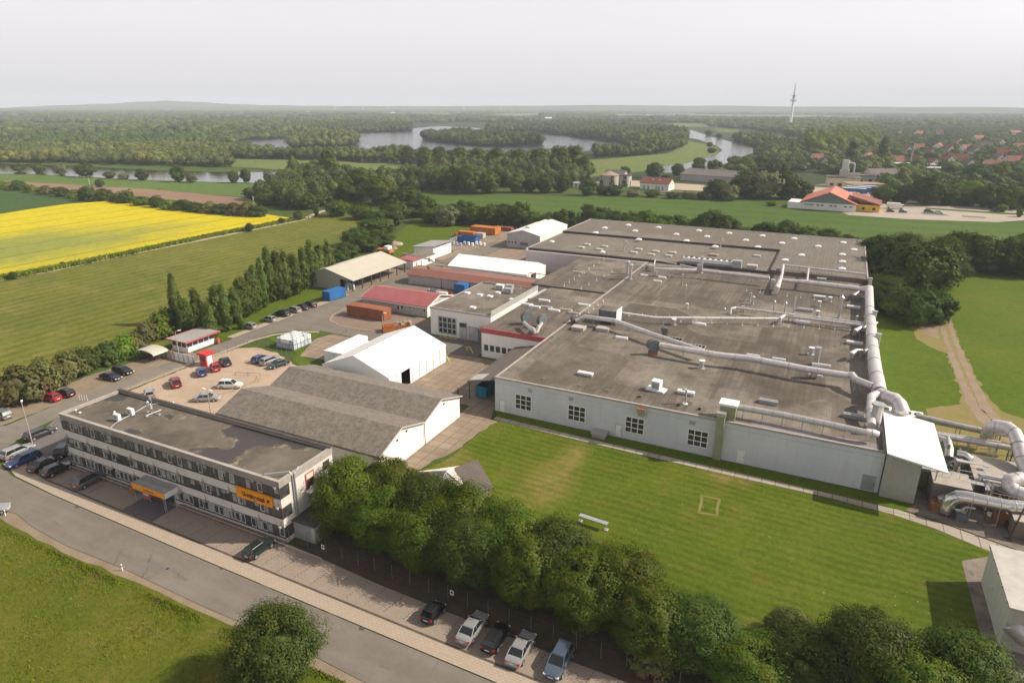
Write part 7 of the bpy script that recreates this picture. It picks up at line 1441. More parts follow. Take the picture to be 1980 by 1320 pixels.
for i in range(7): x = -124.2-i*1.55; MB().box(x-1.5, 88.25, .1, x, 88.33, 2.0).build('panel', M['skygrey'], bw_)
bs_ = empty('bicycle_shelter', (0, 0, 0), 0, 'bicycle shelter with curved beige roof near the gate', 'shelter'); sx, sy = G(293, 695)
m = MB(); m.fix = True; A = [(math.cos(t)*-3.4, 1.85+.75*math.sin(t)) for t in [math.pi*i/8 for i in range(9)]]
m.hull([(sx+u*.9, sy-1.5, z) for u, z in A]+[(sx+u*.9, sy-1.5, z-.08) for u, z in reversed(A)], [(sx+u*.9, sy+2.2, z) for u, z in A]+[(sx+u*.9, sy+2.2, z-.08) for u, z in reversed(A)]); m.build('roof', M['beigeroof'], bs_)
for u in (-2.2, 2.2):
    for v in (-1.2, 1.9): MB().cyl(sx+u, sy+v, .1, 2.3, .06, 6).build('post', M['darkcap'], bs_)
for i in range(8):
    e = empty('bicycle', (sx-2.2+i*.62, sy+.1, .12), R(80+rnd.uniform(-6, 6)), f'{WORDN[i]} bicycle from the left under the curved shelter', 'bicycle', 'bicycles under the curved shelter')
    for u in (-.52, .52): 
        MB().tube([(u+.33*math.cos(t), 0, .34+.33*math.sin(t)) for t in [2*math.pi*j/12 for j in range(13)]], .025, 5, cap=False).build('wheel', M['rubber'], e)
    c = MB(); c.bar((-.52, 0, .34), (-.1, 0, .8), .025).bar((-.1, 0, .8), (.4, 0, .85), .025).bar((.4, 0, .95), (.52, 0, .34), .025).bar((-.05, 0, .35), (.4, 0, .8), .025).bar((-.05, 0, .35), (-.15, 0, .95), .025); c.build('frame', M[rnd.choice(['galv', 'fan', 'redtrim', 'blue'])], e)
    MB().box(-.28, -.07, .93, -.02, .07, .99).build('saddle', M['rubber'], e); MB().bar((.38, -.28, 1.0), (.38, .28, 1.0), .02).build('handlebar', M['galv'], e)
x, y = G(422, 664); tag(MB().box(x-.35, y-.3, .1, x+.35, y+.3, 1.3).build('ticket_column', M['redtrim']), 'small red column beside the road after the gatehouse', 'control column')
# mesh fence around the car park
def fence(pts, h, label, step=2.5, rail=False, r=.035, mesh=True, mat='post'):
    e = empty('wire_fence' if mesh else 'rail_fence', (0, 0, 0), 0, label, 'fence')
    for i in range(len(pts)-1):
        a, b = Vector((*pts[i], .1)), Vector((*pts[i+1], .1)); n = max(1, round((b-a).length/step))
        for k in range(n+(i == len(pts)-2)): c = a.lerp(b, k/n); MB().tube([c, c+Vector((0, 0, h))], r, 5).build('post', M[mat], e)
        w_ = MB()
        for z in ((h*.33, h*.66, h*.98) if mesh else (h*.9,)): w_.bar(a+Vector((0, 0, z)), b+Vector((0, 0, z)), .004 if mesh else .05)
        w_.build('wire' if mesh else 'rail', M['post'] if mesh else M[mat], e)
fence([(-116.3, 88.9), (-117.0, 98.9), (-112.6, 101.9), (-107.3, 101.6), (-95.6, 96.8), (-87.6, 93.4)], 2.0, 'dark mesh fence between gravel car park and yard lawn')
fence([(-117.2, 66), (-117.1, 88)], .9, 'low post-and-rail barrier between inner road and gravel car park', 3.4, mesh=False, r=.06, mat='timber')
fence([G(364, 779), G(400, 778), G(500, 740), G(504, 728), G(456, 726)], .7, 'low wooden barrier around the island of the gravel car park', 2.6, mesh=False, r=.06, mat='timber')
fence([G(475, 702), G(507, 686)], .5, 'short low rail left of the blue parked car', 3, mesh=False, r=.05, mat='timber')
fence([(-55.4, 50.7), (-50, 51.2), (-40, 50.9), (-17, 50.4), (30, 49.6)], 2.0, 'tall wire fence on concrete posts behind the street parking', 2.6, r=.035, mat='post')
fence([(-98.4, 49.75), (-81.6, 49.7)], .8, 'low wire rail along the left planter bed', 2.4, mesh=False, r=.02, mat='cap'); fence([(-74.6, 49.7), (-49.2, 49.5)], .8, 'low wire rail along the right planter bed', 2.4, mesh=False, r=.02, mat='cap')
for q, lb in (((630, 1062), 'left small white no-parking sign on the wire fence'), ((875, 1154), 'right small white no-parking sign on the wire fence')):
    x, y = G(q[0], q[1]+12); e = empty('parking_sign', (x, 50.55, 1.2), 0, lb, 'sign'); MB().box(-.22, -.02, 0, .22, .02, .62).build('plate', M['white'], e); MB().tube([(0, -.045, .38), (0, -.022, .38)], .15, 16).build('symbol', M['dark'], e); MB().box(-.12, -.03, .08, .12, -.022, .13).build('text_bar', M['dark'], e)
for q, lb in (((237, 1103), 'white roadside marker post on the grass edge below the office'), ((11, 997), 'white roadside marker post at the left picture edge')):
    x, y = G(*q); tag(MB().box(x-.06, y-.05, .05, x+.06, y+.05, .95).mat(1).box(x-.062, y-.052, .6, x+.062, y+.052, .75).build('marker_post', [M['white'], M['dark']]), lb, 'marker post')
# street lamps
def lamp(px, py, ytop, label, a=2.6, double=False):
    x, y = G(px, py); h = HT(px, py, ytop); e = empty('street_lamp', (x, y, .1), a, label, 'street lamp'); MB().tube([(0, 0, 0), (0, 0, h*.97)], [.1, .055], 8).build('pole', M['cap'], e)
    MB().tube([(0, 0, h*.97), (.3, 0, h), (.7, 0, h)], .04, 6).build('arm', M['cap'], e); MB().box(.5, -.13, h-.02, 1.2, .13, h+.1).build('lamp_head', M['white'], e)
    if double: MB().box(-1.2, -.13, h-.02, -.5, .13, h+.1).build('lamp_head', M['white'], e)
lamp(63, 858, 780, 'tall street lamp beside the parked cars left of the office'); lamp(408, 800, 754, 'lamp post behind the office by the silver saloon', 0, True); lamp(741, 640, 605, 'lamp post between brown container and orange skip', 0); lamp(347, 690, 641, 'lamp post at the gatehouse corner', 1)
x, y = G(570, 1020); 
tank = empty('side_shed', (0, 0, 0), 0, 'small grey-doored shed at the right foot of the office', 'shed'); MB().box(-55.8, 52.0, .1, -52.4, 56.4, 2.6).build('wall', M['greywall'], tank); MB().box(-56, 51.8, 2.602, -52.2, 56.6, 2.75).build('roof', M['darkcap'], tank); MB().box(-55.4, 51.94, .2, -53.0, 51.995, 2.3).build('door', M['galv'], tank)
cr = empty('bike_rack', (*G(155, 775), .12), R(20), 'white tubular bicycle rack by the road behind the office', 'bike rack')
for i in range(4): MB().tube([(i*.5, 0, 0), (i*.5, 0, 1.1), (i*.5+.3, 0, 1.1), (i*.5+.3, 0, 0)], .03, 5).build('hoop', M['white'], cr)
# bench-like table on the lawn
bx, by = G(1120, 1008); bx2, by2 = G(1174, 1026); tb_ = empty('lawn_table', ((bx+bx2)/2, (by+by2)/2, .11), math.atan2(by2-by, bx2-bx), 'long narrow grey table standing alone on the lawn', 'table'); Lb = math.hypot(bx2-bx, by2-by)
MB().box(-Lb/2, -.35, .95, Lb/2, .35, 1.03).build('table_top', M['galv'], tb_)
for u in (-1, 1): MB().box(u*(Lb/2-.15)-.05, -.05, .1, u*(Lb/2-.15)+.05, .05, .95).build('leg', M['cap'], tb_); MB().box(u*(Lb/2-.15)-.25, -.3, 0, u*(Lb/2-.15)+.25, .3, .1).build('foot', M['concrete'], tb_)
# pavilion with glass pyramid behind the trees
pv = empty('garden_pavilion', (0, 0, 0), 0, 'brown-roofed pavilion with white glass pyramid peeping over the trees', 'pavilion')
def pz(px, py, z): return (*G(px, py, z), z)
m = MB(); m.fix = False
A, B, C_, D = pz(872, 906, 3.6), pz(924, 888, 3.6), pz(955, 944, 2.6), pz(880, 960, 2.6); m.add([A, B, C_, D], [(0, 3, 2, 1), (0, 1, 2, 3)])
m2 = MB(); cxm = (A[0]+C_[0])/2; ay = (A[1]+C_[1])/2; m = MB(); m.fix = True; m.hull([(p[0], p[1], p[2]-.15) for p in (A, B, C_, D)], [A, B, C_, D]); m.build('roof', M['asbestos2'], pv)
m = MB(); m.fix = True; q = [pz(752, 911, 3.0), pz(836, 911, 3.6), pz(850, 950, 3.0), pz(770, 960, 2.6)]; m.hull([(p[0], p[1], p[2]-.15) for p in q], q); m.build('roof', M['asbestos2'], pv)
m = MB(); q = [pz(835, 911, 3.3), pz(880, 904, 3.3), pz(893, 935, 3.1), pz(845, 940, 3.1)]; ap = pz(864, 911, 4.8); 
for i in range(4): a, b = q[i], q[(i+1) % 4]; m.bar(a, b, .12).bar(a, ap, .1)
m.build('pyramid_frame', M['white'], pv); MB().add(q+[ap], [(0, 1, 4), (1, 2, 4), (2, 3, 4), (3, 0, 4)]).build('pyramid_glass', M['skygrey'], pv)
MB().prism([p[:2] for p in (pz(760, 915, 2.6), pz(922, 893, 2.6), pz(948, 940, 2.6), pz(775, 958, 2.6))], 0, 2.4).build('wall', M['creamwall'], pv)

# ---------------------------------------------------------------- cars
def car_proto(kind, L, Wd, Hh, prof, cab):
    """prof: (x, half width, top z) stations tail->nose as fractions of L; cab: x of rear base, rear roof, front roof, front base"""
    e = empty('parked_car'); w2 = Wd/2; m = MB(); rings = []
    for fx, fw, tz in prof:
        x = fx*L; y = fw*w2; rings.append([(x, -y*.92, .24), (x, -y, .42), (x, -y*.99, tz*.78), (x, -y*.88, tz*.98), (x, -y*.45, tz), (x, y*.45, tz), (x, y*.88, tz*.98), (x, y*.99, tz*.78), (x, y, .42), (x, y*.92, .24)])
    n = len(rings[0]); vs = [p for r in rings for p in r]; fs = [(i*n+j, i*n+(j+1) % n, (i+1)*n+(j+1) % n, (i+1)*n+j) for i in range(len(rings)-1) for j in range(n)]
    fs += [tuple(range(n)), tuple(range((len(rings)-1)*n+n-1, (len(rings)-1)*n-1, -1))]
    m.fix = True; m.add(vs, fs); m.build('body', M['paint'], e, True)
    a, b, c, d = [q*L for q in cab]; zb = .86 if Hh < 1.6 else .95; zt = Hh
    g = MB(); g.fix = True
    g.add([(a, -w2*.90, zb), (d, -w2*.88, zb), (d, w2*.88, zb), (a, w2*.90, zb), (b, -w2*.72, zt-.05), (c, -w2*.72, zt-.05), (c, w2*.72, zt-.05), (b, w2*.72, zt-.05)], [(0, 1, 2, 3), (4, 5, 6, 7), (0, 1, 5, 4), (1, 2, 6, 5), (2, 3, 7, 6), (3, 0, 4, 7)])
    g.build('windows', M['carglass'], e)
    r = MB(); r.fix = True
    r.hull([(b-.06, -w2*.73, zt-.07), (b-.06, w2*.73, zt-.07), (b+.02, w2*.66, zt), (b+.02, -w2*.66, zt)], [(c+.04, -w2*.73, zt-.08), (c+.04, w2*.73, zt-.08), (c-.06, w2*.66, zt-.01), (c-.06, -w2*.66, zt-.01)])
    r.build('roof', M['paint'], e); p = MB()
    for s in (-1, 1):
        for P_, Q_, R_ in (((a, s*w2*.89, zb), (b, s*w2*.73, zt-.05), .05), ((d, s*w2*.87, zb), (c, s*w2*.73, zt-.05), .04), (((a+d)/2-.15, s*w2*.90, zb), ((b+c)/2-.1, s*w2*.74, zt-.05), .035)): MB().bar(P_, Q_, R_).build('pillar', M['paint'], e)
    for s in (-1, 1):
        for fx in (-.31, .31):
            wv = MB().tube([(fx*L, s*(w2-.2), .32), (fx*L, s*(w2+.01), .32)], .33, 16).build('wheel', M['rubber'], e)
            MB().tube([(fx*L, s*(w2+.012), .32), (fx*L, s*(w2+.03), .32)], .21, 12).build('rim', M['alloy'], wv)
        xn, xt = prof[-1][0]*L, prof[0][0]*L
        MB().box(xn-.22, s*w2*.55, prof[-1][2]*.80, xn+.015, s*w2*.86, prof[-1][2]*1.0).build('headlight', M['lamp'], e)
        MB().box(xt-.015, s*w2*.62, prof[0][2]*.74, xt+.16, s*w2*.93, prof[0][2]*.99).build('tail_light', M['tail'], e)
        MB().box(d-.35, s*w2*.92, zb-.02, d-.2, s*(w2+.14), zb+.13).build('mirror', M['paint'], e)
    MB().box(prof[0][0]*L-.03, -.26, .52, prof[0][0]*L-.002, .26, .64).build('number_plate', M['plate'], e)
    MB().box(prof[-1][0]*L+.002, -.26, .42, prof[-1][0]*L+.03, .26, .53).build('number_plate', M['plate'], e)
    return e
PC = {
 'hatch': car_proto('hatch', 4.0, 1.74, 1.46, [(-.5, .86, .86), (-.47, .95, .96), (-.25, 1, .93), (.1, 1, .93), (.28, .99, .92), (.42, .93, .80), (.5, .80, .66)], (-.47, -.36, .06, .27)),
 'sedan': car_proto('sedan', 4.6, 1.80, 1.43, [(-.5, .84, .84), (-.47, .94, .94), (-.33, .99, .93), (.05, 1, .91), (.24, .99, .90), (.42, .93, .78), (.5, .80, .64)], (-.36, -.20, .08, .25)),
 'wagon': car_proto('wagon', 4.65, 1.80, 1.48, [(-.5, .86, .88), (-.47, .95, .95), (-.25, 1, .93), (.1, 1, .92), (.26, .99, .91), (.42, .93, .79), (.5, .80, .65)], (-.48, -.40, .08, .26)),
 'suv': car_proto('suv', 4.4, 1.84, 1.66, [(-.5, .87, .95), (-.47, .95, 1.05), (-.25, 1, 1.03), (.1, 1, 1.02), (.27, .99, 1.0), (.42, .94, .90), (.5, .82, .72)], (-.48, -.38, .08, .27)),
 'mini': car_proto('mini', 3.0, 1.62, 1.52, [(-.5, .86, .88), (-.46, .95, .95), (-.2, 1, .93), (.15, 1, .92), (.32, .98, .90), (.44, .92, .78), (.5, .84, .66)], (-.46, -.34, .10, .34))}
usedc = set()
def car(kind, col, rear, front, label, group=None, z=.14, L=None):
    o = PC[kind] if kind not in usedc else copy_tree(PC[kind]); usedc.add(kind)
    r, f = G(*rear), G(*front); a = math.atan2(f[1]-r[1], f[0]-r[0]); o.location = ((r[0]+f[0])/2, (r[1]+f[1])/2, z); o.rotation_euler = (0, 0, a)
    for c in CHILD[o.name]: c.color = (*col, 1)
    return tag(o, label, 'car', group)
K = dict(black=(.008,.008,.009), silver=(.31,.315,.32), dark=(.028,.03,.036), blue=(.02,.05,.19), navy=(.015,.02,.05), red=(.42,.012,.03), wine=(.20,.012,.02), white=(.72,.72,.72), grey=(.11,.105,.10), teal=(.02,.04,.045), sage=(.17,.22,.22), bluegrey=(.09,.12,.17), green=(.012,.028,.022))
for a in [
 ('mini','black',(826.7,1205.6),(849,1179),'tiny black car at the left of the lower street parking row'),
 ('sedan','silver',(895.6,1246.7),(931,1198),'left silver saloon in the lower street parking row, next to the black hatchback'),
 ('hatch','black',(943,1265.6),(973,1218),'black hatchback between the two silver saloons'),
 ('sedan','silver',(991,1290),(1022,1235.6),'right silver saloon in the lower street parking row'),
 ('suv','bluegrey',(1095.6,1258),(1064.4,1317.8),'blue-grey people carrier facing the road at the row end'),
 ('hatch','green',(484.6,1080),(519,1055),'dark green hatchback alone in front of the office'),
 ('suv','grey',(152.5,946),(197,924),'bronze-grey people carrier left of the entrance canopy'),
 ('hatch','black',(92,923),(133.3,905),'black hatchback nearest the grey people carrier'),
 ('sedan','black',(67,914),(108,893),'black saloon between blue estate and black hatchback'),
 ('wagon','blue',(71.7,885),(23,905),'dark blue estate car parked nose out in the left row'),
 ('wagon','silver',(13,889),(58,869),'white-silver estate at the far left of the front row'),
 ('wagon','dark',(58,853),(100,836),'dark brown car standing alone beside the tall street lamp'),
 ('suv','navy',(118,886),(136,866),'dark car half hidden behind the left office corner'),
 ('wagon','sage',(22,813),(-14,801),'grey-green estate cut by the left picture edge'),
 ('hatch','red',(113,777),(88,771),'bright red hatchback by the big bush'),
 ('hatch','black',(141,769),(114,762),'black hatchback right of the bright red one'),
 ('sedan','navy',(200,731),(230,737),'dark blue saloon on the verge, front one of two'),
 ('wagon','black',(223,719),(255,726),'black estate on the verge, rear one of two'),
 ('hatch','silver',(291,776),(290,758),'silver car mostly hidden behind the office roof edge'),
 ('suv','wine',(344.5,754),(336,737),'dark red off-roader in the gravel car park'),
 ('hatch','blue',(393,731),(388,718),'blue hatchback in the gravel car park between the two red cars'),
 ('hatch','red',(419.7,722),(413.6,708),'red hatchback in the gravel car park by the kiosk'),
 ('sedan','navy',(442,711),(430,698),'navy saloon in the gravel car park beside the fence'),
 ('suv','white',(426,750),(466,750),'white off-roader by the wooden island barrier'),
 ('sedan','silver',(378,776),(424,774),'silver saloon by the wooden island barrier'),
 ('hatch','blue',(493,704),(514,694),'bright blue hatchback at the fence'),
 ('wagon','silver',(509.7,707),(536,697),'silver estate between the blue hatchback and the dark teal saloon'),
 ('sedan','teal',(554.7,704),(522,714.5),'dark teal saloon at the fence next to the grey shed roof'),
 ('hatch','silver',(492,637),(474,633),'first silver hatchback from the left beside the inner road'),
 ('hatch','silver',(530,623.5),(511.7,620),'second silver hatchback from the left beside the inner road'),
 ('wagon','navy',(557.7,613),(534,608),'dark blue estate left of the silver estate beside the inner road'),
 ('wagon','silver',(580,606),(556.6,600.5),'silver estate between two dark cars beside the inner road'),
 ('sedan','dark',(594,601),(575,595.5),'dark saloon right of the silver estate beside the inner road'),
 ('wagon','navy',(610,596),(588,590),'dark blue estate nearest the blue container'),
 ('wagon','silver',(-30,998),(-9,993),'silver car nose at the left picture edge beyond the road'),
 ('hatch','silver',(1690,391.5),(1698,392.3),'left silver car of the pair by the trees in the shop car park'),
 ('suv','white',(1699,391.5),(1710,392.2),'white car by the trees in the shop car park'),
 ('hatch','navy',(1714,410.2),(1729,410.8),'dark blue car in front of the white van'),
 ('hatch','bluegrey',(1738,411.2),(1753,412),'grey-blue car right of the white van'),
 ('wagon','dark',(1787,410.5),(1804,411.8),'dark car of the pair in the middle of the shop car park'),
 ('sedan','white',(1806,412.5),(1823,414),'white car of the pair in the middle of the shop car park'),
 ('suv','green',(1916,409),(1930,410),'dark car on the road beyond the shop car park')]:
    car(a[0], K[a[1]], a[2], a[3], a[4])
x, y = G(1730, 404); vn = empty('white_van', (x, y, .13), R(-3), 'long white delivery van in the shop car park', 'van')
MB().box(-4.2, -1.1, .5, 2.4, 1.1, 3.1).build('box_body', M['white'], vn); MB().box(2.45, -1.05, .4, 4.0, 1.05, 2.3).build('cab', M['white'], vn); MB().box(3.2, -1.06, 1.4, 4.02, 1.06, 2.1).build('windscreen', M['carglass'], vn)
for u in (-3, 3):
    for s in (-1, 1): MB().tube([(u, s*.85, .42), (u, s*1.12, .42)], .42, 12).build('wheel', M['rubber'], vn)
# ---- person walking between shed and skip
px_, py_ = G(886, 768); pe = empty('person', (px_, py_, .13), R(200), 'person in dark blue work clothes walking in the yard', 'person')
bd = bpy.data.meshes.new('body'); bmv = [(0,0,.95),(0,0,1.12),(0,.0,1.38),(0,0,1.52),(.02,0,1.66),(0,.19,1.42),(.03,.25,1.16),(.10,.24,.92),(0,-.19,1.42),(-.05,-.25,1.16),(.02,-.25,.93),(0,.1,.9),(.12,.1,.5),(.06,.1,.06),(.2,.11,.04),(0,-.1,.9),(-.06,-.1,.5),(-.2,-.1,.09),(-.07,-.11,.04)]
be = [(0,1),(1,2),(2,3),(3,4),(2,5),(5,6),(6,7),(2,8),(8,9),(9,10),(0,11),(11,12),(12,13),(13,14),(0,15),(15,16),(16,17),(17,18)]
bd.from_pydata(bmv, be, []); bo = bpy.data.objects.new('body', bd); COL.objects.link(bo); put(bo, pe)
sk = bo.modifiers.new('skin', 'SKIN'); ss = bo.modifiers.new('ss', 'SUBSURF'); ss.levels = ss.render_levels = 1
rads = [.15,.14,.17,.06,.10,.07,.05,.04,.07,.05,.04,.10,.07,.05,.04,.10,.07,.05,.04]
for v, r_ in zip(bd.skin_vertices[0].data, rads): v.radius = (r_, r_)
bd.skin_vertices[0].data[0].use_root = True; bd.materials.append(plain('work_clothes', (.02, .03, .10), .8))
hm = MB(); iv, jf = ico(2); hm.add([(.02+v[0]*.10, v[1]*.085, 1.68+v[2]*.13) for v in iv], [tuple(f) for f in jf]); hm.add([(.12, 0, 1.69), (.15, -.015, 1.655), (.15, .015, 1.655)], [(0, 1, 2)]); hm.build('head', plain('skin', (.42, .24, .17), .6), pe, True)
hr = MB(); hr.add([(v[0]*.11, v[1]*.095, 1.72+v[2]*.115) for v in iv], [tuple(f) for f in jf]); hr.build('hair', plain('hair', (.05, .03, .02), .8), pe, True)

# ---------------------------------------------------------------- middle distance buildings
def gable_house(px, py, L, D, hw, hr, rz, wallm, roofm, label, cat='house', chim=True, name='house', wins=3, z=0.0, grp=None):
    x, y = G(px, py); e = empty(name, (x, y, z), R(rz), label, cat, grp); X, Y = L/2, D/2
    m = MB(); m.fix = True; m.hull([(-X, -Y, 0), (-X, Y, 0), (-X, Y, hw), (-X, 0, hr-.05), (-X, -Y, hw)], [(X, -Y, 0), (X, Y, 0), (X, Y, hw), (X, 0, hr-.05), (X, -Y, hw)]); m.build('wall', M[wallm], e)
    m = MB(); m.fix = True
    for s in (-1, 1): k = (hr-hw)/Y*.5; m.hull([(-X-.5, s*(Y+.5), hw-k), (-X-.5, 0, hr), (-X-.5, 0, hr+.2), (-X-.5, s*(Y+.5), hw-k+.2)], [(X+.5, s*(Y+.5), hw-k), (X+.5, 0, hr), (X+.5, 0, hr+.2), (X+.5, s*(Y+.5), hw-k+.2)])
    r = m.build('roof', M[roofm], e)
    if chim: MB().box(X*.3, -.4, hr-.6, X*.3+.8, .4, hr+1.1).build('chimney', M['rust'], r)
    for i in range(wins):
        xx = -X+L*(i+.5)/wins
        for z0 in ([.9] if hw < 4.2 else [.9, 3.4]): win_y(e, xx-.6, xx+.6, z0, z0+1.4, -Y, 1, 1, M['wframe'], M['glass'], .12)
    for s in (-1.4, 1.4): win_x(e, s-.55, s+.55, .9 if hw < 4.2 else 3.4, 2.3 if hw < 4.2 else 4.7, X, 1, 1, M['wframe'], M['glass'], .12)
    if hr-hw > 2.5: win_x(e, -.6, .6, hw+.3, hw+1.5, X, 1, 1, M['wframe'], M['glass'], .12)
    return e
pump = gable_house(1270, 366, 20, 10, 4.4, 7.6, -8, 'villawall', 'tileroof2', 'white building with dark red roof and grey doors in the silo yard', 'building', False, 'pump_house', 0)
for u in (-7, -4, 1.5, 3.2, 6): MB().box(u-.7, -5.08, 0, u+.7, -5.003, 2.6).build('door', M['galv'], pump)
for u in (-2, 2.4): MB().box(u-.5, -2.6, 6.15, u+.5, -1.9, 6.6).build('roof_window', M['skydome'], pump)
gable_house(1130, 363, 14, 7, 3.0, 3.8, -6, 'villawall', 'cap', 'low white flat building left of the round silo', 'building', False, 'low_building', 3)
for i, (px, py, r_, h, lb, roof) in enumerate(((1177, 362, 6.4, 8.2, 'round ivy-grown silo with brown conical roof', True), (1205, 360, 5.4, 7.2, 'open-topped round silo overgrown with ivy', False))):
    x, y = G(px, py); e = empty('silo', (x, y, 0), 0, lb, 'silo'); MB().tube([(0, 0, 0), (0, 0, h)], r_, 24).build('wall', M['concrete'] if roof else M['greywall'], e, True)
    if roof: MB().tube([(0, 0, h+.01), (0, 0, h+2.6)], [r_*1.08, .3], 24).build('roof', M['timber'], e)
    else: MB().tube([(0, 0, h+.01), (0, 0, h+.5)], r_*1.03, 24).build('rim', M['darkcap'], e)
    # ivy on the wall
    P = []; 
    for _ in range(1500): t = nr.uniform(2.6, 5.9); z = nr.uniform(0, h*1.0); 
    tt = nr.uniform(3.2, 6.2, 900); zz = nr.uniform(0, h, 900); keep = np.sin(tt*5+i)+zz/h*-1.2+nr.uniform(-.6, .6, 900) > -.2; tt, zz = tt[keep], zz[keep]
    V, F = leaf_quads(np.stack([np.cos(tt)*(r_+.1), np.sin(tt)*(r_+.1), zz], 1), np.stack([np.cos(tt), np.sin(tt), 0*tt], 1), .8)
    o = bpy.data.objects.new('ivy', mesh_np('ivy', V, F, M['leafB'])); COL.objects.link(o); put(o, e)
gable_house(1190, 352, 15, 9, 6.0, 8.6, -4, 'greywall', 'darktile', 'grey gabled building standing behind the round silo', 'building', False, 'building', 2)
gable_house(1386, 350, 46, 26, 4.6, 8.0, -14, 'greywall', 'darktile', 'wide grey warehouse roof near the river', 'warehouse', False, 'warehouse', 0)
x, y = G(1230, 372); rbs = empty('settling_basin', (x, y, 0), 0, 'round concrete basin in the silo yard', 'basin'); 
m = MB().tube([(16*math.cos(t)+26, 9*math.sin(t), .5) for t in [2*math.pi*i/40 for i in range(41)]], .5, 6, cap=False); m.build('rim', M['concrete'], rbs)
# supermarket-like shop with red roof
sx0, sy0 = G(1522, 402); sx1, sy1 = G(1653, 411)
a_ = math.atan2(sy1-sy0, sx1-sx0); Ls = math.hypot(sx1-sx0, sy1-sy0); shop = empty('shop', ((sx0+sx1)/2, (sy0+sy1)/2, .05), a_, 'shop with wide red gable roof, grey-green gable and yellow porch', 'shop')
X = Ls/2; m = MB(); m.fix = True; m.hull([(-X+7, 0, 0), (X, 0, 0), (X, 0, 3.8), (-X+7, 0, 3.8)], [(-X+7, 34, 0), (X, 34, 0), (X, 34, 3.8), (-X+7, 34, 3.8)]); m.build('wall', M['villawall'], shop)
MB().box(-X, 0, 0, -X+6.9, 14, 3.4).build('annex', M['villawall'], shop); mm = (-X+7+X)/2
m = MB(); m.fix = True; m.hull([(-X+7, -.05, 3.8), (X, -.05, 3.8), (mm, -.05, 9.2)], [(-X+7, 34, 3.8), (X, 34, 3.8), (mm, 34, 9.2)]); m.build('gable', surf('grey_green_cladding', (.16, .19, .17), (.19, .22, .20), .3, .7), shop)
m = MB(); m.fix = True
for s, xe in ((-1, -X+6.2), (1, X+.8)): m.hull([(xe, -.8, 3.6), (mm, -.8, 9.3), (mm, -.8, 9.6), (xe, -.8, 3.9)], [(xe, 34.8, 3.6), (mm, 34.8, 9.3), (mm, 34.8, 9.6), (xe, 34.8, 3.9)])
m.build('roof', corr('salmon_roof', (.50, .14, .09), (.56, .18, .12), (.42, .12, .08), 1.2, 0, .03, .7, sa=.3), shop)
for u in (-.3, -.18, .08, .2, .5, .65): win_y(shop, mm+u*X-.8, mm+u*X+.8, 2.2, 2.9, 0, 1, 1, M['galv'], M['glass'], .12)
MB().box(X+.1, 5, 0, X+11, 20, 3.6).build('porch', surf('yellow_render', (.72, .42, .01), (.76, .46, .02), .3, .7), shop); m = MB(); m.fix = True; m.hull([(X-3, 4.2, 6.5), (X+11.6, 4.2, 3.7), (X+11.6, 4.2, 3.95), (X-3, 4.2, 8)], [(X-3, 26, 6.5), (X+11.6, 26, 3.7), (X+11.6, 26, 3.95), (X-3, 26, 8)]); m.build('porch_roof', M['tileroof'], shop)
for u in (2.5, 7.5): win_y(shop, X+u, X+u+1.8, .8, 2.6, 5, 1, 1, M['wframe'], M['glass'], .12)
MB().box(-X+8.5, -.6, 2.4, -X+13, -.06, 3.1).build('roof_sign', M['galv'], shop)
# trailers
for i in range(5):
    px, py = ((1618+i*9.5, 379-i*2.6) if i else (1612, 385)); x, y = G(px+22, py); e = empty('truck_trailer', (x, y, .12), a_, f'{WORDN[i]} blue trailer from the front behind the red shop roof', 'trailer', 'blue trailers behind the shop')
    MB().box(-6.8, -1.25, 1.0, 6.8, 1.25, 3.85).build('curtain_side', M['blue'], e); MB().box(-6.85, -1.3, 3.852, 6.85, 1.3, 4.0).build('roof', M['white'], e)
    for u in (-4.6, -3.4, 4.8):
        for s in (-1, 1): MB().tube([(u, s*1.0, .5), (u, s*1.25, .5)], .5, 10).build('wheel', M['rubber'], e)
def flat_block(px, py, lx, ly, h, rz, wallm, roofm, label, cat='building', wins=4):
    x, y = G(px, py); e = empty('flat_building', (x, y, 0), R(rz), label, cat); MB().box(-lx/2, -ly/2, 0, lx/2, ly/2, h).build('wall', M[wallm], e); MB().box(-lx/2-.6, -ly/2-.6, h+.002, lx/2+.6, ly/2+.6, h+.4).build('roof', M[roofm], e)
    for i in range(wins): u = -lx/2+lx*(i+.5)/wins; win_y(e, u-1.2, u+1.2, 1.2, min(h-.4, 3), -ly/2, 2, 1, M['dframe'], M['glass'], .12)
    return e
flat_block(1628, 361, 20, 16, 6.5, 6, 'creamwall', 'felt', 'cream flat building with mossy roof behind the shop'); flat_block(1668, 368, 22, 14, 4.4, 16, 'creamwall', 'timber', 'low cream building with brown roof behind the trailers')
flat_block(1665, 352, 26, 20, 5.4, 14, 'greywall', 'felt', 'brown-grey flat workshop right of the cream building')
gable_house(1700, 352, 20, 12, 6.2, 9.6, 24, 'creamwall', 'darktile', 'two-storey cream house with dark roof beside the workshops', 'house', True, 'house', 5)
x, y = G(1622, 362); e = empty('dust_collector', (x+2, y+3, 6.9), 0, 'silver dust collector tower on the cream flat building', 'dust collector'); MB().cyl(0, 0, 5.0, 11, 2.3, 14).build('tank', M['silver'], e, True); MB().box(-3, -3, .1, 3, 3, 4.6).build('base', M['skygrey'], e); MB().tube([(2.2, 0, 9), (5, 0, 9), (5.6, 0, 7), (5.6, 0, .5)], .6, 10).build('pipe', M['galv'], e, True)
for sx in (-1.6, 1.6): MB().box(sx-.15, -1.5, 4.6, sx+.15, 1.5, 5.0).build('leg', M['galv'], e)
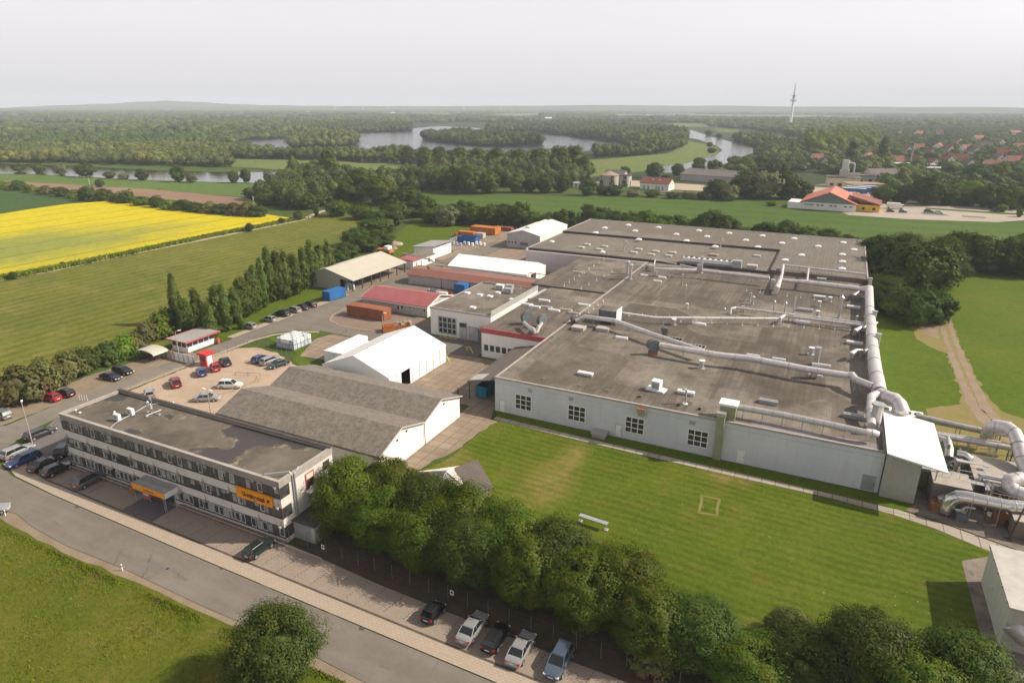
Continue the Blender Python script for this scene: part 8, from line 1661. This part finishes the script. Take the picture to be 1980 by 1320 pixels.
flat_block(1745, 330, 46, 18, 6, 3, 'greywall', 'skygrey', 'long grey flat hall in front of the village'); flat_block(1805, 338, 40, 14, 5.5, 4, 'rust', 'skygrey', 'reddish flat building with pale roof in front of the village')
hs_ = [(1730,322,11,9,'a red roof and small dormer left in the village'),(1772,320,13,10,'a white gable and bright red roof above the grey hall'),(1830,322,12,10,'a white pointed gable left of the long red roof'),(1850,318,16,10,'a long red roof in the middle of the village'),(1812,292,18,12,'the largest red roof on the hill side'),(1775,294,11,9,'a red roof left of the largest one'),(1832,298,12,9,'a low red roof right of the largest one'),
      (1882,302,12,10,'a dark roof and white walls in the right village'),(1940,306,14,10,'a red roof at the right, above the dark one'),(1925,318,14,10,'a grey roof and white gable at the right'),(1955,322,13,10,'a brown roof near the right edge'),(1972,312,12,10,'a red roof at the right picture edge'),(1578,318,11,9,'a brown roof left of the tall poplars'),(1590,326,9,8,'white walls below the brown roof left'),
      (1675,316,20,14,'a wide brown roof between the tall poplars'),(1690,308,10,9,'a small white gable between the tall poplars'),(1735,262,16,11,'a red roof under the far wood, leftmost'),(1775,264,14,11,'a red roof under the far wood, middle'),(1816,262,13,10,'a red roof under the far wood, rightmost'),(1515,252,26,12,'a red roof right beside the foot of the tower'),(1505,243,22,12,'a faint red roof left above the tower foot'),(1585,248,24,12,'a brown-red roof behind the pale wood'),
      (1960,262,24,12,'a dull red roof far right under the woods'),(1700,276,12,10,'a white house wall in the woods above the poplars')]
hs_ += [(1712,300,11,9,'a faint red roof above the left tall poplar'),(1752,300,12,9,'a red roof and white wall between the village trees'),(1795,306,12,9,'a dark red roof behind the white gable'),(1866,296,13,9,'a red roof in the upper right village'),(1905,290,14,10,'a grey roof in the upper right village'),(1935,286,14,10,'a red roof high in the right village'),
  (1968,292,13,10,'a brown roof high at the right edge'),(1850,280,15,10,'a red roof in the trees above the village'),(1890,274,16,10,'a red roof far above the right village'),(1800,328,13,10,'a white wall and flat annex before the gables'),(1868,330,12,9,'a white wall and grey roof by the big trees'),(1915,332,14,9,'a low brown roof behind the big trees at right')]
HSX = 1
for i, (px, py, L, D, lb) in enumerate(hs_):
    roofm = 'tileroof2' if 'brown' in lb else 'darktile' if ('dark roof' in lb or 'grey roof' in lb) else 'tileroof'
    gable_house(px, py, L, D, 5.2, 9.8, [20, -65, 35, -8, 75][i % 5] if 'white' not in lb else -70, 'villawall', roofm, 'village house with '+lb, 'house', True, 'house', 3)
far = [(20,225,'white'),(53,224,'white'),(105,223,'red'),(135,224.5,'red'),(168,225,'red'),(190,221.5,'white'),(245,236,'brown'),(280,230,'white'),(380,227,'white'),(185,250,'white'),(600,219.5,'white'),(565,231,'white'),(540,229,'red'),(1165,244,'red'),(1180,246,'red'),(1070,229,'white'),(1340,219,'white'),(1290,219,'white'),(1710,217,'white'),(1730,218,'white'),(1655,217,'white'),(760,221,'white'),(1135,231,'white'),(1110,222,'white')]
for i, (px, py, c) in enumerate(sorted(far)):
    d = H*FPX/(py-205); L = max(12, d*.006)*(1.5 if px == 600 else 1)
    gable_house(px, py, L, L*.6, min(9, L*.28), min(13, L*.42), [0, 15, -12][i % 3]-px*.02+26, 'villawall', {'white': 'white', 'red': 'tileroof', 'brown': 'tileroof2'}[c], f'{WORDN[i]} tiny building from the left on the far plain, {c} roof', 'far building', False, 'far_building', 0, grp='tiny far buildings on the plain')
gr = gable_house(1060, 236, 22, 12, 12, 16, 0, 'villawall', 'white', 'white gravel works tower with sloping conveyor beyond the lake', 'gravel works', False, 'gravel_works', 0)
MB().bar((-10, 0, 12), (-60, 0, 2), 1.2).build('conveyor', M['galv'], gr); MB().box(11, -8, 0, 30, 8, 9).build('annex', M['white'], gr)
# radio tower
x, y = G(1527, 246); tw = empty('radio_tower', (x, y, 0), 0, 'tall white concrete radio tower with two platforms and antenna mast', 'radio tower'); tw.scale = (1, 1, .79)
MB().tube([(0, 0, 0), (0, 0, 50), (0, 0, 88)], [4.6, 3.4, 2.5], 20).build('shaft', M['white'], tw, True)
for z, r_ in ((84, 8.2), (101, 7.6)): MB().tube([(0, 0, z), (0, 0, z+1.6)], [r_*.8, r_], 20).build('platform', M['galv'], tw)
MB().cyl(0, 0, 85.7, 100.9, 3.2, 16).build('equipment_drum', M['galv'], tw)
for i in range(8): a = i*.785; MB().tube([(7.2*math.cos(a), 7.2*math.sin(a), 86), (7.2*math.cos(a), 7.2*math.sin(a), 90)], 1.3, 8).build('dish_antenna', M['white'], tw)
MB().tube([(0, 0, 102.7), (0, 0, 115), (0, 0, 140)], [2.1, 1.6, .7], 10).build('mast', surf('mast_paint', (.42, .36, .35), (.5, .44, .43), .1, .7), tw)
x, y = G(1757, 324); tag(MB().tube([(x, y, 0), (x+1, y, 17)], [.8, .5], 8).build('chimney_stack', M['concrete']), 'slim pale chimney rising beside the tall poplar in the village', 'chimney')
# power poles by the hedge
for q, yt, lb in (((493, 413), 379, 'wooden power pole with crossbar at the right end of the field hedge'), ((175, 365), 345, 'wooden power pole in the field hedge further left')):
    x, y = G(*q); h = HT(*q, yt); e = empty('power_pole', (x, y, 0), R(-30), lb, 'power pole'); MB().cyl(0, 0, 0, h, .22, 6, .15).build('pole', M['skygrey'], e); MB().box(-1.8, -.12, h-.9, 1.8, .12, h-.6).build('crossbar', M['skygrey'], e)
# wind turbines, very faint
for i, (px, hh) in enumerate(((648, 90), (703, 95), (751, 95), (897, 150), (968, 150))):
    x, y = G(px, 216.5); e = empty('wind_turbine', (x, y, 0), 0, f'{WORDN[i]} faint wind turbine from the left on the horizon', 'wind turbine', 'faint wind turbines on the horizon'); MB().cyl(0, 0, 0, hh, 2.0, 8, 1.2).build('tower', M['white'], e)
    m = MB(); 
    for k in range(3): a = k*2.094+i; m.bar((0, -2.5, hh), (math.cos(a)*38, -2.5, hh+math.sin(a)*38), .9)
    m.build('rotor', M['white'], e)

# ---------------------------------------------------------------- air
hz = MB().box(-14000, -14000, -1.2, 14000, 14000, 195).build('haze', None, kind='stuff', label='pale blue-grey summer haze filling the air', cat='haze') if False else None
me = bpy.data.meshes.new('haze'); b_ = MB().box(-13500, -13500, -1.2, 13500, 13500, 205); me.from_pydata(b_.v, [], b_.f); ho = bpy.data.objects.new('haze', me); COL.objects.link(ho)
hm_ = bpy.data.materials.new('haze_air'); hm_.use_nodes = True; n_ = hm_.node_tree; n_.nodes.remove(n_.nodes['Principled BSDF']); pv_ = n_.nodes.new('ShaderNodeVolumePrincipled')
pv_.inputs['Color'].default_value = (.80, .875, 1.0, 1); pv_.inputs['Density'].default_value = HAZE = 1.45e-4; pv_.inputs['Anisotropy'].default_value = .0
n_.links.new(pv_.outputs[0], n_.nodes['Material Output'].inputs['Volume']); me.materials.append(hm_)
tag(ho, 'pale summer haze filling the air out to the horizon', 'haze', kind='stuff')
